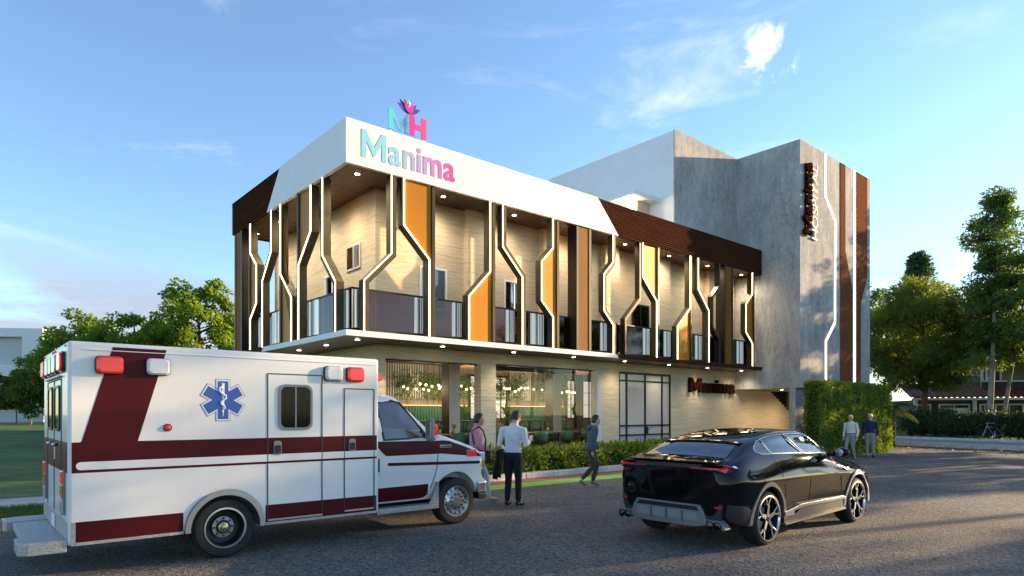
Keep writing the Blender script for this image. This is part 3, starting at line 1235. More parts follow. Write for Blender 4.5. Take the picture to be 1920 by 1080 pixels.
def lettering(text, parent, m, x0, x1, z0, cap, gap, y, bold, extr, frame='xz', shear=0.0, sub='letter'):
    """letters laid from x0 to x1 on a baseline z0; cap = height of the capital"""
    ms = [glyph(c, 1.0, bold, 0.5, shear) for c in text]
    if text[0] == 'M' and bold > 0.01:      # a plain heavy M (the thickened font glyph folds over itself)
        ys = [v.co.y for v in ms[0].vertices]
        lo_, hi_ = min(ys), max(ys)
        H_ = hi_ - lo_
        W_ = H_ * 1.12
        s_ = H_ * 0.21
        pm_ = [(0, 0), (0, 1), (s_ / H_ * 1.05, 1), (W_ / H_ / 2, 0.42), (W_ / H_ - s_ / H_ * 1.05, 1), (W_ / H_, 1), (W_ / H_, 0), (W_ / H_ - s_ / H_, 0), (W_ / H_ - s_ / H_, 0.62), (W_ / H_ / 2 + 0.03, 0.10), (W_ / H_ / 2 - 0.03, 0.10), (s_ / H_, 0.62), (s_ / H_, 0)]
        ms[0] = MB().pxy([(a * H_, lo_ + c * H_) for a, c in pm_], -0.5, 0.5).mesh('letter')
    hs = max(v.co.y for v in ms[0].vertices) - min(v.co.y for v in ms[0].vertices)
    k = cap / hs
    ws = []
    for me in ms:
        xs = [v.co.x for v in me.vertices]
        ws.append((min(xs), max(xs)))
    total = sum(b - a for a, b in ws) + gap * (len(text) - 1) / k
    kx = (x1 - x0) / total
    base = min(v.co.y for v in ms[0].vertices)
    x = x0
    out = []
    for me, (a, b_) in zip(ms, ws):
        for v in me.vertices:
            lx = x + (v.co.x - a) * kx
            lz = z0 + (v.co.y - base) * k
            ly = y - (v.co.z * 2) * extr * 0.5 - extr * 0.5
            if frame == 'xz':
                v.co = (lx, ly, lz)
            else:      # turned a quarter, reading upwards
                v.co = (-lz, ly, lx)
        x += (b_ - a) * kx + gap * kx / k
        me.materials.clear()
        me.materials.append(MAT[m])
        ob = bpy.data.objects.new(sub, me)
        col.objects.link(ob)
        ob.parent = parent
        out.append(ob)
    return out


gradient_mat('sign_run', [(0.0, (0.22, 0.60, 0.72)), (0.33, (0.25, 0.55, 0.70)), (0.62, (0.42, 0.30, 0.60)), (0.83, (0.60, 0.12, 0.42)), (1.0, (0.62, 0.02, 0.27))], 0, 0.45, 3.35)
gradient_mat('logo_teal', [(0.0, (0.05, 0.62, 0.68)), (0.45, (0.10, 0.48, 0.62)), (0.7, (0.05, 0.16, 0.45)), (1.0, (0.16, 0.55, 0.65))], 0, 1.3, 2.1, 0.25)
gradient_mat('logo_pink', [(0.0, (0.55, 0.02, 0.30)), (0.5, (0.80, 0.03, 0.33)), (1.0, (0.78, 0.08, 0.25))], 0, 1.8, 2.6, 0.3)
mat('logo_indigo', (0.07, 0.05, 0.30), 0.4, var=0.5, vscale=5)
mat('logo_magenta', (0.72, 0.02, 0.30), 0.4, var=0.3, vscale=6)
mat('logo_pale', (0.35, 0.62, 0.72), 0.4, var=0.2, vscale=6)

sg = site('fascia_sign', 'large Manima lettering fading from teal to magenta on white fascia', 'sign')
lettering('Manima', sg, 'sign_run', 0.43, 3.38, 8.385, 0.72, 0.07, -0.002, 0.024, 0.008)
lg = site('rooftop_logo', 'teal and pink MH letters under a lotus standing on the roof edge', 'sign')
z0, z1 = 9.37, 9.93
MB().pxz([(1.25, z0), (1.25, z1), (1.37, z1), (1.61, z0 + 0.20), (1.85, z1), (1.89, z1), (1.89, z0), (1.75, z0), (1.75, z0 + 0.28), (1.64, z0 + 0.02), (1.57, z0 + 0.02), (1.40, z0 + 0.33), (1.40, z0)],
         0.04, 0.075).build('letter_m', 'logo_teal', lg)
MB().pxz([(1.90, z0), (2.07, z0), (2.07, z0 + 0.20), (2.28, z0 + 0.20), (2.28, z0), (2.45, z0), (2.45, z1), (2.28, z1), (2.28, z0 + 0.34), (2.07, z0 + 0.34), (2.07, z1), (1.90, z1)],
         0.038, 0.073).build('letter_h', 'logo_pink', lg)
MB().box(1.29, 1.35, 0.06, 0.09, 9.2, z0 - 0.001).box(2.34, 2.40, 0.06, 0.09, 9.2, z0 - 0.001).build('bracket', 'grey_paint', lg)


def petal(ang, ln, wd, m, y, c=(1.88, 9.93)):
    p = []
    for t in np.linspace(0, 1, 7):
        p.append((t * ln, math.sin(PI * t ** 0.8) * wd))
    q = p + [(a, -b_) for a, b_ in reversed(p[1:-1])]
    ca, sa = math.cos(R(ang)), math.sin(R(ang))
    MB().pxz([(c[0] + x * ca - z * sa, c[1] + x * sa + z * ca) for x, z in q], y, y + 0.02).build('petal', m, lg)


for a, ln, wd, m, y in ((150, 0.42, 0.065, 'logo_indigo', 0.03), (30, 0.42, 0.065, 'logo_indigo', 0.03), (130, 0.44, 0.07, 'logo_indigo', 0.051), (52, 0.40, 0.06, 'logo_indigo', 0.051),
                        (118, 0.36, 0.06, 'logo_magenta', 0.008), (64, 0.34, 0.06, 'logo_magenta', 0.008), (90, 0.42, 0.075, 'logo_pale', 0.072), (76, 0.42, 0.05, 'logo_indigo', 0.093), (104, 0.42, 0.05, 'logo_indigo', 0.093)):
    petal(a, ln, wd, m, y)
MB().ball((1.86, 0.0, 10.20), (0.05, 0.02, 0.05)).build('lotus_heart', 'sign_white', lg)

sg = site('wall_sign', 'dark brown raised Manima lettering on stone wall beside the glazed door', 'sign')
lettering('Manima', sg, 'sign_brown', 16.92, 20.58, 2.69, 0.64, 0.07, WV - 0.002, 0.028, 0.14)
sg = site('tower_name_sign', 'thick brown Manima letters reading upwards on the sunlit tower face', 'sign')
# reading upwards: local -x is the letter height
lettering('Manima', sg, 'sign_brown', 9.72, 12.95, -21.62, 0.72, 0.06, VT - 0.06, 0.028, 0.12, 'up')
MB().box(21.2, 21.26, VT - 0.06, VT - 0.001, 9.8, 12.9).build('stand_off', 'sign_brown', sg)
sg = site('tower_hospital_sign', 'thin white HOSPITAL letters reading upwards beside the brown name', 'sign')
lettering('HOSPITAL', sg, 'sign_white', 9.62, 13.05, -22.32, 0.56, 0.06, VT - 0.04, 0.0, 0.05, 'up')
MB().box(22.0, 22.05, VT - 0.04, VT - 0.001, 9.7, 13.0).build('stand_off', 'sign_white', sg)

# ------------------------------------------------------------------ vehicles: shared helpers
mat('van_white', (0.80, 0.78, 0.75), 0.32, coat=0.35, var=0.04, vscale=1.2, bump=0.02, bscale=3)
mat('van_maroon', (0.075, 0.0055, 0.0085), 0.38, spec=0.18, var=0.12, vscale=1.5)
mat('rubber', (0.018, 0.018, 0.018), 0.75, var=0.25, vscale=14)
mat('steel', (0.62, 0.61, 0.59), 0.28, 0.95, var=0.08, vscale=5)
mat('dull_steel', (0.36, 0.36, 0.36), 0.5, 0.7, var=0.3, vscale=16, bump=0.3, bscale=40)
mat('dark_dish', (0.03, 0.03, 0.033), 0.4, 0.5)
mat('brass', (0.55, 0.43, 0.24), 0.3, 0.9)
mat('red_lens', (0.60, 0.015, 0.015), 0.18, coat=0.6, emit=(1, 0.03, 0.02), estr=0.10)
mat('clear_lens', (0.66, 0.67, 0.68), 0.16, coat=0.6, var=0.1, vscale=9)
mat('amber_lens', (0.75, 0.36, 0.02), 0.2, coat=0.5)
mat('orange_lens', (0.80, 0.22, 0.03), 0.2, coat=0.5)
mat('seal', (0.05, 0.045, 0.045), 0.7)
mat('star_blue', (0.035, 0.11, 0.40), 0.35)
mat('star_white', (0.82, 0.82, 0.82), 0.4)
mat('star_line', (0.13, 0.10, 0.16), 0.5)
mat('trim_black', (0.012, 0.012, 0.013), 0.35)
mat('trim_grey', (0.22, 0.225, 0.235), 0.5)
mat('tread_plate', (0.42, 0.41, 0.395), 0.5, 0.7, var=0.15, vscale=25, bump=0.35, bscale=45)
mat('dark_window', (0.004, 0.004, 0.005), 0.08, spec=0.2)
glass_mat('cab_glass', (0.72, 0.64, 0.46), 0.06)
glass_mat('suv_glass', (0.60, 0.54, 0.42), 0.10)
glass_mat('suv_rear_glass', (0.46, 0.50, 0.58), 0.10)
mat('seat_fabric', (0.10, 0.095, 0.09), 0.8)


def evaluate(ob):
    bpy.context.view_layer.update()
    dg = bpy.context.evaluated_depsgraph_get()
    return bpy.data.meshes.new_from_object(ob.evaluated_get(dg))


def cut(ob, cutters):
    """subtract solids (MB) from an object, leaving a plain mesh"""
    for cb in cutters:
        co = cb.build('cutter', 'interior_dark')
        md = ob.modifiers.new('cut', 'BOOLEAN')
        md.operation = 'DIFFERENCE'
        md.solver = 'EXACT'
        md.object = co
        co.parent = ob.parent
        me = evaluate(ob)
        ob.modifiers.clear()
        old = ob.data
        ob.data = me
        bpy.data.objects.remove(co)
    return ob


def catmull(P, n):
    """P: list of arrays; n samples per span"""
    P = [np.array(p, float) for p in P]
    out = []
    for i in range(len(P) - 1):
        p0, p1, p2, p3 = P[max(i - 1, 0)], P[i], P[i + 1], P[min(i + 2, len(P) - 1)]
        for k in range(n):
            t = k / n
            out.append(0.5 * ((2 * p1) + (-p0 + p2) * t + (2 * p0 - 5 * p1 + 4 * p2 - p3) * t * t + (-p0 + 3 * p1 - 3 * p2 + p3) * t ** 3))
    out.append(P[-1])
    return out


class Hull:
    """symmetric loft: stations (x, [(half width, z), ...] bottom centre to top centre)"""

    def __init__(s, stations, nx=3, nr=3, yc=0.0, smooth_x=True):
        s.yc = yc
        rows = []
        for x, ring in stations:
            r = catmull([np.array((w, z)) for w, z in ring], nr)
            rows.append(np.array([(x, max(0.0, q[0]), q[1]) for q in r]))
        s.rows = catmull(rows, nx) if nx > 1 else rows
        s.xs = np.array([r[0][0] for r in s.rows])

    def mb(s, scale=1.0):
        b = MB()
        full = []
        for r in s.rows:
            ring = [(x, s.yc - w, z) for x, w, z in r] + [(x, s.yc + w, z) for x, w, z in r[-2:0:-1]]
            full.append(ring)
        b.grid(full, closed=True)
        n = len(full[0])
        b.f.append(tuple(range(n - 1, -1, -1)))
        b.f.append(tuple((len(full) - 1) * n + k for k in range(n)))
        b.mi += [0, 0]
        return b

    def half(s, x, z):
        """half width at (x, z) on the side (largest one)"""
        i = int(np.clip(np.searchsorted(s.xs, x) - 1, 0, len(s.xs) - 2))
        t = (x - s.xs[i]) / max(1e-6, s.xs[i + 1] - s.xs[i])
        t = min(1, max(0, t))
        r = s.rows[i] * (1 - t) + s.rows[i + 1] * t
        best = 0.0
        for a, c in zip(r[:-1], r[1:]):
            lo, hi = min(a[2], c[2]), max(a[2], c[2])
            if lo - 1e-6 <= z <= hi + 1e-6:
                k = (z - a[2]) / (c[2] - a[2]) if abs(c[2] - a[2]) > 1e-9 else 0.5
                best = max(best, a[1] + (c[1] - a[1]) * k)
        return best

    def top(s, x, w=0.0):
        i = int(np.clip(np.searchsorted(s.xs, x) - 1, 0, len(s.xs) - 2))
        t = (x - s.xs[i]) / max(1e-6, s.xs[i + 1] - s.xs[i])
        t = min(1, max(0, t))
        r = s.rows[i] * (1 - t) + s.rows[i + 1] * t
        m = len(r) // 2
        for a, c in zip(r[m:-1], r[m + 1:]):
            if min(a[1], c[1]) - 1e-6 <= w <= max(a[1], c[1]) + 1e-6:
                k = (w - a[1]) / (c[1] - a[1]) if abs(c[1] - a[1]) > 1e-9 else 1
                return a[2] + (c[2] - a[2]) * k
        return r[-1][2]

    def patch(s, poly, off=0.004, sign=-1, seg=0.05, rings=5, thick=0.0):
        """(x, z) outline laid on the side, standing off by off"""
        pts = []
        n = len(poly)
        for i in range(n):
            a, c = np.array(poly[i]), np.array(poly[(i + 1) % n])
            m = max(1, int(np.linalg.norm(c - a) / seg))
            for k in range(m):
                pts.append(a + (c - a) * k / m)
        cen = np.mean(pts, axis=0)
        b = MB()
        rows = []
        for j in range(1, rings + 1):
            t = j / rings
            rows.append([(p[0], s.yc + sign * (s.half(p[0], p[1]) + off), p[1]) for p in [cen + (q - cen) * t for q in pts]])
        b.grid(rows, closed=True)
        k = len(b.v)
        b.v.append((cen[0], s.yc + sign * (s.half(*cen) + off), cen[1]))
        m = len(pts)
        for i in range(m):
            b.f.append((k, i, (i + 1) % m))
            b.mi.append(0)
        if thick:
            last = (rings - 1) * m
            k = len(b.v)
            b.v += [(x, y - sign * thick, z) for x, y, z in b.v[last:last + m]]
            for i in range(m):
                b.f.append((last + i, last + (i + 1) % m, k + (i + 1) % m, k + i))
                b.mi.append(0)
        return b

    def band(s, xs, zlo, zhi, off=0.004, sign=-1, nz=3):
        rows = []
        for j in range(nz + 1):
            rows.append([(x, s.yc + sign * (s.half(x, zlo(x) + (zhi(x) - zlo(x)) * j / nz) + off), zlo(x) + (zhi(x) - zlo(x)) * j / nz) for x in xs])
        return MB().grid(rows)


def rounded_rect(x0, x1, z0, z1, r, n=5):
    p = []
    for cx, cz, a0 in ((x1 - r, z1 - r, 0), (x0 + r, z1 - r, 90), (x0 + r, z0 + r, 180), (x1 - r, z0 + r, 270)):
        for k in range(n + 1):
            a = R(a0 + 90 * k / n)
            p.append((cx + r * math.cos(a), cz + r * math.sin(a)))
    return p


def ring_prism(outer, inner, y0, y1, plane='xz'):
    """frame between two outlines with the same number of points"""
    b = MB()
    n = len(outer)
    f = (lambda p, y: (p[0], y, p[1])) if plane == 'xz' else (lambda p, x: (x, p[0], p[1]))
    vs = [f(p, y0) for p in outer] + [f(p, y0) for p in inner] + [f(p, y1) for p in outer] + [f(p, y1) for p in inner]
    fs = []
    for i in range(n):
        j = (i + 1) % n
        fs += [(i, j, n + j, n + i), (2 * n + i, 3 * n + i, 3 * n + j, 2 * n + j), (i, 2 * n + i, 2 * n + j, j), (n + i, n + j, 3 * n + j, 3 * n + i)]
    return b.add(vs, fs)


def ply(outline, k, c=None):
    if c is None:
        c = (sum(p[0] for p in outline) / len(outline), sum(p[1] for p in outline) / len(outline))
    return [(c[0] + (x - c[0]) * k, c[1] + (z - c[1]) * k) for x, z in outline]


# ------------------------------------------------------------------ the ambulance (street frame coordinates, nose towards +u)
AO = (-4.8, -5.87, 0.0)
amb = site('ambulance', 'white box-bodied ambulance with maroon stripes and blue medical star', 'ambulance', AO[0], AO[1])


def ap(b, name, m, parent=None, **kw):
    return b.build(name, m, parent or amb, o=AO, **kw)


MR, MF, MS, MN = -6.64, -2.98, -7.05, -4.70      # module rear, front, near side, far side
# module with its wheel notch
AX, AZ, AR = -5.05, 0.37, 0.445
pr = [(MR, 0.35), (MR, 2.52), (MF, 2.52), (MF, 0.35)]
arc = [(AX + AR * math.cos(R(a)), AZ + AR * math.sin(R(a))) for a in np.linspace(-3, 183, 22)]
arc[0] = (arc[0][0], 0.35)
arc[-1] = (arc[-1][0], 0.35)
mod = ap(MB().pxz(pr + arc, MS, MN), 'module_body', 'van_white', bevel=0.035, seg=3)
Y = MS - 0.0035


def side_sheet(poly, name, m, parent=None, d=0.0):
    return ap(MB().pxz(poly, Y - d, MS + 0.002), name, m, parent or mod)


side_sheet([(MR + 0.035, 1.12), (MF - 0.035, 1.12), (MF - 0.035, 1.445), (-5.99, 1.445), (-5.70, 2.475), (-6.23, 2.475), (-6.515, 1.455), (-6.53, 1.445), (MR + 0.035, 1.445)], 'maroon_stripe', 'van_maroon')
w = [(-6.525 + 0.043 * math.cos(R(a)), 1.192 + 0.043 * math.sin(R(a))) for a in np.linspace(90, 270, 9)]
side_sheet(w + [(MF - 0.035, 1.147), (MF - 0.035, 1.237)], 'white_stripe', 'van_white', None, 0.003)
for a, c in ((-6.57, AX - AR - 0.03), (AX + AR + 0.03, -3.03)):
    side_sheet([(a, 0.385), (c, 0.385), (c, 0.60), (a, 0.60)], 'lower_stripe', 'van_maroon')
    side_sheet([(a if a < -6 else c - (c - a), 0.352), (c, 0.352), (c, 0.383), (a, 0.383)], 'tread_strip', 'tread_plate', None, 0.004)
side_sheet([(MR + 0.03, 0.352), (-6.572, 0.352), (-6.572, 0.60), (MR + 0.03, 0.60)], 'corner_plate', 'tread_plate', None, 0.002)
side_sheet([(-3.028, 0.352), (MF - 0.03, 0.352), (MF - 0.03, 0.60), (-3.028, 0.60)], 'corner_plate', 'tread_plate', None, 0.002)
for a, c in ((-6.5, -3.05),):
    ap(MB().pxz([(a, 2.430), (c, 2.430), (c + 0.01, 2.438), (a - 0.01, 2.438)], MS - 0.010, MS + 0.002), 'roof_lip', 'van_white', mod)
# wheel arch trim
o_ = [(AX + (AR + 0.012) * math.cos(R(a)), AZ + (AR + 0.012) * math.sin(R(a))) for a in np.linspace(-2, 182, 26)]
i_ = [(AX + (AR - 0.045) * math.cos(R(a)), AZ + (AR - 0.045) * math.sin(R(a))) for a in np.linspace(-2, 182, 26)]
b = MB()
for k in range(25):
    q = [o_[k], o_[k + 1], i_[k + 1], i_[k]]
    b.add([(x, MS - 0.03, z) for x, z in q] + [(x, MS + 0.05, z) for x, z in q], [(0, 1, 2, 3), (7, 6, 5, 4), (0, 4, 5, 1), (3, 2, 6, 7)])
ap(b, 'wheel_arch_trim', 'steel', mod, smooth=True)


def lamp_box(u0, u1, z0, z1, lens, deep=0.06):
    rr = rounded_rect(u0, u1, z0, z1, 0.04, 2)
    base = ap(MB().pxz(rr, MS - 0.035, MS + 0.002), 'warning_light', 'trim_black')
    b = MB()
    inn = ply(rr, 0.93)
    inn2 = ply(rr, 0.74)
    b.grid([[(x, MS - 0.034, z) for x, z in inn], [(x, MS - deep, z) for x, z in inn], [(x, MS - deep - 0.02, z) for x, z in inn2]], closed=True)
    n = len(inn)
    b.f.append(tuple(2 * n + k for k in range(n)))
    b.mi.append(0)
    ap(b, 'lens', lens, base)


lamp_box(-6.40, -6.13, 2.18, 2.375, 'red_lens')
lamp_box(-5.92, -5.67, 2.18, 2.375, 'clear_lens')
lamp_box(-3.81, -3.55, 2.185, 2.385, 'clear_lens')
lamp_box(-3.49, -3.23, 2.185, 2.385, 'red_lens')
mk = ap(MB().lathe([(0.045, MS + 0.002), (0.045, MS - 0.012), (0.036, MS - 0.014)], (-5.69, 0, 1.59), 'y', 18), 'side_marker', 'trim_black', smooth=True)
ap(MB().ball((-5.69, MS - 0.014, 1.59), (0.033, 0.02, 0.033)), 'lens', 'red_lens', mk, smooth='all')

# six-armed medical star with rod and snake
SC = (-5.085, 1.912)


def star(r, w):
    p = []
    for k in range(6):
        a = R(90 + 60 * k)
        ca, sa = math.cos(a), math.sin(a)
        ib = w / math.tan(R(30))     # where neighbouring arms meet
        for t, q in ((r, w), (r, -w)):
            pass
        c_in = R(90 + 60 * k - 30)
        rin = w / math.sin(R(30))
        p.append((SC[0] + rin * math.cos(c_in), SC[1] + rin * math.sin(c_in)))
        p.append((SC[0] + r * ca + w * sa, SC[1] + r * sa - w * ca))
        p.append((SC[0] + r * ca - w * sa, SC[1] + r * sa + w * ca))
    return p


st0 = side_sheet(star(0.252, 0.083), 'medical_star', 'star_line', None, 0.0)
ap(MB().pxz(star(0.246, 0.078), MS - 0.0055, MS), 'star_border', 'star_white', st0)
ap(MB().pxz(star(0.228, 0.061), MS - 0.0075, MS), 'star_field', 'star_blue', st0)
ap(MB().pxz([(SC[0] - 0.017, SC[1] + 0.205), (SC[0] + 0.017, SC[1] + 0.205), (SC[0] + 0.012, SC[1] - 0.05), (SC[0] + 0.003, SC[1] - 0.195), (SC[0] - 0.003, SC[1] - 0.195), (SC[0] - 0.010, SC[1] - 0.05)], MS - 0.0095, MS), 'rod', 'star_white', st0)
sn = [(0.005, 0.165), (-0.04, 0.15), (-0.045, 0.11), (-0.01, 0.075), (0.03, 0.055), (0.032, 0.025), (0.0, 0.0), (-0.028, -0.025), (-0.02, -0.05), (0.012, -0.07), (0.022, -0.095), (0.0, -0.115), (-0.015, -0.135), (-0.004, -0.155)]
ap(MB().tube([(SC[0] + a, MS - 0.0105, SC[1] + c) for a, c in sn], [0.008] + [0.013] * 8 + [0.010, 0.009, 0.008, 0.007, 0.004], 6, flat=1.0), 'snake', 'star_white', st0, smooth='all')


def seam(b, u0, u1, z0, z1, w=0.006, d=0.0075):
    for a, c, e, f_ in ((u0 - w, u0 + w, z0, z1), (u1 - w, u1 + w, z0, z1), (u0 + w, u1 - w, z1 - w, z1 + w), (u0 + w, u1 - w, z0 - w, z0 + w)):
        b.box(a, c, MS - d, MS - 0.0005, e, f_)
    return b


d1 = ap(seam(MB(), -4.55, -3.83, 0.405, 2.255), 'side_door', 'seal')
rr = rounded_rect(-4.415, -3.965, 1.54, 2.125, 0.09, 6)
fr = ap(ring_prism(rr, rounded_rect(-4.385, -3.995, 1.57, 2.095, 0.075, 6), MS - 0.016, MS - 0.001), 'window', 'trim_grey', d1, smooth=True)
ap(MB().pxz(rounded_rect(-4.384, -3.996, 1.571, 2.094, 0.075, 6), MS - 0.008, MS - 0.002), 'pane', 'dark_window', d1)
ap(MB().box(-4.20, -4.18, MS - 0.015, MS - 0.009, 1.572, 2.093), 'window_bar', 'trim_grey', d1)
hd = ap(MB().pxz(rounded_rect(-4.475, -4.375, 1.225, 1.405, 0.03, 4), MS - 0.015, MS - 0.002), 'handle', 'trim_grey', d1)
ap(MB().pxz(rounded_rect(-4.462, -4.388, 1.245, 1.35, 0.02, 4), MS - 0.024, MS - 0.016), 'paddle', 'trim_black', d1)
ap(MB().box(-4.55, -3.83, MS - 0.02, MS - 0.009, 0.40, 0.422), 'rub_rail', 'steel', d1)
d2 = ap(seam(MB(), -3.51, -3.06, 0.425, 2.09), 'locker_door', 'seal')
ap(MB().pxz(rounded_rect(-3.445, -3.345, 1.235, 1.405, 0.03, 4), MS - 0.015, MS - 0.002), 'handle', 'trim_grey', d2)
ap(MB().pxz(rounded_rect(-3.432, -3.358, 1.255, 1.355, 0.02, 4), MS - 0.024, MS - 0.016), 'paddle', 'trim_black', d2)
ap(MB().box(-3.51, -3.07, MS - 0.02, MS - 0.009, 0.415, 0.437), 'rub_rail', 'steel', d2)

# rear face
X = MR - 0.0035


def rear_sheet(v0, v1, z0, z1, name, m, parent=None, d=0.0):
    return ap(MB().box(X - d, MR + 0.002, v0, v1, z0, z1), name, m, parent or mod)


rear_sheet(MS + 0.035, MN - 0.035, 1.12, 1.445, 'maroon_stripe', 'van_maroon')
rear_sheet(MS + 0.03, MN - 0.03, 0.36, 0.60, 'tread_plate', 'tread_plate', None, 0.004)
for v, ln in ((-6.72, 'red_lens'), (-6.24, 'clear_lens'), (-5.875, 'amber_lens'), (-5.50, 'clear_lens'), (-5.02, 'red_lens')):
    rr = rounded_rect(v - 0.16, v + 0.16, 2.20, 2.42, 0.05, 3)
    lb = ap(MB().pyz(rr, MR - 0.03, MR + 0.002), 'warning_light', 'trim_black')
    ap(MB().pyz(ply(rr, 0.90), MR - 0.055, MR - 0.031), 'lens', ln, lb, bevel=0.012)
for v in (-6.9, -6.0, -5.87, -5.74, -4.85):
    ap(MB().ball((MR - 0.004, v, 2.475), (0.012, 0.02, 0.014), 8, 6), 'clearance_light', 'red_lens', smooth='all')
rd = ap(MB().box(MR - 0.008, MR - 0.001, -6.55, -6.54, 0.62, 2.14).box(MR - 0.008, MR - 0.001, -5.205, -5.195, 0.62, 2.14).box(MR - 0.008, MR - 0.001, -5.88, -5.87, 0.62, 2.14).box(MR - 0.008, MR - 0.001, -6.54, -5.205, 2.13, 2.14), 'rear_doors', 'seal')
ap(MB().box(MR - 0.03, MR - 0.001, -6.6, -5.15, 2.155, 2.17), 'rain_gutter', 'dull_steel', rd)
for v in (-6.21, -5.53):
    rr = rounded_rect(v - 0.23, v + 0.23, 1.55, 2.07, 0.07, 5)
    wf = ap(ring_prism(rr, rounded_rect(v - 0.20, v + 0.20, 1.58, 2.04, 0.06, 5), MR - 0.018, MR - 0.001, 'yz'), 'window', 'trim_black', rd)
    ap(MB().pyz(rounded_rect(v - 0.199, v + 0.199, 1.581, 2.039, 0.06, 5), MR - 0.010, MR - 0.002), 'pane', 'dark_window', rd)
ap(MB().box(MR - 0.012, MR - 0.003, -6.06, -5.92, 1.22, 1.40), 'latch_plate', 'dull_steel', rd)
for v in (-6.15, -5.65):
    ap(MB().ball((MR - 0.03, v, 1.395), (0.03, 0.035, 0.025), 10, 6), 'hinge_knob', 'steel', rd, smooth='all')
for v in (-6.78, -4.98):
    tl = ap(MB().box(MR - 0.02, MR - 0.001, v - 0.10, v + 0.10, 0.66, 1.14), 'tail_light', 'trim_grey', bevel=0.01)
    for z0, z1, ln in ((1.0, 1.13, 'red_lens'), (0.84, 0.98, 'orange_lens'), (0.68, 0.82, 'clear_lens')):
        ap(MB().box(MR - 0.034, MR - 0.021, v - 0.085, v + 0.085, z0, z1), 'lens', ln, tl, bevel=0.008)
ap(MB().box(MR - 0.02, MR - 0.008, -6.05, -5.75, 0.42, 0.57), 'number_plate', 'star_white', mod, bevel=0.004)
# rear step bumper
sb = MB().pxy([(MR - 0.005, MS + 0.02), (MR - 0.34, MS + 0.02), (MR - 0.42, MS + 0.10), (MR - 0.42, MS + 0.50), (MR - 0.005, MS + 0.50)], 0.29, 0.42)
sb.pxy([(MR - 0.005, MN - 0.02), (MR - 0.34, MN - 0.02), (MR - 0.42, MN - 0.10), (MR - 0.42, MN - 0.50), (MR - 0.005, MN - 0.50)], 0.29, 0.42)
sb.box(MR - 0.36, MR - 0.005, MS + 0.505, MN - 0.505, 0.33, 0.41)
ap(sb, 'rear_step', 'tread_plate', bevel=0.008)
ap(MB().box(MR + 0.2, -1.2, -6.35, -5.4, 0.26, 0.42), 'chassis', 'trim_black')
# front lamp of the module
fl = ap(MB().box(MF + 0.001, MF + 0.05, -6.86, -6.62, 2.17, 2.38), 'warning_light', 'trim_black')
ap(MB().pxz([(MF + 0.051, 2.18), (MF + 0.18, 2.24), (MF + 0.19, 2.29), (MF + 0.051, 2.37)], -6.84, -6.64), 'lens', 'red_lens', fl)

# cab: lofted shell
CY = -5.875


def cab_ring(zb, zt, belt, wl_=0.985, wr=0.86, hood=False):
    if hood:
        return [(0, zb), (0.80, zb), (0.955, zb + 0.05), (wl_, zb + 0.30), (wl_ + 0.015, 0.95), (wl_ - 0.005, zt - 0.10), (wl_ - 0.05, zt - 0.035), (wl_ - 0.20, zt + 0.0), (0.42, zt + 0.05), (0, zt + 0.065)]
    return [(0, zb), (0.80, zb), (0.955, zb + 0.05), (wl_, zb + 0.30), (wl_ + 0.02, 0.95), (wl_ + 0.015, belt), (wr + 0.05, zt - 0.25), (wr - 0.02, zt - 0.06), (wr - 0.25, zt + 0.0), (0, zt + 0.035)]


stn = [(-2.965, cab_ring(0.42, 2.05, 1.36)), (-2.75, cab_ring(0.42, 2.055, 1.36)), (-2.50, cab_ring(0.42, 2.02, 1.36, wr=0.84)), (-2.36, cab_ring(0.42, 1.91, 1.36, wr=0.84)),
       (-2.12, cab_ring(0.42, 1.70, 1.36, wr=0.86)), (-1.90, cab_ring(0.42, 1.51, 1.34, wr=0.88)), (-1.80, cab_ring(0.42, 1.44, 0, hood=True)), (-1.55, cab_ring(0.44, 1.37, 0, hood=True)),
       (-1.25, cab_ring(0.46, 1.28, 0, wl_=0.975, hood=True)), (-1.02, cab_ring(0.48, 1.19, 0, wl_=0.955, hood=True)), (-0.94, cab_ring(0.50, 1.12, 0, wl_=0.93, hood=True)), (-0.90, cab_ring(0.53, 1.04, 0, wl_=0.90, hood=True))]
hull = Hull(stn, 3, 3, CY)
cab = ap(hull.mb(), 'cab_body', 'van_white')
FX, FR_ = -1.51, 0.435
wheel_cut = MB().lathe([(FR_, -1.2), (FR_, -0.66)], (FX, CY, 0.40), 'y', 40)
wheel_cut2 = MB().lathe([(FR_, 0.66), (FR_, 1.2)], (FX, CY, 0.40), 'y', 40)
WIN = [(-2.875, 1.905), (-2.60, 1.945), (-2.44, 1.925), (-2.34, 1.83), (-2.07, 1.50), (-2.055, 1.385), (-2.80, 1.365)]
win_cut = MB().pxz(WIN, CY - 1.2, CY + 1.2)
room = [(x, [(w * 0.92 if i < 6 else max(0, w - 0.055), max(0.75, z) if i < 5 else z - 0.05) for i, (w, z) in enumerate(r)]) for x, r in stn[:6]]
room[0] = (-2.93, room[0][1])
inner = Hull(room, 3, 3, CY).mb()
ws = MB().pyz([(CY - 0.76, 1.48), (CY + 0.76, 1.48), (CY + 0.70, 1.93), (CY - 0.70, 1.93)], -2.47, -1.5)
for bb in (wheel_cut, wheel_cut2, win_cut, inner, ws):
    bb.v = [(x - AO[0], y - AO[1], z) for x, y, z in bb.v]
cut(cab, [wheel_cut, wheel_cut2, inner, win_cut, ws])
try:
    cab.data.polygons.foreach_set('use_smooth', [True] * len(cab.data.polygons))
    cab.data.set_sharp_from_angle(angle=R(38))
except Exception:
    pass
ap(hull.patch(ply(WIN, 1.0), -0.012), 'side_glass', 'cab_glass', cab, smooth='all')
ap(hull.patch(ply(WIN, 1.0), -0.012, 1), 'side_glass', 'cab_glass', cab, smooth='all')
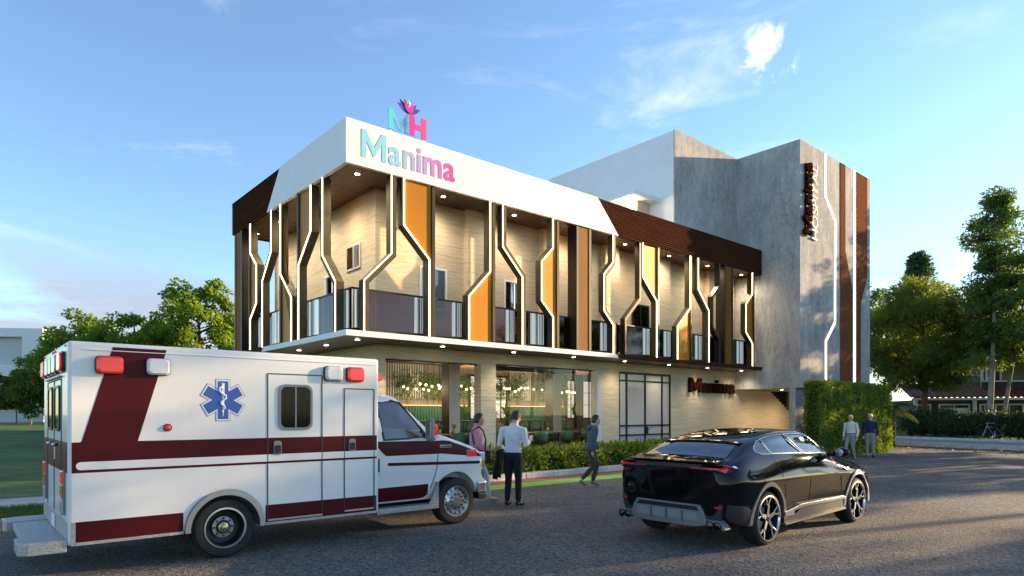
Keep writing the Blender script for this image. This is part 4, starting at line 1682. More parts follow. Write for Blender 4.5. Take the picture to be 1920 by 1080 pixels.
ap(MB().add([(-1.92, CY - 0.78, 1.485), (-1.92, CY + 0.78, 1.485), (-2.42, CY + 0.71, 1.945), (-2.42, CY - 0.71, 1.945)], [(0, 1, 2, 3)]), 'windscreen', 'cab_glass', cab)
# window rubber
rub = MB()
WO, WI = ply(WIN, 1.045), ply(WIN, 0.955)
n = len(WO)
for i in range(n):
    j = (i + 1) % n
    q = [WO[i], WO[j], WI[j], WI[i]]
    A = [(x, CY - hull.half(x, z) - 0.007, z) for x, z in q]
    B = [(x, y + 0.03, z) for x, y, z in A]
    rub.add(A + B, [(0, 1, 2, 3), (7, 6, 5, 4), (0, 4, 5, 1), (3, 2, 6, 7)])
ap(rub, 'window_rubber', 'trim_black', cab)
for v in (-6.35, -5.40):
    st_ = ap(MB().box(-2.88, -2.72, v - 0.22, v + 0.22, 0.9, 1.55).box(-2.70, -2.3, v - 0.22, v + 0.22, 0.85, 1.0).box(-2.86, -2.76, v - 0.12, v + 0.12, 1.56, 1.74), 'seat', 'seat_fabric', cab, bevel=0.03)
# paint bands on the cab
xs = np.linspace(-2.93, -1.80, 22)
tb = MB()
b = hull.band(xs, lambda x: 1.13 if x > -2.78 else 1.13 + (-2.78 - x) * 1.0, lambda x: 1.345 - (x + 2.93) * 0.012, 0.004)
ap(b, 'maroon_stripe', 'van_maroon', cab, smooth='all')
xs2 = np.concatenate([np.linspace(-1.80, -1.1, 14), np.linspace(-1.06, -0.925, 5)])
ap(hull.band(xs2, lambda x: 1.13 - (x + 1.8) * 0.10, lambda x: min(1.335 - (x + 1.8) * 0.05, hull.top(x, 0.90) - 0.055), 0.004), 'maroon_stripe', 'van_maroon', cab, smooth='all')
ap(hull.band(np.linspace(-2.74, -1.02, 30), lambda x: 0.985 - (x + 2.74) * 0.028, lambda x: 1.030 - (x + 2.74) * 0.028, 0.004), 'pin_stripe', 'van_maroon', cab, smooth='all')
ap(hull.band(np.linspace(-2.95, -2.03, 14), lambda x: 0.46 if x < -2.12 else 0.46 + (x + 2.12) * 0.6, lambda x: 0.665 + (x + 2.95) * 0.01, 0.004), 'lower_stripe', 'van_maroon', cab, smooth='all')
# door seam, handle, badge, side lamp
pts = [(-1.855, 1.37), (-1.86, 1.15), (-1.872, 0.97), (-1.91, 0.80), (-1.985, 0.60)]
ap(MB().tube([(x, CY - hull.half(x, z) - 0.004, z) for x, z in pts], 0.0065, 6), 'door_seam', 'seal', cab)
ap(MB().pxz(rounded_rect(-2.935, -2.88, 0.90, 1.10, 0.012, 3), CY - 1.022, CY - 0.97), 'door_handle', 'trim_black', cab, bevel=0.004)
ap(MB().ball((-2.905, CY - 1.005, 0.86), 0.016, 10, 6), 'door_lock', 'dull_steel', cab, smooth='all')
yb = CY - hull.half(-1.72, 1.26)
ap(MB().box(-1.82, -1.60, yb - 0.016, yb + 0.02, 1.215, 1.265), 'badge', 'dull_steel', cab, bevel=0.008)
for k in range(8):
    ap(MB().box(-1.80 + k * 0.024, -1.785 + k * 0.024, yb - 0.0185, yb - 0.0163, 1.228, 1.252), 'badge_letter', 'trim_black', cab)
yb = CY - hull.half(-1.2, 1.12)
sl = ap(MB().box(-1.30, -1.10, yb - 0.02, yb + 0.03, 1.06, 1.17), 'side_lamp', 'trim_grey', bevel=0.012)
ap(MB().box(-1.285, -1.115, yb - 0.034, yb - 0.021, 1.075, 1.155), 'lens', 'red_lens', sl, bevel=0.01)
# headlamp and grille
for sgn in (-1, 1):
    yy = CY + sgn * 0.80
    hl = ap(MB().box(-0.99, -0.875, yy - 0.135, yy + 0.135, 0.86, 1.12), 'headlamp', 'steel', bevel=0.02)
    ap(MB().box(-0.98, -0.90, CY + sgn * 0.936, CY + sgn * 0.955, 1.0, 1.10), 'lens', 'clear_lens', hl, bevel=0.006)
    ap(MB().box(-0.98, -0.90, CY + sgn * 0.936, CY + sgn * 0.958, 0.885, 0.985), 'indicator', 'orange_lens', hl, bevel=0.006)
    ap(MB().box(-0.99, -0.90, CY + sgn * 0.925, CY + sgn * 0.945, 0.66, 0.855), 'corner_trim', 'steel', hl, bevel=0.006)
ap(MB().box(-0.95, -0.87, CY - 0.62, CY + 0.62, 0.72, 1.08), 'grille', 'trim_grey', bevel=0.02)
bp_ = [(-1.08, CY - 1.01), (-0.90, CY - 0.99), (-0.79, CY - 0.86), (-0.76, CY), (-0.79, CY + 0.86), (-0.90, CY + 0.99), (-1.08, CY + 1.01)]
ap(MB().pxy(bp_, 0.46, 0.64), 'front_bumper', 'steel', bevel=0.02)
ap(MB().pxy([(x + 0.005, y) for x, y in bp_], 0.36, 0.455), 'bumper_skirt', 'trim_black', bevel=0.015)
# running board and splash plate
rb = MB().box(-2.96, -1.90, CY - 1.09, CY - 0.86, 0.30, 0.375)
ap(rb, 'running_board', 'tread_plate', bevel=0.006)
ap(MB().pxz([(-2.06, 0.38), (-1.885, 0.38), (-1.885, 0.70)], CY - 1.07, CY - 1.045), 'splash_plate', 'tread_plate')
ap(MB().pyz([(CY - 1.07, 0.38), (CY - 0.90, 0.38), (CY - 0.90, 0.70), (CY - 1.07, 0.70)], -1.90, -1.885), 'splash_plate', 'tread_plate')
# mirror
mi_ = ap(MB().pyz(rounded_rect(CY - 1.28, CY - 1.10, 1.33, 1.68, 0.05, 4), -2.16, -2.10), 'wing_mirror', 'trim_grey', bevel=0.02)
ap(MB().pyz(rounded_rect(CY - 1.26, CY - 1.12, 1.36, 1.65, 0.04, 4), -2.168, -2.161), 'mirror_glass', 'steel', mi_)
ap(MB().pyz(rounded_rect(CY - 1.25, CY - 1.08, 1.42, 1.60, 0.05, 4), -2.098, -2.02), 'mirror_lamp', 'red_lens', mi_, bevel=0.02)
ap(MB().tube([(-2.09, CY - 1.12, 1.42), (-2.08, CY - 1.0, 1.40), (-2.08, CY - 0.93, 1.40)], 0.03, 8), 'mirror_arm', 'trim_black', mi_)


def tyre_mesh(rad, wid, rim):
    h = wid / 2
    return [(rim, -h * 0.75), (rim + 0.015, -h * 0.95), (rad * 0.80, -h), (rad * 0.94, -h * 0.92), (rad, -h * 0.66), (rad, h * 0.66), (rad * 0.94, h * 0.92), (rad * 0.80, h), (rim + 0.015, h * 0.95), (rim, h * 0.75)]


def add_tread(b, c, rad, wid, n=44):
    for k in range(n):
        a = 2 * PI * (k + 0.5) / n
        for s_ in (-1, 1):
            y0, y1 = (0.01, wid * 0.33) if s_ > 0 else (-wid * 0.33, -0.01)
            da = PI / n * 0.72
            vs = []
            for r_ in (rad - 0.004, rad + 0.009):
                for aa, yy in ((a - da, y0), (a + da, y0), (a + da, y1), (a - da, y1)):
                    aa2 = aa + s_ * 0.02
                    vs.append((c[0] + r_ * math.cos(aa2), c[1] + yy, c[2] + r_ * math.sin(aa2)))
            b.add(vs, [(0, 3, 2, 1), (4, 5, 6, 7), (0, 1, 5, 4), (1, 2, 6, 5), (2, 3, 7, 6), (3, 0, 4, 7)])


def truck_wheel(u, v, front, s=-1):
    """s=-1: outer face towards -v"""
    c = (u, v, 0.368)
    b = MB().lathe(tyre_mesh(0.358, 0.235, 0.235), c, 'y', 40, cap=False)
    add_tread(b, c, 0.358, 0.235)
    t = ap(b, 'wheel', 'rubber', smooth=True)
    q = s * 0.235 / 2
    if front:
        ap(MB().lathe([(0.238, q * 0.85), (0.245, q * 1.02), (0.228, q * 1.0), (0.21, q * 0.62), (0.175, q * 0.72), (0.15, q * 0.98), (0.075, q * 1.06), (0.07, q * 1.22), (0.0, q * 1.25)], c, 'y', 36, cap=False), 'rim', 'steel', t, smooth=True)
        for k in range(10):
            a = 2 * PI * k / 10
            ap(MB().lathe([(0.014, q * 0.9), (0.014, q * 1.2), (0.0, q * 1.22)], (u + 0.112 * math.cos(a), v, 0.368 + 0.112 * math.sin(a)), 'y', 6), 'wheel_nut', 'dark_dish', t)
        for k in range(14):
            a = 2 * PI * (k + 0.5) / 14
            ap(MB().ball((u + 0.190 * math.cos(a), v + q * 0.72, 0.368 + 0.190 * math.sin(a)), (0.014, 0.016, 0.014), 8, 5), 'vent_hole', 'dark_dish', t)
    else:
        ap(MB().lathe([(0.236, q * 0.7), (0.246, q * 1.02), (0.226, q * 1.03), (0.222, q * 0.9)], c, 'y', 40, cap=False), 'rim_ring', 'steel', t, smooth=True)
        ap(MB().lathe([(0.222, q * 0.9), (0.205, q * 0.4), (0.195, -q * 0.2), (0.13, -q * 0.25), (0.125, q * 0.0), (0.0, q * 0.0)], c, 'y', 40, cap=False), 'rim', 'dark_dish', t, smooth=True)
        ap(MB().lathe([(0.128, q * 0.02), (0.128, q * 0.16), (0.085, q * 0.2), (0.082, q * 0.02)], c, 'y', 32, cap=False), 'hub_ring', 'dull_steel', t, smooth=True)
        ap(MB().lathe([(0.066, q * 0.02), (0.066, q * 0.45), (0.055, q * 0.55), (0.04, q * 0.58), (0.036, q * 0.78), (0.0, q * 0.85)], c, 'y', 24), 'hub_cap', 'brass', t, smooth=True)
        for k in range(8):
            a = 2 * PI * k / 8
            ap(MB().lathe([(0.012, q * 0.1), (0.012, q * 0.36), (0.0, q * 0.38)], (u + 0.106 * math.cos(a), v, 0.368 + 0.106 * math.sin(a)), 'y', 6), 'wheel_nut', 'trim_black', t)
    return t


truck_wheel(AX, MS + 0.135, False, -1)
truck_wheel(AX, MN - 0.135, False, 1)
truck_wheel(FX, CY - 0.89, True, -1)
truck_wheel(FX, CY + 0.89, True, 1)
ap(MB().lathe([(0.05, MS + 0.3), (0.05, MN - 0.3)], (AX, 0, 0.37), 'y', 10), 'rear_axle', 'trim_black')

# ------------------------------------------------------------------ the black sport utility car (nose towards +u)
mat('car_black', (0.0045, 0.0045, 0.005), 0.05, spec=0.32)
mat('car_trim', (0.21, 0.21, 0.215), 0.42, 0.5)
mat('car_trim_dark', (0.032, 0.032, 0.035), 0.45, 0.2)
mat('gold_trim', (0.62, 0.55, 0.42), 0.2, 0.9)
mat('lamp_red', (0.34, 0.008, 0.018), 0.15, coat=0.4, emit=(1, 0.02, 0.04), estr=0.04)
mat('rim_steel', (0.60, 0.60, 0.62), 0.14, 1.0)
mat('rim_dark', (0.09, 0.10, 0.13), 0.18, 0.9)
mat('seat_grey', (0.16, 0.155, 0.15), 0.7)
SO = (2.1, -9.98, 0.0)
suv = site('sport_utility_car', 'glossy black coupe-roofed sport utility car with silver rear diffuser and five-spoke wheels', 'car', SO[0], SO[1])
SY = -9.98


def cp(b, name, m, parent=None, **kw):
    return b.build(name, m, parent or suv, o=SO, **kw)


#       x,    bottom, sill w, mid w, shoulder w, shoulder z, belt w, belt z, roof-edge w, roof-edge z, roof z
ST = [(-0.24, 0.46, 0.66, 0.72, 0.74, 0.88, 0.70, 1.00, 0.60, 1.040, 1.055),
      (-0.17, 0.40, 0.78, 0.83, 0.85, 0.90, 0.80, 1.03, 0.66, 1.085, 1.105),
      (-0.05, 0.32, 0.86, 0.915, 0.925, 0.92, 0.86, 1.06, 0.70, 1.125, 1.150),
      (0.12, 0.28, 0.90, 0.955, 0.955, 0.92, 0.87, 1.11, 0.70, 1.165, 1.190),
      (0.35, 0.26, 0.90, 0.965, 0.965, 0.90, 0.86, 1.15, 0.68, 1.255, 1.290),
      (0.62, 0.26, 0.88, 0.965, 0.965, 0.90, 0.85, 1.17, 0.665, 1.345, 1.385),
      (1.00, 0.26, 0.87, 0.94, 0.955, 0.90, 0.86, 1.165, 0.665, 1.415, 1.465),
      (1.50, 0.26, 0.87, 0.925, 0.95, 0.90, 0.87, 1.15, 0.675, 1.465, 1.520),
      (2.00, 0.26, 0.87, 0.925, 0.945, 0.89, 0.87, 1.13, 0.68, 1.465, 1.525),
      (2.40, 0.26, 0.87, 0.93, 0.945, 0.88, 0.87, 1.105, 0.67, 1.415, 1.480),
      (2.75, 0.26, 0.87, 0.94, 0.945, 0.87, 0.865, 1.07, 0.70, 1.25, 1.310),
      (3.05, 0.26, 0.87, 0.95, 0.95, 0.86, 0.86, 1.03, 0.73, 1.085, 1.120),
      (3.30, 0.26, 0.88, 0.955, 0.955, 0.84, 0.86, 0.985, 0.66, 1.02, 1.045),
      (3.70, 0.26, 0.90, 0.955, 0.945, 0.81, 0.85, 0.925, 0.62, 0.965, 0.985),
      (4.05, 0.28, 0.86, 0.92, 0.90, 0.74, 0.80, 0.845, 0.58, 0.885, 0.900),
      (4.28, 0.30, 0.78, 0.83, 0.80, 0.66, 0.70, 0.76, 0.52, 0.79, 0.800),
      (4.38, 0.34, 0.66, 0.70, 0.66, 0.60, 0.58, 0.66, 0.46, 0.68, 0.685)]


def suv_ring(r, inset=0.0, floor=None):
    x, zb, sw, mw, hw, hz, bw, bz, rw, rz, tz = r
    ring = [(0, zb), (sw * 0.75, zb), (sw, zb + 0.03), (mw, zb + 0.22), (hw, hz - 0.12), (hw - 0.005, hz), (bw, bz), (0.5 * (bw + rw) - 0.012, 0.5 * (bz + rz) + 0.012), (rw, rz), (rw * 0.55, tz - 0.008), (0, tz)]
    if inset:
        ring = [(max(0, w - inset) if w > 0 else 0, max(floor, z) if i < 6 else z - inset * 0.8) for i, (w, z) in enumerate(ring)]
    return (x, ring)


sh = Hull([suv_ring(r) for r in ST], 3, 3, SY)
body = cp(sh.mb(), 'car_body', 'car_black')
RWX, FWX, WZ, WR = 0.655, 3.49, 0.362, 0.362
inner = Hull([suv_ring(r, 0.06, 0.72) for r in ST[4:11]], 3, 3, SY).mb()
Q_WIN = [(0.60, 1.235), (0.66, 1.30), (0.80, 1.37), (0.875, 1.385), (0.915, 1.20), (0.70, 1.205)]
R_WIN = [(0.955, 1.205), (0.915, 1.395), (1.10, 1.425), (1.42, 1.45), (1.47, 1.45), (1.80, 1.185)]
F_WIN = [(1.87, 1.18), (1.56, 1.455), (1.75, 1.46), (2.05, 1.448), (2.25, 1.40), (2.45, 1.30), (2.64, 1.155)]
cuts = [MB().lathe([(0.425, -1.2), (0.425, -0.58)], (x, SY, WZ), 'y', 40) for x in (RWX, FWX)] + [MB().lathe([(0.425, 0.58), (0.425, 1.2)], (x, SY, WZ), 'y', 40) for x in (RWX, FWX)]
cuts += [inner] + [MB().pxz(w_, SY - 1.2, SY + 1.2) for w_ in (Q_WIN, R_WIN, F_WIN)]
rwc = MB()
RW = [(0.135, 0.655, 1.175), (0.56, 0.575, 1.358)]      # x, half width, z of rear window foot and head
rwc.add([(0.15, SY - 0.60, 1.12), (0.15, SY + 0.60, 1.12), (0.62, SY + 0.52, 1.28), (0.62, SY - 0.52, 1.28),
         (0.02, SY - 0.60, 1.32), (0.02, SY + 0.60, 1.32), (0.45, SY + 0.52, 1.52), (0.45, SY - 0.52, 1.52)],
        [(0, 3, 2, 1), (4, 5, 6, 7), (0, 1, 5, 4), (1, 2, 6, 5), (2, 3, 7, 6), (3, 0, 4, 7)])
wsc = MB().add([(2.42, SY - 0.62, 1.36), (2.42, SY + 0.62, 1.36), (2.95, SY + 0.66, 1.05), (2.95, SY - 0.66, 1.05),
                (2.62, SY - 0.62, 1.62), (2.62, SY + 0.62, 1.62), (3.20, SY + 0.66, 1.20), (3.20, SY - 0.66, 1.20)],
               [(0, 3, 2, 1), (4, 5, 6, 7), (0, 1, 5, 4), (1, 2, 6, 5), (2, 3, 7, 6), (3, 0, 4, 7)])
cuts += [rwc, wsc]
for bb in cuts:
    bb.v = [(x - SO[0], y - SO[1], z) for x, y, z in bb.v]
cut(body, cuts)
try:
    body.data.polygons.foreach_set('use_smooth', [True] * len(body.data.polygons))
    body.data.set_sharp_from_angle(angle=R(32))
except Exception:
    pass
for nm, w_ in (('quarter_glass', Q_WIN), ('rear_side_glass', R_WIN), ('front_side_glass', F_WIN)):
    for sgn in (-1, 1):
        cp(sh.patch(w_, -0.008, sgn), nm, 'suv_glass', body, smooth='all')
# bright surround of the side glazing
for sgn in (-1,):
    for w_ in (Q_WIN, R_WIN, F_WIN):
        b = MB()
        wo, wi = ply(w_, 1.05), ply(w_, 0.965)
        for i in range(len(w_)):
            j = (i + 1) % len(w_)
            for t0 in range(3):
                f_ = lambda P, t: (P[i][0] + (P[j][0] - P[i][0]) * t, P[i][1] + (P[j][1] - P[i][1]) * t)
                q = [f_(wo, t0 / 3), f_(wo, (t0 + 1) / 3), f_(wi, (t0 + 1) / 3), f_(wi, t0 / 3)]
                A = [(x, SY + sgn * (sh.half(x, z) + 0.006), z) for x, z in q]
                B = [(x, y - sgn * 0.02, z) for x, y, z in A]
                b.add(A + B, [(0, 1, 2, 3), (7, 6, 5, 4), (0, 4, 5, 1), (3, 2, 6, 7)])
        cp(b, 'window_trim', 'gold_trim', body)


def top_patch(xs, wf, off, name, m, parent, ny=8):
    rows = []
    for x in xs:
        w_ = wf(x)
        rows.append([(x, SY + w_ * t, sh.top(x, abs(w_ * t)) + off) for t in np.linspace(-1, 1, ny)])
    return cp(MB().grid(rows), name, m, parent, smooth='all')


top_patch(np.linspace(0.09, 0.60, 8), lambda x: 0.655 - 0.10 * (x - 0.09) / 0.5, 0.006, 'rear_window', 'suv_rear_glass', body)
top_patch(np.linspace(2.44, 3.10, 8), lambda x: 0.63 + 0.05 * (x - 2.44), 0.004, 'windscreen', 'suv_glass', body)
# roof spoiler lip over the rear window and tail lip under it
cp(MB().grid([[(0.60, SY + y, sh.top(0.60, abs(y)) + 0.004) for y in np.linspace(-0.62, 0.62, 9)], [(0.51, SY + y, sh.top(0.60, abs(y)) + 0.012 - 0.012) for y in np.linspace(-0.60, 0.60, 9)],
              [(0.51, SY + y, sh.top(0.60, abs(y)) - 0.02) for y in np.linspace(-0.60, 0.60, 9)]]), 'roof_spoiler', 'car_black', body)
cp(MB().pxz([(0.05, 1.165), (-0.12, 1.142), (-0.215, 1.128), (-0.21, 1.108), (-0.05, 1.105)], SY - 0.70, SY + 0.70), 'tail_spoiler', 'car_black', body, bevel=0.012)
# seats
for y in (-0.40, 0.40):
    for x in (0.95, 2.05):
        s_ = cp(MB().box(x - 0.08, x + 0.08, SY + y - 0.25, SY + y + 0.25, 0.74, 1.22).box(x + 0.09, x + 0.45, SY + y - 0.25, SY + y + 0.25, 0.73, 0.86), 'seat', 'seat_grey', body, bevel=0.04)
        cp(MB().box(x - 0.05, x + 0.05, SY + y - 0.14, SY + y + 0.14, 1.225, 1.36), 'headrest', 'seat_grey', body, bevel=0.035)

# rear: light bar, lamps, lower diffuser
RXF = lambda z: -0.245 if z < 1.0 else -0.245 + (z - 1.0) * 1.0
cp(MB().pyz([(SY - 0.55, 1.045), (SY + 0.55, 1.045), (SY + 0.52, 1.09), (SY - 0.52, 1.09)], -0.262, -0.10), 'light_bar', 'car_trim_dark', body)
for sgn in (-1, 1):
    # outline in (distance from centre, z), front face bends round the corner
    def rear_x(w):
        return float(np.interp(w, [0, 0.66, 0.74, 0.80, 0.86, 0.93, 0.97], [-0.262, -0.262, -0.256, -0.226, -0.175, -0.085, 0.02]))
    for nm, m_, pl, d in (('tail_lamp', 'car_trim_dark', [(0.34, 1.035), (0.34, 1.085), (0.80, 1.10), (0.93, 1.05), (0.84, 0.985), (0.74, 1.02)], 0.0),
                          ('lens', 'lamp_red', [(0.35, 1.040), (0.37, 1.054), (0.775, 1.056), (0.83, 1.08), (0.865, 1.055), (0.835, 1.0), (0.765, 1.036)], 0.006)):
        b = MB()
        n = len(pl)
        f_ = [(rear_x(w) - d, SY + sgn * w, z) for w, z in pl]
        g_ = [(x + 0.10, y, z) for x, y, z in f_]
        b.add(f_ + g_, [tuple(range(n)), tuple(range(2 * n - 1, n - 1, -1))] + [(i, (i + 1) % n, n + (i + 1) % n, n + i) for i in range(n)])
        if nm == 'tail_lamp':
            tl = cp(b, nm, m_)
        else:
            cp(b, nm, m_, tl)
    b = MB().pyz([(SY + sgn * 0.85, 1.02), (SY + sgn * 0.92, 1.05), (SY + sgn * 0.86, 1.085)], -0.09, -0.02)
    cp(b, 'reflector', 'clear_lens', tl)
# bumper: black slot, silver carrier with ribs, exhausts
cp(MB().pyz([(SY - 0.76, 0.36), (SY - 0.80, 0.60), (SY - 0.55, 0.63), (SY + 0.55, 0.63), (SY + 0.80, 0.60), (SY + 0.76, 0.36)], -0.22, 0.0), 'bumper_skirt', 'car_trim_dark', body, bevel=0.02)
for sgn in (-1, 1):
    cp(sh.patch([(-0.17, 0.40), (-0.17, 0.60), (0.10, 0.57), (0.19, 0.50), (0.20, 0.34), (0.02, 0.34)], 0.012, sgn), 'bumper_corner', 'car_trim_dark', body)
dif = MB().pyz([(SY - 0.62, 0.325), (SY - 0.60, 0.38), (SY - 0.555, 0.50), (SY - 0.50, 0.575), (SY + 0.50, 0.575), (SY + 0.555, 0.50), (SY + 0.60, 0.38), (SY + 0.62, 0.325), (SY + 0.42, 0.285), (SY - 0.42, 0.285)], -0.275, -0.18)
dob = cp(dif, 'rear_diffuser', 'car_trim', bevel=0.008)
cp(MB().pyz([(SY - 0.50, 0.50), (SY - 0.46, 0.553), (SY + 0.46, 0.553), (SY + 0.50, 0.50)], -0.279, -0.26), 'slot', 'trim_black', dob)
for i in range(4):
    a = SY - 0.49 + i * 0.2475
    cp(MB().box(-0.281, -0.27, a + 0.014, a + 0.234, 0.365, 0.478), 'diffuser_panel', 'trim_grey', dob)
    if i:
        cp(MB().box(-0.305, -0.276, a - 0.012, a + 0.012, 0.345, 0.488), 'rib', 'car_trim', dob)
for sgn in (-1, 1):
    w0 = MB().pyz([(SY + sgn * 0.60, 0.40), (SY + sgn * 0.78, 0.395), (SY + sgn * 0.87, 0.30), (SY + sgn * 0.84, 0.275), (SY + sgn * 0.76, 0.34), (SY + sgn * 0.62, 0.31)], -0.262, -0.12)
    cp(w0, 'diffuser_wing', 'car_trim', dob, bevel=0.006)
    for k in (0.655, 0.765):
        ex = cp(MB().lathe([(0.043, -0.12), (0.05, -0.275), (0.055, -0.285), (0.048, -0.285), (0.042, -0.20), (0.0, -0.20)], (0, SY + sgn * k, 0.335), 'x', 20, cap=False), 'exhaust', 'trim_black', dob, smooth=True)
    cp(MB().pyz([(SY + sgn * 0.56, 0.555), (SY + sgn * 0.79, 0.545), (SY + sgn * 0.79, 0.568), (SY + sgn * 0.56, 0.578)], -0.236, -0.20), 'rear_reflector', 'lamp_red', dob)
cp(MB().pyz([(SY - 0.26, 0.70), (SY - 0.16, 0.90), (SY + 0.16, 0.90), (SY + 0.26, 0.70)], -0.2462, -0.235), 'reflection_panel', 'car_black', body)  # added trapezoid, shaped like a dark reflection in the tail paint

# wheel arch lips and sills
for x in (RWX, FWX):
    for sgn in (-1, 1):
        b = MB()
        an = np.linspace(-6, 186, 15)
        o_, i_ = [], []
        for a in an:
            ro = 0.475 + 0.02 * (math.cos(R(a - 90) * 4))
            o_.append((x + ro * math.cos(R(a)), WZ + ro * math.sin(R(a)) * 0.99))
            i_.append((x + 0.425 * math.cos(R(a)), WZ + 0.425 * math.sin(R(a))))
        for k in range(14):
            q = [o_[k], o_[k + 1], i_[k + 1], i_[k]]
            A = [(px, SY + sgn * (max(sh.half(px, max(z, 0.36)), 0.93) + 0.022), z) for px, z in q]
            B = [(px, y - sgn * 0.06, z) for px, y, z in A]
            b.add(A + B, [(0, 1, 2, 3), (7, 6, 5, 4), (0, 4, 5, 1), (3, 2, 6, 7)])
        cp(b, 'wheel_arch_lip', 'car_trim', body)
for sgn in (-1, 1):
    yo = SY + sgn * 0.965
    yi = SY + sgn * 0.86
    sl_ = cp(MB().pxz([(1.09, 0.335), (1.09, 0.405), (1.24, 0.425), (1.55, 0.475), (2.95, 0.475), (3.05, 0.445), (3.05, 0.42), (1.62, 0.425), (1.36, 0.395), (1.36, 0.335)], yo, yi), 'sill_trim', 'car_trim', body, bevel=0.006)
    cp(MB().pxz([(1.09, 0.255), (1.09, 0.33), (1.36, 0.33), (1.62, 0.42), (3.05, 0.415), (3.05, 0.30)], yo - sgn * 0.018, yi), 'sill', 'car_trim_dark', body)
    cp(MB().pxz([(1.09, 0.225), (1.09, 0.252), (3.03, 0.295), (3.03, 0.265)], yo + sgn * 0.004, yi), 'sill_blade', 'car_trim', body)
    # mirror
    mm = cp(MB().ball((2.63, SY + sgn * 1.06, 1.165), (0.085, 0.125, 0.075), 14, 10), 'wing_mirror', 'car_black', smooth='all')
    cp(MB().lathe([(0.0, 2.545), (0.055, 2.548), (0.06, 2.56)], (0, SY + sgn * 1.06, 1.165), 'x', 16, cap=False), 'mirror_glass', 'rim_steel', mm)
    cp(MB().box(2.60, 2.67, SY + sgn * 0.86, SY + sgn * 0.97, 1.105, 1.135), 'mirror_arm', 'car_black', mm)


# door shut lines and fender vent as slim dark beads
def bead(pts, r=0.004, m='trim_black', sgn=-1, nm='shut_line'):
    cp(MB().tube([(x, SY + sgn * (sh.half(x, z) + 0.0015), z) for x, z in pts], r, 6), nm, m, body)


bead([(1.86, 1.17), (1.88, 1.0), (1.88, 0.8), (1.87, 0.6), (1.86, 0.49)])
bead([(2.70, 1.08), (2.84, 0.98), (2.90, 0.80), (2.90, 0.60), (2.88, 0.49)])
bead([(0.92, 1.18), (0.98, 1.05), (1.05, 0.90), (1.12, 0.75), (1.14, 0.60)])
bead([(3.02, 0.90), (3.12, 0.86), (3.20, 0.90), (3.02, 0.90)], 0.012, 'trim_black', -1, 'fender_vent')

def car_wheel(x, y, s):
    c = (x, y, WZ)
    b = MB().lathe(tyre_mesh(WR - 0.006, 0.27, 0.292), c, 'y', 44, cap=False)
    add_tread(b, c, WR - 0.009, 0.27, 50)
    t = cp(b, 'wheel', 'rubber', smooth=True)
    q = s * 0.135
    cp(MB().lathe([(0.294, q * 0.8), (0.304, q * 1.0), (0.286, q * 1.02), (0.278, q * 0.85)], c, 'y', 44, cap=False), 'rim_ring', 'rim_steel', t, smooth=True)
    cp(MB().lathe([(0.280, q * 0.9), (0.27, -q * 0.6), (0.0, -q * 0.6)], c, 'y', 40, cap=False), 'rim_barrel', 'rim_dark', t, smooth=True)
    cp(MB().lathe([(0.16, -q * 0.3), (0.16, -q * 0.1), (0.0, -q * 0.1)], c, 'y', 30, cap=False), 'brake_disc', 'dull_steel', t)
    cp(MB().lathe([(0.055, q * 0.2), (0.055, q * 0.86), (0.035, q * 0.92), (0.0, q * 0.92)], c, 'y', 20, cap=False), 'hub_cap', 'rim_dark', t, smooth=True)
    for k in range(5):
        a = R(90 + 72 * k)
        ca, sa = math.cos(a), math.sin(a)
        b = MB()

        def P(r_, w_, h_):
            return (x + r_ * ca - w_ * sa, y + h_, WZ + r_ * sa + w_ * ca)
        for r0, r1, o0, o1, w0, w1 in ((0.045, 0.175, 0, 0, 0.030, 0.022), (0.17, 0.282, 0.010, 0.066, 0.013, 0.012), (0.17, 0.282, -0.010, -0.066, 0.013, 0.012)):
            vs = [P(r0, o0 - w0, q * 0.88), P(r0, o0 + w0, q * 0.88), P(r1, o1 + w1, q * 0.98), P(r1, o1 - w1, q * 0.98), P(r0, o0 - w0, q * 0.55), P(r0, o0 + w0, q * 0.55), P(r1, o1 + w1, q * 0.6), P(r1, o1 - w1, q * 0.6)]
            b.add(vs, [(0, 1, 2, 3), (7, 6, 5, 4), (0, 4, 5, 1), (1, 5, 6, 2), (2, 6, 7, 3), (3, 7, 4, 0)])
        cp(b, 'spoke', 'rim_steel', t, bevel=0.003)
    return t


for x in (RWX, FWX):
    car_wheel(x, SY - 0.825, -1)
    car_wheel(x, SY + 0.825, 1)
    cp(MB().lathe([(0.04, SY - 0.7), (0.04, SY + 0.7)], (x, 0, WZ), 'y', 8), 'axle', 'trim_black')

# ------------------------------------------------------------------ vegetation
rng = np.random.default_rng(11)
mat('bark', (0.085, 0.060, 0.042), 0.9, var=0.4, vscale=7, stretch=(1, 1, 0.25), bump=0.6, bscale=18)
mat('pale_bark', (0.26, 0.235, 0.20), 0.85, var=0.35, vscale=7, stretch=(1, 1, 0.35), bump=0.4, bscale=18)
mat('red_bark', (0.13, 0.060, 0.035), 0.9, var=0.4, vscale=8, bump=0.6, bscale=18)
leaf_mat('leaf_broad', (0.075, 0.145, 0.024), (0.185, 0.285, 0.045), 0.48)
leaf_mat('leaf_mid', (0.045, 0.095, 0.018), (0.110, 0.175, 0.030), 0.40)
leaf_mat('leaf_dark', (0.050, 0.105, 0.030), (0.120, 0.190, 0.048), 0.45)
leaf_mat('leaf_fir', (0.034, 0.085, 0.045), (0.065, 0.135, 0.070), 0.28)
leaf_mat('leaf_pine', (0.072, 0.120, 0.030), (0.165, 0.205, 0.046), 0.5, 0.8)
leaf_mat('leaf_hedge_dark', (0.018, 0.042, 0.016), (0.045, 0.080, 0.026), 0.25)
leaf_mat('leaf_hedge', (0.085, 0.150, 0.024), (0.180, 0.260, 0.042), 0.45, 2.2)
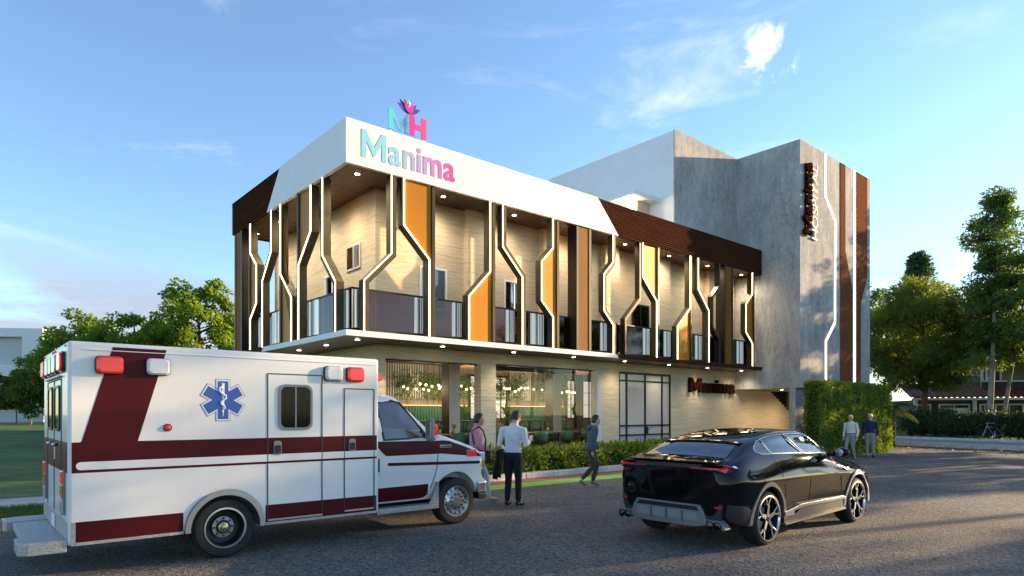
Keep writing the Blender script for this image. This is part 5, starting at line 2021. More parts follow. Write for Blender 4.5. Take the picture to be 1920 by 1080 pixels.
leaf_mat('leaf_bright', (0.110, 0.180, 0.024), (0.240, 0.290, 0.045), 0.42, 2.0)
leaf_mat('leaf_palm', (0.030, 0.060, 0.016), (0.085, 0.120, 0.030), 0.30)
leaf_mat('grass_blade', (0.045, 0.095, 0.018), (0.085, 0.150, 0.03), 0.35, 3.0)
leaf_mat('dry_leaf', (0.20, 0.095, 0.03), (0.36, 0.22, 0.07), 0.2, 2.0)


def leaf_cloud(centres, normals, length, width, jitter=0.35, curl=0.25):
    """numpy: one bent leaf (two quads in a V would be four verts; here a kite of four) per centre"""
    n = len(centres)
    c = np.asarray(centres, float)
    d = np.asarray(normals, float)
    d = d + rng.normal(0, jitter, (n, 3))
    d /= np.linalg.norm(d, axis=1)[:, None] + 1e-9
    ref = rng.normal(0, 1, (n, 3))
    s = np.cross(d, ref)
    s /= np.linalg.norm(s, axis=1)[:, None] + 1e-9
    nn = np.cross(d, s)
    ln = (length * rng.uniform(0.65, 1.25, n))[:, None]
    wd = (width * rng.uniform(0.7, 1.25, n))[:, None]
    a = c - d * ln * 0.5
    t = c + d * ln * 0.5 - nn * ln * curl * 0.3
    m = c + nn * ln * curl * 0.15
    l_ = m + s * wd * 0.5
    r_ = m - s * wd * 0.5
    v = np.stack([a, l_, t, r_], axis=1).reshape(-1, 3)
    return v


def quads_object(name, v, m, parent=None, origin=(0, 0, 0), split=None):
    n = len(v) // 4
    me = bpy.data.meshes.new(name)
    me.vertices.add(n * 4)
    me.vertices.foreach_set('co', (v - np.asarray(origin)).astype(np.float32).ravel())
    me.loops.add(n * 4)
    me.loops.foreach_set('vertex_index', np.arange(n * 4, dtype=np.int32))
    me.polygons.add(n)
    me.polygons.foreach_set('loop_start', np.arange(0, n * 4, 4, dtype=np.int32))
    try:
        me.polygons.foreach_set('loop_total', np.full(n, 4, dtype=np.int32))
    except Exception:
        pass
    me.update(calc_edges=True)
    me.validate()
    for x in (m if isinstance(m, (list, tuple)) else [m]):
        me.materials.append(MAT[x])
    if isinstance(m, (list, tuple)):
        me.polygons.foreach_set('material_index', rng.integers(0, len(m), n).astype(np.int32))
    ob = bpy.data.objects.new(name, me)
    col.objects.link(ob)
    if parent is not None:
        ob.parent = parent
    return ob


def bent(p, q, k=0.12, n=5):
    p, q = np.array(p, float), np.array(q, float)
    l = np.linalg.norm(q - p)
    off = rng.normal(0, k * l, 3)
    off[2] = abs(off[2]) * 0.5
    return [tuple(p + (q - p) * t + off * math.sin(PI * t)) for t in np.linspace(0, 1, n)]


def tree(name, label, x, y, z0, h, crown, leaf, bark='bark', trunk_r=0.16, n_clump=70, per=130, clump_r=0.65, ll=0.22, lw=0.12,
         flat=0.7, split_h=0.35, lean=(0, 0), droop=0.0, group=None, top_bias=0.0, shape='round', cat='tree'):
    """crown: (rx, ry, z_low, z_high) relative to the base"""
    t = thing(name, label, cat, (x, y, z0), 0, group)
    rx, ry, zl, zh = crown
    b = MB()
    top = (lean[0], lean[1], zl + (zh - zl) * 0.72)
    tp = bent((0, 0, -0.3), top, 0.02, 8)
    b.tube(tp, list(np.linspace(trunk_r, trunk_r * 0.32, 8)), 8)
    C = []
    zc, rz = (zl + zh) / 2, (zh - zl) / 2
    while len(C) < n_clump:
        d = rng.normal(0, 1, 3)
        d /= np.linalg.norm(d)
        r = rng.uniform(0.35, 1.0) ** 0.55
        p = d * r
        if shape == 'cone':
            tt = rng.uniform(0, 1) ** 1.3
            a = rng.uniform(0, 2 * PI)
            rr = (1 - tt) ** 0.8 * rng.uniform(0.55, 1.0)
            p = np.array([math.cos(a) * rr, math.sin(a) * rr, tt * 2 - 1])
        elif shape == 'tiers':
            tt = rng.uniform(0, 1)
            a = rng.uniform(0, 2 * PI)
            band = 0.55 + 0.45 * math.sin(tt * 17 + 1.0)
            rr = (1.0 - 0.60 * tt) * (0.35 + 0.65 * band) * rng.uniform(0.3, 1.0)
            p = np.array([math.cos(a) * rr, math.sin(a) * rr, tt * 2 - 1])
        else:
            k = 1.0 + 0.22 * mnoise.noise(Vector((d[0] * 2.1 + x, d[1] * 2.1 + y, d[2] * 2.1)))
            p = p * k
        C.append((p[0] * rx + lean[0] * (0.5 + p[2] * 0.5), p[1] * ry + lean[1] * (0.5 + p[2] * 0.5), zc + p[2] * rz))
    C = np.array(C)
    # limbs
    n_l = min(len(C), 46)
    for i in range(n_l):
        q = C[i]
        zz = max(zl * 0.7, min(q[2] - 0.25 * math.hypot(q[0], q[1]) - 0.2, top[2]))
        f_ = min(1.0, max(0.0, zz / top[2]))
        p = (top[0] * f_, top[1] * f_, zz)
        r0 = trunk_r * (0.42 - 0.25 * f_)
        b.tube(bent(p, q, 0.10, 5), list(np.linspace(max(0.018, r0), 0.012, 5)), 5)
    b.build('trunk', bark, t, smooth='all')
    P, N = [], []
    for q in C:
        k = int(per * rng.uniform(0.7, 1.3))
        d = rng.normal(0, 1, (k, 3))
        d /= np.linalg.norm(d, axis=1)[:, None]
        r = rng.uniform(0.2, 1.0, (k, 1)) ** 0.6 * clump_r * rng.uniform(0.75, 1.3)
        off = d * r
        off[:, 2] *= flat
        off[:, 2] -= droop * (np.hypot(off[:, 0], off[:, 1])) * 0.5
        P.append(q + off)
        dd = d.copy()
        dd[:, 2] -= droop
        N.append(dd)
    v = leaf_cloud(np.concatenate(P), np.concatenate(N), ll, lw)
    quads_object('crown', v, leaf, t)
    return t


def at(px, depth):
    return (px - 960.0) / 1220.0 * depth


# left: broad crowns behind the ambulance and the clinic
for nm, lb, px, dep, topz, rx, zl, nc in (
        ('broadleaf_tree', 'tallest broadleaf tree on the left, sunlit crown beside the amber corner column', 372, 38, 9.9, 2.5, 3.2, 95),
        ('broadleaf_tree', 'middle-height broadleaf tree behind the ambulance roof, next to the tallest', 252, 38, 8.2, 2.2, 2.6, 80),
        ('broadleaf_tree', 'broadleaf tree behind the rear of the ambulance with lower rounded crown', 158, 39, 8.0, 2.3, 2.4, 80),
        ('broadleaf_tree', 'small broadleaf tree just right of the white house edge', 97, 43, 7.0, 1.9, 2.0, 50),
        ('broadleaf_tree', 'broadleaf tree filling the gap between the two taller ones behind ambulance', 312, 43, 7.6, 2.3, 2.2, 70),
        ('broadleaf_tree', 'tree seen through the open balcony end behind the corner column', 462, 47, 9.6, 2.6, 2.6, 60)):
    z0 = 0.9
    tree(nm, lb, at(px, dep), dep, z0, topz, (rx, rx, zl - z0, topz - z0 - 0.35), 'leaf_broad', 'bark', 0.17, nc, 120, 0.62, 0.25, 0.14, 0.62, group='trees behind the ambulance', droop=0.25)
# left: row of young trees with thin pale stems on the lawn edge
for i, (px, hh) in enumerate(((-40, 3.2), (12, 3.0), (58, 3.3), (104, 3.1), (150, 3.0))):
    tree('young_tree', ('young bushy tree on the lawn at the left picture edge', 'young bushy tree left of centre under the white house', 'young bushy tree under the right end of the white house',
                        'young bushy tree just left of the ambulance rear lights', 'young bushy tree hidden behind the ambulance rear')[i], at(px, 34), 34 + (i % 2) * 0.7, 1.0, hh,
         (0.95, 0.95, 0.75, hh), 'leaf_mid', 'pale_bark', 0.045, 36, 110, 0.42, 0.17, 0.09, 0.8, group='row of young trees on the lawn')
# right: garden trees
tree('round_pine', 'large dense round-crowned pine with feathery dark needles beside the tower', at(1728, 44), 44, 0.3, 10.4, (3.9, 3.9, 3.0, 10.2), 'leaf_pine', 'red_bark', 0.24, 260, 190, 0.85, 0.40, 0.065, 0.85, droop=0.2)
tree('tall_tree', 'tallest slender tree on the right with tiered open crown', at(1852, 39), 39, 0.3, 14.8, (2.9, 2.9, 4.4, 14.6), 'leaf_dark', 'pale_bark', 0.19, 170, 130, 0.62, 0.20, 0.10, 0.55, shape='tiers', lean=(0.5, 0), droop=0.15)
tree('leaning_tree', 'slim pale-stemmed tree leaning right beside the tallest tree', at(1874, 40.5), 40.5, 0.3, 10.5, (2.8, 2.8, 4.6, 10.8), 'leaf_dark', 'pale_bark', 0.14, 110, 130, 0.6, 0.20, 0.10, 0.6, lean=(1.6, 0), droop=0.1)
tree('tall_tree', 'dark tall tree cut by the right picture edge', at(1965, 37), 37, 0.3, 11.5, (2.9, 2.9, 3.6, 12.0), 'leaf_dark', 'bark', 0.18, 140, 130, 0.65, 0.20, 0.10, 0.6)
tree('fir_tree', 'far blue-green fir rising behind the round pine', at(1722, 64), 64, 0.3, 17.3, (3.1, 3.1, 6.0, 17.0), 'leaf_fir', 'bark', 0.28, 110, 150, 0.85, 0.34, 0.20, 0.9, shape='cone')
tree('garden_tree', 'olive-green tree peeping out from behind the tower edge', at(1612, 56), 56, 0.3, 13.5, (2.7, 2.7, 5.0, 13.2), 'leaf_mid', 'bark', 0.2, 70, 110, 0.7, 0.24, 0.13, 0.7)
# trees standing beyond the picture on the sunny side of the street (they shade the forecourt)
SHADE = [(7.0, 11, 11.5, 3.0, 2.6, 'shade tree beyond the right picture edge, nearest the cyclist pavement'), (11.0, 10, 12.0, 3.2, 2.8, 'second shade tree beyond the right picture edge, by the garden wall'),
         (14.5, 13, 13.0, 3.2, 5.5, 'third shade tree beyond the right picture edge, high crowned'), (18.6, 12, 13.5, 3.0, 8.6, 'fourth shade tree beyond the right picture edge, thin high crown'),
         (22.5, 14, 12.5, 3.0, 6.0, 'fifth shade tree beyond the right picture edge, slim crown'), (26.5, 12, 13.5, 3.4, 5.0, 'sixth shade tree beyond the right picture edge, broad crown'),
         (31.0, 14, 13.0, 3.2, 3.6, 'last shade tree beyond the right picture edge, beside the viewer')]
for i, (s_, w_, hh, rr, lowz, lb) in enumerate(SHADE):
    p = KR(s_, w_)
    tree('street_tree', lb, p.x, p.y, 0.2, hh, (rr, rr, lowz, hh), 'leaf_mid', 'bark', 0.2, 15 if lowz > 8 else 80, 75, 0.8, 0.34, 0.20, 0.8, group='shade trees beyond the right picture edge')


# ------------------------------------------------------------------ hedges
def hedge(name, label, poly_u, poly_v, z0, z1, leaf, per_m2, ll, lw, core, ragged=0.08, cat='hedge', top=True, frame=True, bulge=0.0):
    """clipped hedge as a dark core box wrapped in leaves; given in street frame u / v ranges"""
    u0, u1 = poly_u
    v0, v1 = poly_v
    t = site(name, label, cat, u0, v0, z0)
    MB().box(0.07, u1 - u0 - 0.07, 0.07, v1 - v0 - 0.07, 0.0, z1 - z0 - 0.07).build('stems', core, t)
    P, N = [], []
    for (a0, a1, b0, b1, f_, nrm) in ((0, u1 - u0, 0, z1 - z0, lambda a, c: (a, 0 * a, c), (0, -1, 0)), (0, u1 - u0, 0, z1 - z0, lambda a, c: (a, 0 * a + v1 - v0, c), (0, 1, 0)),
                                      (0, v1 - v0, 0, z1 - z0, lambda a, c: (0 * a, a, c), (-1, 0, 0)), (0, v1 - v0, 0, z1 - z0, lambda a, c: (0 * a + u1 - u0, a, c), (1, 0, 0)),
                                      (0, u1 - u0, 0, v1 - v0, lambda a, c: (a, c, 0 * a + z1 - z0), (0, 0, 1))):
        n = int((a1 - a0) * (b1 - b0) * per_m2)
        a = rng.uniform(a0, a1, n)
        c = rng.uniform(b0, b1, n)
        p = np.stack(f_(a, c), axis=1)
        nz = np.array([mnoise.noise(Vector((q[0] * 1.7, q[1] * 1.7, q[2] * 1.7))) for q in p])
        p = p + np.array(nrm) * (rng.normal(0, ragged * 0.5, n) + nz * ragged)[:, None]
        P.append(p)
        N.append(np.tile(np.array(nrm, float) * 0.6 + np.array((0, 0, 0.35)), (n, 1)))
    v = leaf_cloud(np.concatenate(P), np.concatenate(N), ll, lw, 0.75)
    quads_object('foliage', v, leaf, t)
    return t


mat('hedge_core', (0.012, 0.020, 0.007), 0.95)
hedge('clipped_hedge', 'tall square-clipped green hedge in front of the tower base', (17.95, 25.4), (-3.85, -3.25), 0.0, 3.02, 'leaf_hedge', 620, 0.085, 0.055, 'hedge_core', 0.07)
hedge('border_hedge', 'low leafy hedge along the kerb before the restaurant windows', (-2.7, 15.0), (KV + 0.36, -0.75), 0.12, 0.66, ['leaf_bright', 'leaf_mid'], 420, 0.21, 0.060, 'hedge_core', 0.13)


def loose_hedge(name, label, pts, h, r, leaf, n, cat='hedge'):
    """informal hedge: overlapping leafy mounds along a world polyline"""
    p0 = Vector(pts[0])
    t = thing(name, label, cat, p0)
    P, N = [], []
    b = MB()
    for i in range(n):
        f_ = (i + rng.uniform(-0.3, 0.3)) / max(1, n - 1)
        f_ = min(1, max(0, f_))
        k = f_ * (len(pts) - 1)
        j = min(int(k), len(pts) - 2)
        q = Vector(pts[j]).lerp(Vector(pts[j + 1]), k - j) - p0
        hh = h * rng.uniform(0.82, 1.12)
        rr = r * rng.uniform(0.8, 1.25)
        m = 520
        d = rng.normal(0, 1, (m, 3))
        d /= np.linalg.norm(d, axis=1)[:, None]
        d[:, 2] = np.abs(d[:, 2]) * rng.choice([1, 1, -1.05], m)
        rad = rng.uniform(0.72, 1.05, (m, 1))
        c = np.array((q.x + rng.normal(0, 0.15), q.y + rng.normal(0, 0.15), hh * 0.48))
        P.append(c + d * rad * np.array((rr, rr, hh * 0.5)))
        N.append(d + np.array((0, 0, 0.3)))
        b.ball(tuple(c), (rr * 0.72, rr * 0.72, hh * 0.42), 8, 6)
        b.tube([(c[0], c[1], -0.05), (c[0], c[1], hh * 0.5)], 0.03, 5)
    b.build('stems', 'hedge_core', t)
    quads_object('foliage', leaf_cloud(np.concatenate(P), np.concatenate(N), 0.15, 0.085, 0.6), leaf, t)
    return t


loose_hedge('garden_hedge', 'dark unclipped hedge along the garden wall behind the cyclist', [KR(-3.2, 7.2, 0.3), KR(2, 7.0, 0.3), KR(8, 6.9, 0.3), KR(14, 7.0, 0.3)], 1.75, 1.0, 'leaf_hedge_dark', 34)

# palm by the hedge end
pm = thing('fan_palm', 'short palm with arching fronds behind the clipped hedge end', 'palm', (at(1672, 33.5), 33.5, 0.0))
b = MB()
b.tube([(0, 0, -0.05), (0.05, 0, 0.9), (0.0, 0.05, 1.9)], [0.17, 0.13, 0.15], 10)
for k in range(26):
    a, zz = k * 2.4, 0.2 + k * 0.066
    b.tube([(0.11 * math.cos(a), 0.11 * math.sin(a), zz), (0.22 * math.cos(a), 0.22 * math.sin(a), zz + 0.13)], [0.035, 0.012], 5)
b.build('trunk', 'bark', pm)
for k in range(24):
    a = k * 2.399 + rng.uniform(-0.2, 0.2)
    up = rng.uniform(-0.25, 1.05)
    ln = rng.uniform(1.3, 1.75)
    path = []
    for t_ in np.linspace(0, 1, 9):
        r_ = ln * t_ * math.cos(up * 0.8) * (1 - 0.08 * t_)
        z_ = 1.95 + ln * (math.sin(up) * t_ - 0.62 * t_ * t_)
        path.append(np.array((r_ * math.cos(a), r_ * math.sin(a), z_)))
    b = MB()
    b.tube([tuple(p) for p in path], list(np.linspace(0.016, 0.004, 9)), 4)
    side = np.array((-math.sin(a), math.cos(a), 0))
    for i in range(1, 46):
        f_ = i / 46 * 8
        j = min(int(f_), 7)
        p = path[j] + (path[j + 1] - path[j]) * (f_ - j)
        fw = (path[j + 1] - path[j])
        fw /= np.linalg.norm(fw)
        l2 = 0.50 * math.sin(PI * min(1, 0.12 + i / 46 * 0.88)) + 0.08
        for s_ in (-1, 1):
            d = fw * 0.65 + side * s_ * 0.85 + np.array((0, 0, -0.22))
            d /= np.linalg.norm(d)
            w_ = np.cross(d, np.array((0, 0, 1.0)))
            w_ /= np.linalg.norm(w_) + 1e-9
            tip = p + d * l2 + np.array((0, 0, -0.10 * l2))
            mid = p + d * l2 * 0.45
            b.add([tuple(p), tuple(mid + w_ * 0.012), tuple(tip), tuple(mid - w_ * 0.012)], [(0, 1, 2, 3)])
    b.build('frond', 'leaf_palm', pm, recalc=False)

# verge grass blades and fallen leaves
def grass(name, us, vs, n, z, hgt):
    a = rng.uniform(us[0], us[1], n)
    c = rng.uniform(vs[0], vs[1], n)
    base = np.array([W(p, q, z) for p, q in zip(a, c)])
    hh = hgt * rng.uniform(0.5, 1.2, n)
    lean_ = rng.normal(0, 0.35, (n, 2)) * hh[:, None]
    ang_ = rng.uniform(0, PI, n)
    sx = np.stack([np.cos(ang_), np.sin(ang_), 0 * ang_], 1) * 0.007
    tip = base + np.concatenate([lean_, hh[:, None]], 1)
    mid = (base + tip) / 2 + np.array((0, 0, 0.01))
    v = np.stack([base - sx, base + sx, mid + sx * 0.8, tip], 1).reshape(-1, 3)
    ob = quads_object(name, v, 'grass_blade')
    return tag(ob, 'short green grass on the verge by the left kerb', 'grass', kind='stuff')


grass('grass', (-12.5, -3.05), (-2.75, -1.32), 26000, 0.12, 0.10)
n = 520
s_ = np.abs(rng.normal(0, 7, n)) * rng.choice([-0.4, 1, 1], n) + 2
w_ = -np.abs(rng.exponential(1.3, n)) - 0.05
P = np.array([KR(a, c, 0.012 + rng.uniform(0, 0.02)) for a, c in zip(s_, w_)])
v = leaf_cloud(P, np.tile((1.0, 0.2, 0.0), (n, 1)) * rng.choice([-1, 1], (n, 1)), 0.13, 0.09, 0.12, 0.5)
v[:, 2] = np.maximum(v[:, 2], 0.004)
tag(quads_object('fallen_leaves', v, 'dry_leaf'), 'dry brown fallen leaves scattered on the road by the right kerb', 'leaves', kind='stuff')

# ------------------------------------------------------------------ people
mat('skin', (0.56, 0.34, 0.25), 0.55, var=0.08, vscale=20)
mat('skin_tan', (0.46, 0.26, 0.18), 0.55, var=0.08, vscale=20)
mat('hair_dark', (0.030, 0.020, 0.015), 0.5, var=0.3, vscale=40)
mat('hair_white', (0.62, 0.61, 0.59), 0.6, var=0.15, vscale=40)
mat('cloth_white', (0.66, 0.655, 0.65), 0.85, var=0.07, vscale=9, bump=0.5, bscale=9)
mat('cloth_pink', (0.62, 0.24, 0.33), 0.85, var=0.08, vscale=9, bump=0.5, bscale=9)
mat('cloth_black', (0.012, 0.012, 0.014), 0.85, var=0.2, vscale=9, bump=0.5, bscale=9)
mat('cloth_navy', (0.012, 0.020, 0.075), 0.85, var=0.15, vscale=9, bump=0.5, bscale=9)
mat('cloth_slate', (0.060, 0.080, 0.125), 0.9, var=0.15, vscale=9, bump=0.6, bscale=10)
mat('cloth_olive', (0.050, 0.048, 0.034), 0.9, var=0.2, vscale=9, bump=0.6, bscale=10)
mat('cloth_grey', (0.27, 0.265, 0.265), 0.85, var=0.08, vscale=9, bump=0.5, bscale=9)
mat('cloth_pale', (0.60, 0.60, 0.62), 0.85, var=0.08, vscale=9, bump=0.5, bscale=9)
mat('shoe_black', (0.012, 0.011, 0.010), 0.4)
mat('shoe_tan', (0.52, 0.36, 0.26), 0.6)
mat('shoe_grey', (0.16, 0.16, 0.17), 0.6)
mat('leather', (0.018, 0.015, 0.014), 0.45)
mat('phone', (0.55, 0.56, 0.60), 0.2)
mat('spectacles', (0.03, 0.02, 0.02), 0.3)

V3 = lambda a: np.array(a, float)


def lerp(a, c, t):
    return V3(a) + (V3(c) - V3(a)) * t


def person(label, x, y, face, h, legs, arms, mats, lean=(0, 0, 0), head_turn=0.0, head_down=0.0, hair='hair_dark', skin='skin', long_sleeve=True, build_=1.0, group=None, base_z=0.0, z_off=0.0, coat_len=0.0, hands=(0.0, 0.0), spec=False, name='person'):
    """local frame: +y is where the body faces, +x the right hand.  legs / arms: joint chains in metres for a 1.78 m figure"""
    k = h / 1.78
    t = thing(name, label, 'person', (x, y, base_z), math.atan2(face[1], face[0]) - PI / 2, group)
    b = MB()
    segs = []      # (p0, p1, r, material index)  0 skin 1 top 2 bottom 3 shoes

    def limb(pts, rs, mi, n=12, flat=1.0):
        b.tube(pts, rs, n, flat=flat)
        for i in range(len(pts) - 1):
            segs.append((V3(pts[i]), V3(pts[i + 1]), (rs[i] + rs[i + 1]) / 2, mi))

    w = build_
    lx, ly, _ = lean
    # torso rings (centre shifts forward with the lean)
    ring_z = [0.84, 0.90, 0.97, 1.03, 1.12, 1.24, 1.35, 1.43, 1.48, 1.52]
    rx = [0.120, 0.172, 0.178, 0.172, 0.160, 0.172, 0.190, 0.178, 0.110, 0.062]
    ry = [0.090, 0.112, 0.122, 0.118, 0.110, 0.118, 0.122, 0.105, 0.078, 0.062]
    rows = []
    for z, a, c in zip(ring_z, rx, ry):
        f_ = max(0.0, (z - 0.95) / 0.57)
        cx, cy = lx * f_, ly * f_ ** 1.2
        rows.append([(cx + a * w * math.cos(2 * PI * i / 20), cy + c * w * math.sin(2 * PI * i / 20) - 0.012 * math.sin(PI * f_), z + z_off) for i in range(20)])
    b.grid(rows, closed=True)
    b.f.append(tuple(range(19, -1, -1)))
    b.f.append(tuple(len(rows) * 20 - 20 + i for i in range(20)))
    b.mi += [0, 0]
    zo = z_off
    for z0_, z1_, r_, mi in ((1.04 - coat_len, 1.44, 0.15, 1), (0.86, 1.02 - coat_len, 0.14, 2)):
        for xx in (-0.07, 0, 0.07):
            f0, f1 = max(0, (z0_ - .95) / .57), max(0, (z1_ - .95) / .57)
            segs.append((V3((lx * f0 + xx, ly * f0, z0_ + zo)), V3((lx * f1 + xx, ly * f1, z1_ + zo)), r_, mi))
    # neck and head
    nb = V3((lx, ly, 1.49 + zo))
    hc = nb + V3((0, 0.035 + head_down * 0.10, 0.155 - head_down * 0.035))
    limb([tuple(nb - V3((0, 0, 0.05))), tuple(lerp(nb, hc, 0.75))], [0.062, 0.056], 0)
    ct, st_ = math.cos(head_turn), math.sin(head_turn)

    def hp(px, py, pz):
        # head space: tilt down about x, then turn about z
        cy_, sy_ = math.cos(-head_down), math.sin(-head_down)
        py, pz = py * cy_ - pz * sy_, py * sy_ + pz * cy_
        return (hc[0] + px * ct - py * st_, hc[1] + px * st_ + py * ct, hc[2] + pz)

    def hball(c, r, n=16, m=12):
        q = MB().ball((0, 0, 0), r, n, m)
        b.add([hp(c[0] + p[0], c[1] + p[1], c[2] + p[2]) for p in q.v], q.f)

    hball((0, -0.012, 0.035), (0.077, 0.096, 0.095))
    hball((0, 0.028, -0.045), (0.058, 0.068, 0.072))
    hball((0, 0.052, -0.085), (0.035, 0.038, 0.030))
    hball((0, 0.098, -0.022), (0.014, 0.020, 0.026), 8, 6)
    hball((0, 0.088, 0.012), (0.050, 0.014, 0.014), 10, 6)
    hball((0, 0.088, -0.068), (0.022, 0.012, 0.010), 8, 6)
    for s in (-1, 1):
        hball((s * 0.078, -0.006, -0.008), (0.012, 0.022, 0.034), 8, 6)
        hball((s * 0.040, 0.068, -0.018), (0.022, 0.022, 0.022), 8, 6)
    segs.append((hc - V3((0, 0, 0.06)), hc + V3((0, 0, 0.06)), 0.085, 0))
    # legs: hip, knee, ankle, toe
    for ch in legs:
        hip, kn, an, toe = [V3(p) for p in ch]
        limb([tuple(hip + V3((0, 0, 0.03))), tuple(lerp(hip, kn, 0.45)), tuple(kn), tuple(lerp(kn, an, 0.4)), tuple(lerp(kn, an, 0.88))], [0.098 * w, 0.088 * w, 0.066, 0.063, 0.056], 2, 14)
        limb([tuple(lerp(kn, an, 0.85)), tuple(an)], [0.046, 0.046], 3)
        fd = toe - an
        fd[2] = 0
        fd /= np.linalg.norm(fd) + 1e-9
        heel = an - fd * 0.055 + V3((0, 0, -0.045))
        ball_ = lerp(heel, toe, 0.68)
        limb([tuple(heel), tuple(lerp(heel, toe, 0.35) + V3((0, 0, 0.012))), tuple(ball_), tuple(toe)], [0.040, 0.046, 0.044, 0.030], 3, 12, 0.85)
    # arms: shoulder, elbow, wrist, hand direction
    for ai, ch in enumerate(arms):
        sh_, el, wr, hd = [V3(p) for p in ch]
        mi = 1
        limb([tuple(lerp(sh_, (lx, ly, 1.42 + zo), 0.35)), tuple(sh_), tuple(lerp(sh_, el, 0.5)), tuple(el), tuple(lerp(el, wr, 0.5)), tuple(lerp(el, wr, 0.93))], [0.070 * w, 0.068 * w, 0.058, 0.050, 0.047, 0.041], 1)
        limb([tuple(lerp(el, wr, 0.90)), tuple(wr)], [0.028, 0.027], 0)
        hd = hd / (np.linalg.norm(hd) + 1e-9)
        # palm
        sd = np.cross(hd, V3((0, 1.0, 0.2)))
        if np.linalg.norm(sd) < 0.2:
            sd = np.cross(hd, V3((1.0, 0, 0)))
        sd /= np.linalg.norm(sd)
        nm = np.cross(sd, hd)
        curl = hands[ai]
        pe = wr + hd * 0.085
        b.tube([tuple(wr), tuple(wr + hd * 0.04), tuple(pe)], [0.026, 0.036, 0.036], 10, flat=0.55)
        segs.append((wr, pe, 0.035, 0))
        for fi, (o_, l_) in enumerate(((-0.030, 0.072), (-0.010, 0.082), (0.010, 0.078), (0.028, 0.060))):
            p0 = pe + sd * o_ - hd * 0.01
            p1 = p0 + hd * l_ * 0.45 + nm * l_ * (0.10 + 0.30 * curl)
            p2 = p1 + hd * l_ * (0.5 - 0.45 * curl) + nm * l_ * (0.22 + 0.30 * curl)
            b.tube([tuple(p0), tuple(p1), tuple(p2)], [0.0105, 0.0098, 0.0085], 7)
            segs.append((p0, p2, 0.01, 0))
        p0 = wr + hd * 0.028 + sd * -0.030
        p1 = p0 - sd * 0.026 + hd * 0.026 + nm * 0.012
        p2 = p1 + hd * 0.026 + nm * (0.008 + 0.02 * curl)
        b.tube([tuple(p0), tuple(p1), tuple(p2)], [0.0125, 0.0115, 0.0095], 7)
        segs.append((p0, p2, 0.011, 0))
    b.v = [(p[0] * k, p[1] * k, p[2] * k) for p in b.v]
    ob = b.build('body', [skin, mats[0], mats[1], mats[2]], t, recalc=True)
    md = ob.modifiers.new('skin', 'REMESH')
    md.mode = 'VOXEL'
    md.voxel_size = 0.0095 * k
    md.use_smooth_shade = True
    ms = ob.modifiers.new('soften', 'SMOOTH')
    ms.factor = 0.5
    ms.iterations = 3
    me = evaluate(ob)
    ob.modifiers.clear()
    ob.data = me
    # clothing regions
    n = len(me.polygons)
    cen = np.empty(n * 3)
    me.polygons.foreach_get('center', cen)
    cen = cen.reshape(-1, 3) / k
    best = np.full(n, 1e9)
    lab = np.zeros(n, np.int32)
    for p0, p1, r_, mi in segs:
        d = p1 - p0
        l2 = d @ d + 1e-12
        tt = np.clip(((cen - p0) @ d) / l2, 0, 1)
        ds = np.linalg.norm(cen - p0 - tt[:, None] * d, axis=1) - r_
        m_ = ds < best
        best[m_] = ds[m_]
        lab[m_] = mi
    lab[(lab == 1) & (cen[:, 2] > 1.505 + zo)] = 0
    me.materials.clear()
    for q in (skin, mats[0], mats[1], mats[2]):
        me.materials.append(MAT[q])
    me.polygons.foreach_set('material_index', lab)
    me.polygons.foreach_set('use_smooth', [True] * n)
    # hair: a cap hugging the back and top of the skull
    hb = MB()
    rows = []
    for i in range(9):
        th = PI * 0.5 * i / 8
        ring = []
        for j in range(24):
            a = 2 * PI * j / 24
            fr = math.sin(a)            # +1 in front
            low = 0.082 if fr > 0.30 else (0.010 if fr > -0.1 else -0.062)
            low += 0.006 * math.sin(a * 9)
            zz = low + (0.138 - low) * math.sin(th)
            rr = math.cos(th) ** 0.75 if i < 8 else 0.0
            q = max(0.0, 1 - ((zz - 0.03) / 0.115) ** 2) ** 0.5 if i < 8 else 0.0
            sc_ = 1.0 if zz < 0.03 else max(q, 0.0)
            ring.append(hp(0.0805 * sc_ * math.cos(a), -0.012 + 0.1005 * sc_ * fr, zz))
        rows.append(ring)
    hb.grid(rows, closed=True)
    hb.f.append(tuple(8 * 24 + j for j in range(24)))
    hb.mi.append(0)
    hb.v = [(p[0] * k, p[1] * k, p[2] * k) for p in hb.v]
    ho = hb.build('hair', hair, t, smooth='all')
    so = ho.modifiers.new('thick', 'SOLIDIFY')
    so.thickness = 0.007
    so.offset = 0.6
    # eyes, brows, collar, belt
    for s in (-1, 1):
        e = MB().ball(tuple(V3(hp(s * 0.031, 0.084, -0.008)) * k), 0.009, 8, 6)
        e.build('eye', 'spectacles', t, smooth='all')
    if spec:
        for s in (-1, 1):
            q = [hp(s * 0.034 + 0.026 * math.cos(a), 0.102, -0.008 + 0.019 * math.sin(a)) for a in np.linspace(0, 2 * PI, 14)]
            MB().tube([tuple(V3(p) * k) for p in q], 0.0035, 5).build('spectacle_rim', 'spectacles', t)
    fb = max(0.0, (1.03 - .95) / .57)
    bl = MB()
    ro = []
    for zz in (1.005, 1.04):
        ro.append([(lx * fb + 0.174 * w * math.cos(2 * PI * i / 24), ly * fb + 0.119 * w * math.sin(2 * PI * i / 24), zz + zo) for i in range(24)])
    bl.grid(ro, closed=True)
    bl.v = [(p[0] * k, p[1] * k, p[2] * k) for p in bl.v]
    if coat_len == 0:
        bl.build('belt', 'leather', t, smooth='all')
    cl = MB()
    ro = []
    for rr, zz in ((0.080, 1.475), (0.074, 1.53), (0.066, 1.53), (0.068, 1.48)):
        ro.append([(lx + rr * math.cos(2 * PI * i / 20), ly + 0.004 + rr * math.sin(2 * PI * i / 20), zz + zo - 0.02 * max(0, math.sin(2 * PI * i / 20))) for i in range(20)])
    cl.grid(ro + [ro[0]], closed=True)
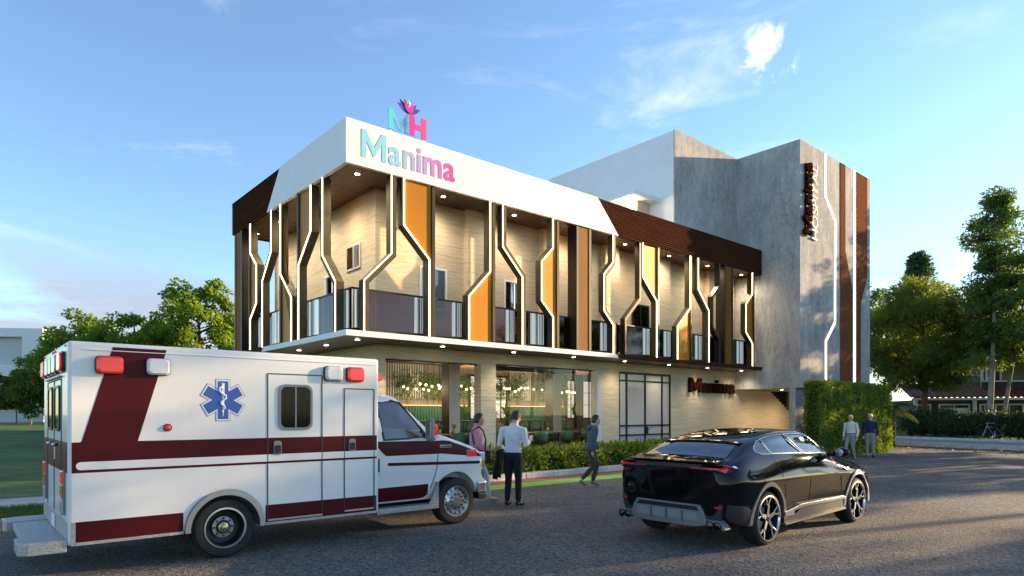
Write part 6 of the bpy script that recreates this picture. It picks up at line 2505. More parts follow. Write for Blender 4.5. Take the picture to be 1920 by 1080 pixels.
    cl.v = [(p[0] * k, p[1] * k, p[2] * k) for p in cl.v]
    cl.build('collar', mats[0], t, smooth='all')
    return t, k


STAND = [((-0.09, 0, 0.90), (-0.10, 0.015, 0.49), (-0.11, -0.02, 0.085), (-0.14, 0.17, 0.035)), ((0.09, 0, 0.90), (0.10, 0.02, 0.49), (0.11, -0.01, 0.085), (0.15, 0.17, 0.035))]

# man in white shirt, back to us, reading his phone
t, k = person('person in white shirt and black trousers holding a phone, jacket over the arm', 0.02, 12.40, (0.42, 0.91), 1.82,
              STAND,
              [((-0.215, 0.0, 1.41), (-0.262, -0.05, 1.13), (-0.225, 0.14, 0.98), (0.1, 0.9, -0.2)), ((0.215, 0.0, 1.41), (0.262, -0.01, 1.13), (0.215, 0.24, 1.18), (-0.15, 0.9, 0.3))],
              ('cloth_white', 'cloth_black', 'shoe_black'), lean=(0.01, 0.03, 0), head_turn=-0.35, head_down=0.42, hands=(0.6, 0.7))
MB().add([(0.165, 0.31, 1.20), (0.235, 0.31, 1.20), (0.235, 0.40, 1.29), (0.165, 0.40, 1.29), (0.165, 0.304, 1.206), (0.235, 0.304, 1.206), (0.235, 0.394, 1.296), (0.165, 0.394, 1.296)],
         [(0, 3, 2, 1), (4, 5, 6, 7), (0, 1, 5, 4), (1, 2, 6, 5), (2, 3, 7, 6), (3, 0, 4, 7)]).build('mobile_phone', 'phone', None)
ph = bpy.data.objects['mobile_phone']
ph.matrix_world = Matrix.Translation(t.location) @ Matrix.Rotation(t.rotation_euler.z, 4, 'Z') @ Matrix.Scale(k, 4)
tag(ph, 'pale mobile phone held by the person in white shirt', 'phone')
rows = []
for i, zz in enumerate(np.linspace(1.02, 0.50, 10)):
    rows.append([(-0.275 + 0.035 * math.sin(j * 1.7 + i * 0.5) * (0.3 + i * 0.05) - 0.012 * i * 0.5, -0.17 + 0.036 * j + 0.02 * math.sin(i * 0.8 + j), zz - 0.02 * math.sin(j * 0.9)) for j in range(9)])
jk = MB().grid([[(-0.21 + 0.0 * j, -0.15 + 0.034 * j, 1.05) for j in range(9)]] + rows)
jo = jk.build('jacket', 'cloth_black', None, smooth='all')
m_ = jo.modifiers.new('thick', 'SOLIDIFY')
m_.thickness = 0.03
jo.matrix_world = Matrix.Translation(t.location) @ Matrix.Rotation(t.rotation_euler.z, 4, 'Z') @ Matrix.Scale(k, 4)
tag(jo, 'black jacket hanging over the left arm of the person in white shirt', 'jacket')

# man in pink shirt walking behind the ambulance nose
t, k = person('person in pink shirt and white trousers with black shoulder bag behind ambulance nose', -0.74, 13.05, (0.97, 0.22), 1.76,
              [((-0.09, 0, 0.90), (-0.09, -0.06, 0.49), (-0.10, -0.26, 0.11), (-0.11, -0.10, 0.035)), ((0.09, 0, 0.90), (0.10, 0.20, 0.53), (0.10, 0.26, 0.09), (0.11, 0.44, 0.045))],
              [((-0.215, 0.02, 1.41), (-0.27, 0.10, 1.14), (-0.22, 0.30, 1.02), (0.1, 0.9, -0.1)), ((0.215, 0.02, 1.41), (0.27, 0.00, 1.13), (0.22, 0.18, 0.98), (-0.1, 0.8, -0.4))],
              ('cloth_pink', 'cloth_pale', 'shoe_tan'), lean=(0, 0.05, 0), head_turn=0.0, build_=1.06, skin='skin_tan')
b = MB().box(-0.05 + 0.22, 0.33 - 0.02, 0.02, 0.26, 0.78, 1.04)
bg = b.build('shoulder_bag', 'leather', None, bevel=0.02)
MB().tube([(0.17, 0.05, 1.51), (0.225, 0.13, 1.42), (0.27, 0.17, 1.25), (0.26, 0.16, 1.04)], 0.016, 6).tube([(0.17, 0.05, 1.51), (0.18, -0.10, 1.42), (0.25, -0.08, 1.2), (0.25, 0.05, 1.04)], 0.016, 6).build('strap', 'leather', bg)
bg.matrix_world = Matrix.Translation(t.location) @ Matrix.Rotation(t.rotation_euler.z, 4, 'Z') @ Matrix.Scale(k, 4)
tag(bg, 'black bag hanging from the shoulder of the person in pink', 'bag')

# young man in hooded top walking right past the window
t, k = person('person in slate hooded top and olive trousers walking past the restaurant window', 1.90, 15.62, (0.98, 0.10), 1.72,
              [((-0.09, 0, 0.90), (-0.09, 0.17, 0.52), (-0.09, 0.06, 0.13), (-0.09, 0.22, 0.05)), ((0.09, 0, 0.90), (0.10, 0.03, 0.50), (0.10, -0.26, 0.20), (0.10, -0.14, 0.045))],
              [((-0.215, 0.03, 1.41), (-0.26, 0.10, 1.14), (-0.24, 0.24, 0.92), (0, 0.3, -0.9)), ((0.215, 0.03, 1.41), (0.26, -0.02, 1.13), (0.25, -0.03, 0.88), (0, 0.15, -0.9))],
              ('cloth_slate', 'cloth_olive', 'shoe_grey'), lean=(0, 0.09, 0), build_=1.05, coat_len=0.06)
b = MB().ball((0, -0.03, 1.46), (0.12, 0.09, 0.07), 12, 8)
b.v = [(p[0] * k, p[1] * k, p[2] * k) for p in b.v]
b.build('hood', 'cloth_slate', t, smooth='all')

# the two older men by the clipped hedge
t, k = person('older person in white shirt and grey trousers stepping out beside the clipped hedge', 13.15, 25.25, (-0.80, -0.60), 1.70,
              [((-0.09, 0, 0.90), (-0.09, 0.02, 0.49), (-0.10, -0.10, 0.09), (-0.12, 0.08, 0.035)), ((0.09, 0, 0.90), (0.10, 0.19, 0.53), (0.11, 0.16, 0.10), (0.12, 0.34, 0.045))],
              [((-0.215, 0.0, 1.41), (-0.27, -0.04, 1.13), (-0.25, 0.03, 0.88), (0, 0.15, -0.95)), ((0.215, 0.0, 1.41), (0.27, -0.02, 1.13), (0.26, 0.06, 0.88), (0, 0.2, -0.95))],
              ('cloth_white', 'cloth_grey', 'shoe_black'), hair='hair_white', head_turn=0.15, spec=True, build_=1.05, group='two older people by the hedge')
t, k = person('older person in navy shirt and grey trousers standing beside the clipped hedge', 14.42, 26.2, (-0.45, -0.89), 1.74,
              STAND,
              [((-0.215, 0.0, 1.41), (-0.252, -0.03, 1.13), (-0.245, 0.03, 0.88), (0, 0.12, -0.95)), ((0.215, 0.0, 1.41), (0.252, -0.03, 1.13), (0.245, 0.03, 0.88), (0, 0.12, -0.95))],
              ('cloth_navy', 'cloth_grey', 'shoe_black'), hair='hair_white', head_turn=-0.35, spec=True, build_=1.08, group='two older people by the hedge')

# ------------------------------------------------------------------ bicycle and rider on the far pavement
mat('bike_frame', (0.35, 0.35, 0.36), 0.3, 0.6)
mat('wicker', (0.16, 0.085, 0.045), 0.8, var=0.4, vscale=30, bump=0.6)
BX, BY = at(1862, 36.5), 36.5
bz = 0.20
face = Vector((-1.0, 0.10, 0)).normalized()
bk = thing('bicycle', 'dark bicycle with wicker rear basket ridden along the far pavement', 'bicycle', (BX, BY, bz), math.atan2(face.y, face.x) - PI / 2)
for yy in (-0.52, 0.52):
    ringp = [(0, yy + 0.325 * math.cos(a), 0.34 + 0.325 * math.sin(a)) for a in np.linspace(0, 2 * PI, 29)]
    wo = MB().tube(ringp, 0.018, 8).build('wheel', 'rubber', bk, smooth='all')
    for j in range(14):
        a = 2 * PI * j / 14
        MB().tube([(0, yy, 0.34), (0, yy + 0.315 * math.cos(a), 0.34 + 0.315 * math.sin(a))], 0.0025, 4).build('spoke', 'steel', wo)
fb = MB()
for p, q in (((0, 0.30, 0.86), (0, -0.05, 0.30)), ((0, -0.05, 0.30), (0, -0.18, 0.82)), ((0, -0.17, 0.78), (0, 0.29, 0.80)), ((0, -0.05, 0.30), (0, -0.52, 0.34)), ((0, -0.52, 0.34), (0, -0.17, 0.76)), ((0, 0.29, 0.92), (0, 0.52, 0.34))):
    fb.tube([p, q], 0.018, 7)
fb.build('frame', 'bike_frame', bk)
MB().tube([(-0.28, 0.18, 1.02), (-0.15, 0.30, 1.0), (0, 0.28, 0.98), (0.15, 0.30, 1.0), (0.28, 0.18, 1.02)], 0.013, 7).tube([(0, 0.29, 0.90), (0, 0.28, 0.98)], 0.014, 6).build('handlebar', 'steel', bk)
MB().ball((0, -0.22, 0.86), (0.08, 0.14, 0.04), 12, 8).build('saddle', 'leather', bk, smooth='all')
MB().box(-0.14, 0.14, -0.82, -0.36, 0.70, 0.94).build('basket', 'wicker', bk, bevel=0.03)
MB().box(-0.06, 0.06, -0.75, -0.30, 0.66, 0.69).build('rack', 'steel', bk)
MB().lathe([(0.08, -0.01), (0.08, 0.01)], (0.03, -0.05, 0.30), 'x', 16).tube([(0.08, -0.05, 0.30), (0.08, 0.05, 0.17)], 0.01, 6).tube([(-0.08, -0.05, 0.30), (-0.08, -0.15, 0.43)], 0.01, 6).build('crank', 'steel', bk)
person('person in dark jacket riding the bicycle along the far pavement', BX, BY, face, 1.74,
       [((-0.08, -0.20, 0.92), (-0.10, 0.16, 0.80), (-0.10, -0.09, 0.47), (-0.10, 0.07, 0.44)), ((0.08, -0.20, 0.92), (0.10, 0.13, 0.62), (0.10, 0.06, 0.20), (0.10, 0.22, 0.17))],
       [((-0.20, 0.06, 1.40), (-0.27, 0.10, 1.17), (-0.24, 0.22, 1.02), (0, 0.8, -0.2)), ((0.20, 0.06, 1.40), (0.27, 0.10, 1.17), (0.24, 0.22, 1.02), (0, 0.8, -0.2))],
       ('cloth_black', 'cloth_black', 'shoe_black'), lean=(0, 0.10, 0), base_z=bz, hands=(0.8, 0.8), coat_len=0.05)
# the rider sits on the saddle: shift hips back over it
rd_ = bpy.context.scene.objects
for o in rd_:
    if o.get('label', '').startswith('person in dark jacket riding'):
        o.location = Vector((BX, BY, bz)) - Vector((face.x, face.y, 0)) * 0.16
        o.location.z = bz + 0.02

# ------------------------------------------------------------------ house on the right: dark boards, white trim, red corrugated roofs
mat('dark_board', (0.040, 0.040, 0.045), 0.7, var=0.15, vscale=6, stretch=(6, 6, 0.3))
mat('trim_white', (0.62, 0.61, 0.58), 0.6, var=0.05)
mat('roof_red', (0.22, 0.030, 0.025), 0.5, var=0.2, vscale=3)
mat('olive_pane', (0.06, 0.06, 0.012), 0.15)  # dark olive-yellow glossy pane
HO = Vector((at(1716, 47.5), 47.5, 0.3))
hd = Vector((math.cos(R(-14)), math.sin(R(-14)), 0))
hs = thing('dark_boarded_house', 'dark boarded house with red corrugated roof and white trim behind the garden hedge', 'house', HO, R(-14))


def hp_(b, n, m, parent=None, **kw):
    return b.build(n, m, parent or hs, **kw)


hp_(MB().box(0, 13.5, 0.4, 6.0, 0, 2.45), 'wall', 'dark_board')
for i in range(64):
    pass
# board battens on the front wall, skipping the openings
OPEN = [(0.3, 1.05), (1.75, 3.55), (4.35, 4.8), (5.3, 6.9), (8.5, 10.0), (11.0, 12.2)]
bt = None
for i in range(66):
    x = 0.05 + i * 0.205
    if any(a - 0.12 < x < c + 0.12 for a, c in OPEN):
        continue
    if bt is None:
        bt = hp_(MB().box(0, 0.035, 0.375, 0.398, 0.02, 2.43), 'batten', 'dark_board')
        bt.location.x = x
    else:
        o = bt.copy()
        col.objects.link(o)
        o.location.x = x
for a, c in OPEN:
    fr = MB()
    for x0, x1, z0, z1 in ((a - 0.1, a, 0.75, 2.15), (c, c + 0.1, 0.75, 2.15), (a, c, 2.06, 2.15), (a, c, 0.75, 0.84), ((a + c) / 2 - 0.03, (a + c) / 2 + 0.03, 0.85, 2.05)):
        fr.box(x0, x1, 0.34, 0.397, z0, z1)
    w_ = hp_(fr, 'window', 'trim_white')
    hp_(MB().box(a, c, 0.37, 0.394, 0.84, 2.06), 'pane', 'dark_window', w_)
# garage-like white door
gd = hp_(MB().box(1.75, 3.55, 0.30, 0.365, 0.02, 1.86), 'white_door', 'trim_white')
for i in range(6):
    hp_(MB().box(1.78, 3.52, 0.288, 0.299, 0.06 + i * 0.3, 0.32 + i * 0.3), 'door_panel', 'trim_white', gd)
for x in (-0.05, 3.72, 7.6, 13.4):
    hp_(MB().box(x, x + 0.22, 0.0, 0.22, 0, 2.45), 'post', 'trim_white')
hp_(MB().box(-0.3, 13.9, -0.32, -0.18, 2.42, 2.58), 'gutter', 'trim_white')


def corrugated(x0, x1, y0, z0, y1, z1, pitch=0.36):
    b = MB()
    n = int((x1 - x0) / (pitch / 6))
    r0, r1 = [], []
    for i in range(n + 1):
        x = x0 + (x1 - x0) * i / n
        o = 0.055 * math.sin(2 * PI * (x - x0) / pitch)
        r0.append((x, y0, z0 + o))
        r1.append((x, y1, z1 + o))
    b.grid([r0, r1])
    u0 = [(p[0], p[1], p[2] - 0.12) for p in r0]
    u1 = [(p[0], p[1], p[2] - 0.12) for p in r1]
    b.grid([u1, u0])
    b.grid([u0, r0])
    return b


hp_(corrugated(-0.35, 13.9, -0.25, 2.70, 2.6, 3.75), 'roof', 'roof_red')
# upper storey set back, with white balcony band
hp_(MB().box(4.9, 13.5, 2.0, 6.0, 3.0, 6.3), 'upper_wall', 'dark_board')
hp_(MB().box(4.75, 13.6, 1.2, 1.32, 2.98, 3.75), 'balcony_front', 'dark_board')
for i in range(44):
    o = hp_(MB().box(4.8 + i * 0.2, 4.84 + i * 0.2, 1.176, 1.198, 3.0, 3.74), 'balcony_batten', 'dark_board')
hp_(MB().box(4.7, 13.65, 1.15, 1.36, 3.752, 3.86), 'balcony_rail', 'trim_white')
for x in (4.75, 5.05):
    hp_(MB().box(x, x + 0.14, 1.33, 1.47, 3.0, 5.6), 'balcony_post', 'trim_white')
hp_(MB().tube([(5.2, 1.4, 3.9), (6.0, 1.4, 5.5)], 0.07, 6), 'brace', 'trim_white')
for a, c in ((6.3, 7.9), (8.3, 9.1), (9.9, 11.2)):
    fr = MB()
    for x0, x1, z0, z1 in ((a - 0.12, a, 3.9, 5.45), (c, c + 0.12, 3.9, 5.45), (a, c, 5.33, 5.45)):
        fr.box(x0, x1, 1.93, 1.997, z0, z1)
    w_ = hp_(fr, 'window', 'trim_white')
    hp_(MB().box(a, c, 1.97, 1.994, 3.9, 5.33), 'pane', 'olive_pane', w_)
hp_(corrugated(4.3, 14.0, 0.9, 6.05, 3.9, 7.3), 'roof', 'roof_red')
hp_(MB().box(4.2, 14.1, 0.86, 0.98, 5.9, 6.08), 'gutter', 'trim_white')

# ------------------------------------------------------------------ white house on the left
wh = thing('white_house', 'flat-roofed white house with big recessed panel at the left picture edge', 'house', (at(80, 42), 42, 1.0), R(6))
x1, z0, z1 = 0.0, 3.15, 6.25
b = MB()
for a, c, d, e in ((-9.0, -6.6, z0, z1), (-1.25, 0.0, z0, z1), (-6.6, -1.25, z1 - 0.55, z1), (-6.6, -1.25, z0, z0 + 0.75)):
    b.box(a, c, 0, 0.5, d, e)
b.box(-9.0, 0.0, 0.501, 7, z0, z1)
b.build('upper_wall', 'white_paint', wh)
MB().box(-6.6, -1.25, 0.40, 0.499, z0 + 0.75, z1 - 0.55).build('recessed_panel', 'grey_paint', wh)
MB().box(-8.8, -0.3, 0.6, 6.8, -0.6, z0 - 0.002).build('lower_wall', 'grey_paint', wh)
mat('brick', (0.30, 0.10, 0.06), 0.8, var=0.2, vscale=10)
MB().box(-6.0, -0.35, 0.52, 0.598, z0 - 0.35, z0 - 0.004).build('brick_band', 'brick', wh)
for i in range(3):
    w_ = MB().box(-8.0 + i * 2.5, -6.4 + i * 2.5, 0.55, 0.597, 0.9, 2.4).build('window', 'trim_white', wh)
    MB().box(-7.9 + i * 2.5, -6.5 + i * 2.5, 0.53, 0.549, 1.0, 2.3).build('pane', 'dark_window', w_)

# ------------------------------------------------------------------ restaurant behind the ground-floor windows
mat('room_floor', (0.10, 0.088, 0.075), 0.35, var=0.25, vscale=2.5, stretch=(3, 0.6, 1))
mat('room_dark', (0.030, 0.029, 0.028), 0.6)
mat('room_panel', (0.26, 0.235, 0.205), 0.6, var=0.06, vscale=2)
mat('timber', (0.32, 0.17, 0.075), 0.5, var=0.2, vscale=5, stretch=(5, 5, 0.4))
mat('bench_green', (0.045, 0.165, 0.115), 0.38, var=0.1, vscale=5)
mat('velvet_green', (0.022, 0.120, 0.060), 0.6, var=0.15, vscale=7)
mat('table_top', (0.36, 0.27, 0.18), 0.3, var=0.15, vscale=4, stretch=(4, 1, 1))
mat('gold_vase', (0.58, 0.36, 0.12), 0.3, 0.8)
mat('plate', (0.05, 0.05, 0.055), 0.3)
mat('planter_box', (0.05, 0.035, 0.022), 0.7)
emit_mat('globe', (1.0, 0.80, 0.52), 1.6)
emit_mat('cove', (1.0, 0.72, 0.40), 1.2)
mat('daylight_pane', (0.7, 0.7, 0.7), 0.4, emit=(0.92, 0.93, 0.95), estr=0.14)  # daylight put into the pane as a faint glow, solid wall behind
leaf_mat('leaf_room', (0.045, 0.120, 0.020), (0.120, 0.230, 0.045), 0.35, 3.0)

struct(uv_sheet('restaurant_floor', [(1.96, 1.76), (16.6, 1.76), (16.6, 5.6), (1.96, 5.6)], 0.30, 'room_floor', 0.25))
struct(uv_sheet('rear_platform', [(1.97, 4.05), (16.5, 4.05), (16.5, 5.58), (1.97, 5.58)], 0.75, 'room_floor', 0.446))
part(MB().box(1.96, 16.6, 5.6, 5.75, 0.3, 3.65), 'interior_back_wall', 'room_panel')
part(MB().box(16.6, 16.75, 1.76, 5.75, 0.3, 3.65), 'interior_side_wall', 'room_dark')
part(MB().box(1.96, 16.6, 1.76, 5.6, 3.60, 3.68), 'interior_ceiling', 'room_dark')
# window glazing
for a, c, zt in ((1.92, 5.42, 3.36), (6.04, 10.98, 3.40)):
    n = 3 if c < 6 else 4
    gl = MB()
    wf = part(gl.box(a + 0.002, c - 0.002, WV + 0.20, WV + 0.24, 0.35, 0.40), 'shop_window', 'black_metal')
    MB().box(a + 0.002, c - 0.002, WV + 0.20, WV + 0.24, zt - 0.04, zt).build('head_rail', 'black_metal', wf)
    MB().box(a + 0.005, c - 0.005, WV + 0.215, WV + 0.225, 0.40, zt - 0.04).build('pane', 'clear_pane', wf)
# wall dressing
for u0, u1 in ((3.6, 5.96), (10.14, 11.46)):
    part(MB().box(u0, u1, 5.575, 5.598, 2.30, 3.6), 'batten_back', 'room_dark')
    nb_ = int((u1 - u0) / 0.105)
    b0 = None
    for i in range(nb_):
        if b0 is None:
            b0 = part(MB().box(0, 0.045, 5.52, 5.574, 2.30, 3.6), 'wall_batten', 'grey_paint')
            o = b0
        else:
            o = b0.copy()
            col.objects.link(o)
        o.location.x = u0 + 0.03 + i * 0.105
for u in (5.2, 6.6, 7.5, 10.6, 11.8, 12.7, 13.3):
    part(MB().box(u, u + 0.11, 5.56, 5.597, 2.1, 2.9), 'timber_strip', 'timber')
for u in np.arange(6.1, 8.1, 0.28):
    part(MB().box(u, u + 0.012, 5.588, 5.599, 2.1, 3.6), 'panel_joint', 'room_dark')
for u in np.arange(11.6, 13.5, 0.28):
    part(MB().box(u, u + 0.012, 5.588, 5.599, 2.1, 3.6), 'panel_joint', 'room_dark')
for u0, u1 in ((8.12, 8.56), (9.40, 9.98), (13.62, 14.08), (14.66, 15.45)):
    fr = MB()
    for a, c, d, e in ((u0 - 0.06, u0, 1.5, 3.3), (u1, u1 + 0.06, 1.5, 3.3), (u0, u1, 3.24, 3.3), (u0, u1, 1.5, 1.56), ((u0 + u1) / 2 - 0.015, (u0 + u1) / 2 + 0.015, 1.56, 3.24), (u0, u1, 2.14, 2.16), (u0, u1, 2.70, 2.72)):
        fr.box(a, c, 5.53, 5.57, d, e)
    w_ = part(fr, 'garden_window', 'black_metal')
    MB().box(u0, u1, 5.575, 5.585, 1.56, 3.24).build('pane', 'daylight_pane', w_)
for u0, u1 in ((8.66, 9.3), (13.46, 13.54), (14.16, 14.56), (15.55, 16.59)):
    part(MB().box(u0, u1, 5.50, 5.597, 0.76, 3.6), 'dark_pier', 'room_dark')
for u in (5.80, 10.95):
    part(MB().box(u, u + 0.5, 3.75, 4.2, 0.30, 3.6), 'room_column', 'room_dark', bevel=0.01)
    part(MB().box(u + 0.02, u + 0.48, 3.735, 3.749, 0.31, 3.59), 'column_face', 'grey_paint')
for u in (6.5, 11.7):
    part(MB().box(u, u + 4.2, 2.2, 2.45, 3.25, 3.598), 'ceiling_beam', 'room_dark')
part(MB().box(6.6, 8.6, 2.5, 5.49, 3.52, 3.598), 'timber_ceiling', 'timber')
part(MB().box(11.8, 14.4, 2.5, 5.49, 3.52, 3.598), 'timber_ceiling', 'timber')

BAYS = (('left', 0.0), ('right', 1.0))


def banquette(u0, u1, label):
    t = site('banquette', label, 'bench', u0, 5.0, 0.75)
    ln = u1 - u0
    MB().box(0, ln, 0, 0.55, 0, 0.30).build('base', 'timber', t)
    MB().box(0, ln, -0.03, 0.40, 0.301, 0.46).build('seat_cushion', 'bench_green', t, bevel=0.05, seg=3)
    n = int(ln / 0.125)
    c0 = None
    for i in range(n):
        if c0 is None:
            c0 = MB().tube([(0, 0.47, 0.47), (0, 0.49, 0.9), (0, 0.50, 1.28)], 0.064, 10).build('back_channel', 'bench_green', t, smooth=True)
            o = c0
        else:
            o = c0.copy()
            col.objects.link(o)
        o.location = (0.0625 + i * ln / n, 0, 0)
    cv = MB().box(0, ln, 0.50, 0.565, 1.32, 1.36).build('back_cap', 'timber', t)
    MB().box(0.02, ln - 0.02, 0.571, 0.585, 1.31, 1.345).build('cove_light', 'cove', t)


banquette(3.9, 8.0, 'green channel-backed banquette along the rear wall seen in the left restaurant window')
banquette(10.1, 13.4, 'green channel-backed banquette along the rear wall seen in the right restaurant window')


def tub_chair():
    t = tag(empty('tub_chair', (0, 0, 0)), 'x', 'chair', 'green tub chairs in the restaurant')
    MB().lathe([(0.0, 0.40), (0.20, 0.40), (0.225, 0.43), (0.215, 0.48), (0.0, 0.49)], (0, 0, 0), 'z', 18).build('seat', 'velvet_green', t, smooth=True)
    b = MB()
    ro = []
    for zz, r_ in ((0.40, 0.235), (0.55, 0.265), (0.70, 0.275), (0.83, 0.27)):
        ring = []
        for i in range(17):
            a = R(-30 + 240 * i / 16) 
            zk = zz - (0.14 * (abs(i - 8) / 8.0) ** 2 if zz > 0.6 else 0)
            ring.append((r_ * math.cos(a), r_ * math.sin(a), zk))
        ro.append(ring)
    b.grid(ro)
    o = b.build('back', 'velvet_green', t, smooth='all')
    m = o.modifiers.new('thick', 'SOLIDIFY')
    m.thickness = 0.035
    for sx in (-1, 1):
        for sy in (-1, 1):
            MB().tube([(sx * 0.14, sy * 0.14, 0.41), (sx * 0.19, sy * 0.19, 0.0)], [0.014, 0.010], 6).build('leg', 'black_metal', t)
    return t


def dining_table():
    t = tag(empty('dining_table', (0, 0, 0)), 'x', 'table', 'dining tables in the restaurant')
    MB().box(-0.36, 0.36, -0.36, 0.36, 0.72, 0.75).build('top', 'table_top', t, bevel=0.006)
    MB().box(-0.34, 0.34, -0.34, 0.34, 0.69, 0.718).build('apron', 'black_metal', t)
    for sx in (-1, 1):
        for sy in (-1, 1):
            MB().box(sx * 0.32 - 0.015, sx * 0.32 + 0.015, sy * 0.32 - 0.015, sy * 0.32 + 0.015, 0, 0.69).build('leg', 'black_metal', t)
    MB().lathe([(0.0, 0.752), (0.10, 0.752), (0.12, 0.765), (0.0, 0.768)], (-0.18, -0.15, 0), 'z', 16).build('plate', 'plate', t)
    return t


def vase_plant():
    t = tag(empty('vase_plant', (0, 0, 0)), 'x', 'plant', 'table plants in the restaurant')
    MB().lathe([(0.0, 0.0), (0.045, 0.0), (0.06, 0.07), (0.045, 0.16), (0.04, 0.17)], (0, 0, 0), 'z', 14, cap=False).build('vase', 'gold_vase', t, smooth=True)
    blades(t, 16, 0.17, 0.26, 0.022)
    return t


def blades(t, n, z0, ln, wd, m='leaf_room'):
    b = MB()
    for i in range(n):
        a = i * 2.399
        el = rng.uniform(0.35, 1.35)
        l_ = ln * rng.uniform(0.7, 1.15)
        d = np.array((math.cos(a) * math.cos(el), math.sin(a) * math.cos(el), math.sin(el)))
        s_ = np.array((-math.sin(a), math.cos(a), 0)) * wd
        p0 = np.array((0, 0, z0))
        p1 = p0 + d * l_ * 0.55
        p2 = p0 + d * l_ + np.array((math.cos(a), math.sin(a), -0.8)) * l_ * 0.22
        b.add([tuple(p0 - s_ * 0.4), tuple(p0 + s_ * 0.4), tuple(p1 + s_), tuple(p1 - s_), tuple(p2)], [(0, 1, 2, 3), (3, 2, 4)])
    b.build('leaves', m, t, recalc=False)


def pot_palm():
    t = tag(empty('potted_palm', (0, 0, 0)), 'x', 'plant', 'potted palms in the restaurant')
    MB().lathe([(0.0, 0.0), (0.13, 0.0), (0.18, 0.32), (0.16, 0.33), (0.0, 0.30)], (0, 0, 0), 'z', 16).build('pot', 'planter_box', t)
    MB().tube([(0, 0, 0.3), (0.01, 0, 0.95)], [0.025, 0.018], 6).build('stem', 'bark', t)
    blades(t, 26, 0.93, 0.62, 0.035)
    return t


ch0, tb0, vp0, pp0 = tub_chair(), dining_table(), vase_plant(), pot_palm()
used = set()


def put(proto, u, v, z, rz, label):
    if proto.name in used:
        o = dup(proto, W(u, v, z), TH + rz, label)
    else:
        used.add(proto.name)
        o = proto
        o.location = W(u, v, z)
        o.rotation_euler = (0, 0, TH + rz)
        o['label'] = label
    return o


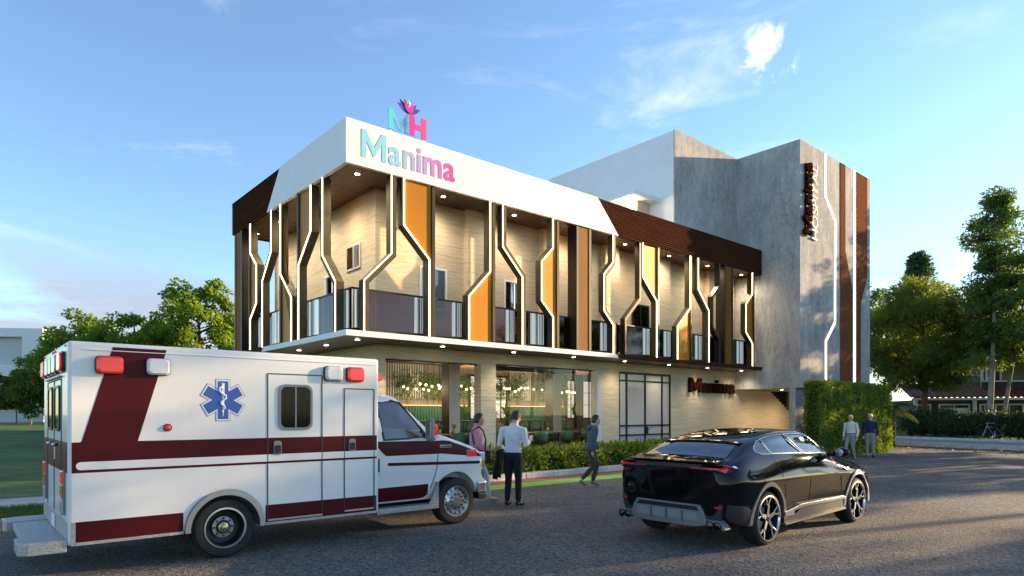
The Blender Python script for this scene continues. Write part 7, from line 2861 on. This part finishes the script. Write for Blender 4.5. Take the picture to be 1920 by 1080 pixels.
FL, PF = 0.30, 0.75
for side, us in (('left', (4.75, 5.55, 6.35, 7.0)), ('right', (8.55, 10.05, 11.15, 12.1))):
    wn_ = side + ' restaurant window'
    # tables on the lower floor
    put(tb0, us[0], 2.85, FL, 0.1, 'dark-framed dining table nearest the glass in the ' + wn_)
    put(tb0, us[1], 3.15, FL, -0.05, 'second dining table from the pier, mid floor, in the ' + wn_)
    put(tb0, us[2] + 0.15, 3.3, FL, 0.0, 'dining table right of the dark column in the ' + wn_)
    for i, u in enumerate((us[0] - 0.25, us[1] + 0.1, us[2] + 0.5)):
        put(tb0, u + 0.3, 4.62, PF, 0.0, ('raised dining table at the left of the banquette in the ', 'raised dining table in front of the banquette middle in the ', 'raised dining table at the right end of the banquette in the ')[i] + wn_)
    for i, (du, v, rz) in enumerate(((us[0] - 0.55, 2.35, PI), (us[0] + 0.35, 2.25, PI), (us[1] + 0.45, 2.50, PI), (us[1] + 0.60, 3.65, 0.0), (us[2] + 0.75, 2.75, PI), (us[2] - 0.2, 3.75, 0.2), (us[3] + 0.4, 3.3, 1.3))):
        put(ch0, du, v, FL, rz + 0.15 * math.sin(i * 2.2), ('green tub chair leftmost by the glass in the ', 'green tub chair seen from behind before the nearest table in the ', 'green tub chair with its back to the glass, mid window, in the ',
                                                            'green tub chair on the far side of the middle table in the ', 'green tub chair near the right jamb in the ', 'green tub chair beside the dark column in the ', 'farthest right green tub chair in the ')[i] + wn_)
    for i, (u, v, z) in enumerate(((us[0], 2.85, FL + 0.75), (us[1], 3.15, FL + 0.75), (us[0] + 0.05, 4.62, PF + 0.75))):
        put(vp0, u + 0.05, v, z, 0, ('gold vase with green plant on the nearest table in the ', 'gold vase with green plant on the middle table in the ', 'gold vase with green plant on the raised table in the ')[i] + wn_)
    for i, (u, v, z) in enumerate(((us[3] + 0.55, 5.2, PF), (us[3] + 1.6, 5.2, PF))):
        put(pp0, u, v, z, 0, ('potted palm before the garden window at rear right of the ', 'second potted palm further right in the ')[i] + wn_)
    if side == 'right':
        put(pp0, 9.62, 5.15, PF, 0, 'potted palm before the narrow garden window at the left of the right restaurant window')
        put(pp0, 7.35, 2.35, FL, 0.5, 'large potted palm by the pier in the right restaurant window')
    # hanging planters
    for i, u in enumerate((us[0] - 0.1, us[0] + 0.9, us[1] + 0.85, us[2] + 0.95)):
        off = 0.75 if side == 'right' else 0.1
        t = site('wall_planter', ('leafy wall planter high on the battens at far left of the ', 'leafy wall planter second from left above the banquette in the ', 'leafy wall planter above the banquette beside the column in the ', 'leafy wall planter right of the column in the ')[i] + wn_,
                 'plant', u + off + 0.3, 5.35, 2.75)
        MB().box(-0.30, 0.30, 0.0, 0.2, 0, 0.14).build('box', 'planter_box', t)
        m = 330
        P = np.stack([rng.normal(0, 0.24, m), rng.normal(0.02, 0.10, m), rng.normal(0.22, 0.17, m)], 1)
        hang = rng.uniform(0, 1, m) < 0.35
        P[hang, 2] = rng.uniform(-0.45, 0.1, hang.sum())
        quads_object('foliage', leaf_cloud(P, np.tile((0, -0.5, 0.3), (m, 1)), 0.16, 0.05, 0.9), 'leaf_room', t)
    # pendant clusters
    for i, (u, v) in enumerate(((us[0] - 0.1, 4.5), (us[0] + 0.85, 4.75), (us[1] + 0.75, 4.65), (us[2] + 0.9, 4.85))):
        off = 0.9 if side == 'right' else 0.2
        t = site('pendant_cluster', ('leftmost cluster of glowing globe pendants in the ', 'second cluster of glowing globe pendants from left in the ', 'cluster of glowing globe pendants left of the column in the ', 'rightmost cluster of glowing globe pendants in the ')[i] + wn_,
                 'lamp', u + off, v, 3.58)
        MB().lathe([(0.0, 0.0), (0.09, 0.0), (0.09, 0.02), (0.0, 0.02)], (0, 0, 0), 'z', 14).build('ceiling_rose', 'black_metal', t)
        for j in range(5):
            x_, y_ = (j - 2) * 0.21 + rng.uniform(-0.04, 0.04), rng.uniform(-0.12, 0.12)
            zz = -0.86 - rng.uniform(-0.10, 0.12)
            cd = MB().tube([(0.0, 0, 0.0), (x_, y_, -0.06), (x_, y_, zz + 0.05)], 0.005, 5).build('cord', 'black_metal', t)
            MB().ball((x_, y_, zz), 0.042, 12, 8).build('globe', 'globe', cd, smooth='all')
        ld = bpy.data.lights.new('pendant_lamp', 'POINT')
        ld.energy = 12
        ld.color = (1.0, 0.78, 0.5)
        ld.shadow_soft_size = 0.25
        lo = bpy.data.objects.new('pendant_lamp', ld)
        col.objects.link(lo)
        lo.parent = t
        lo.location = (0, -0.2, -0.95)
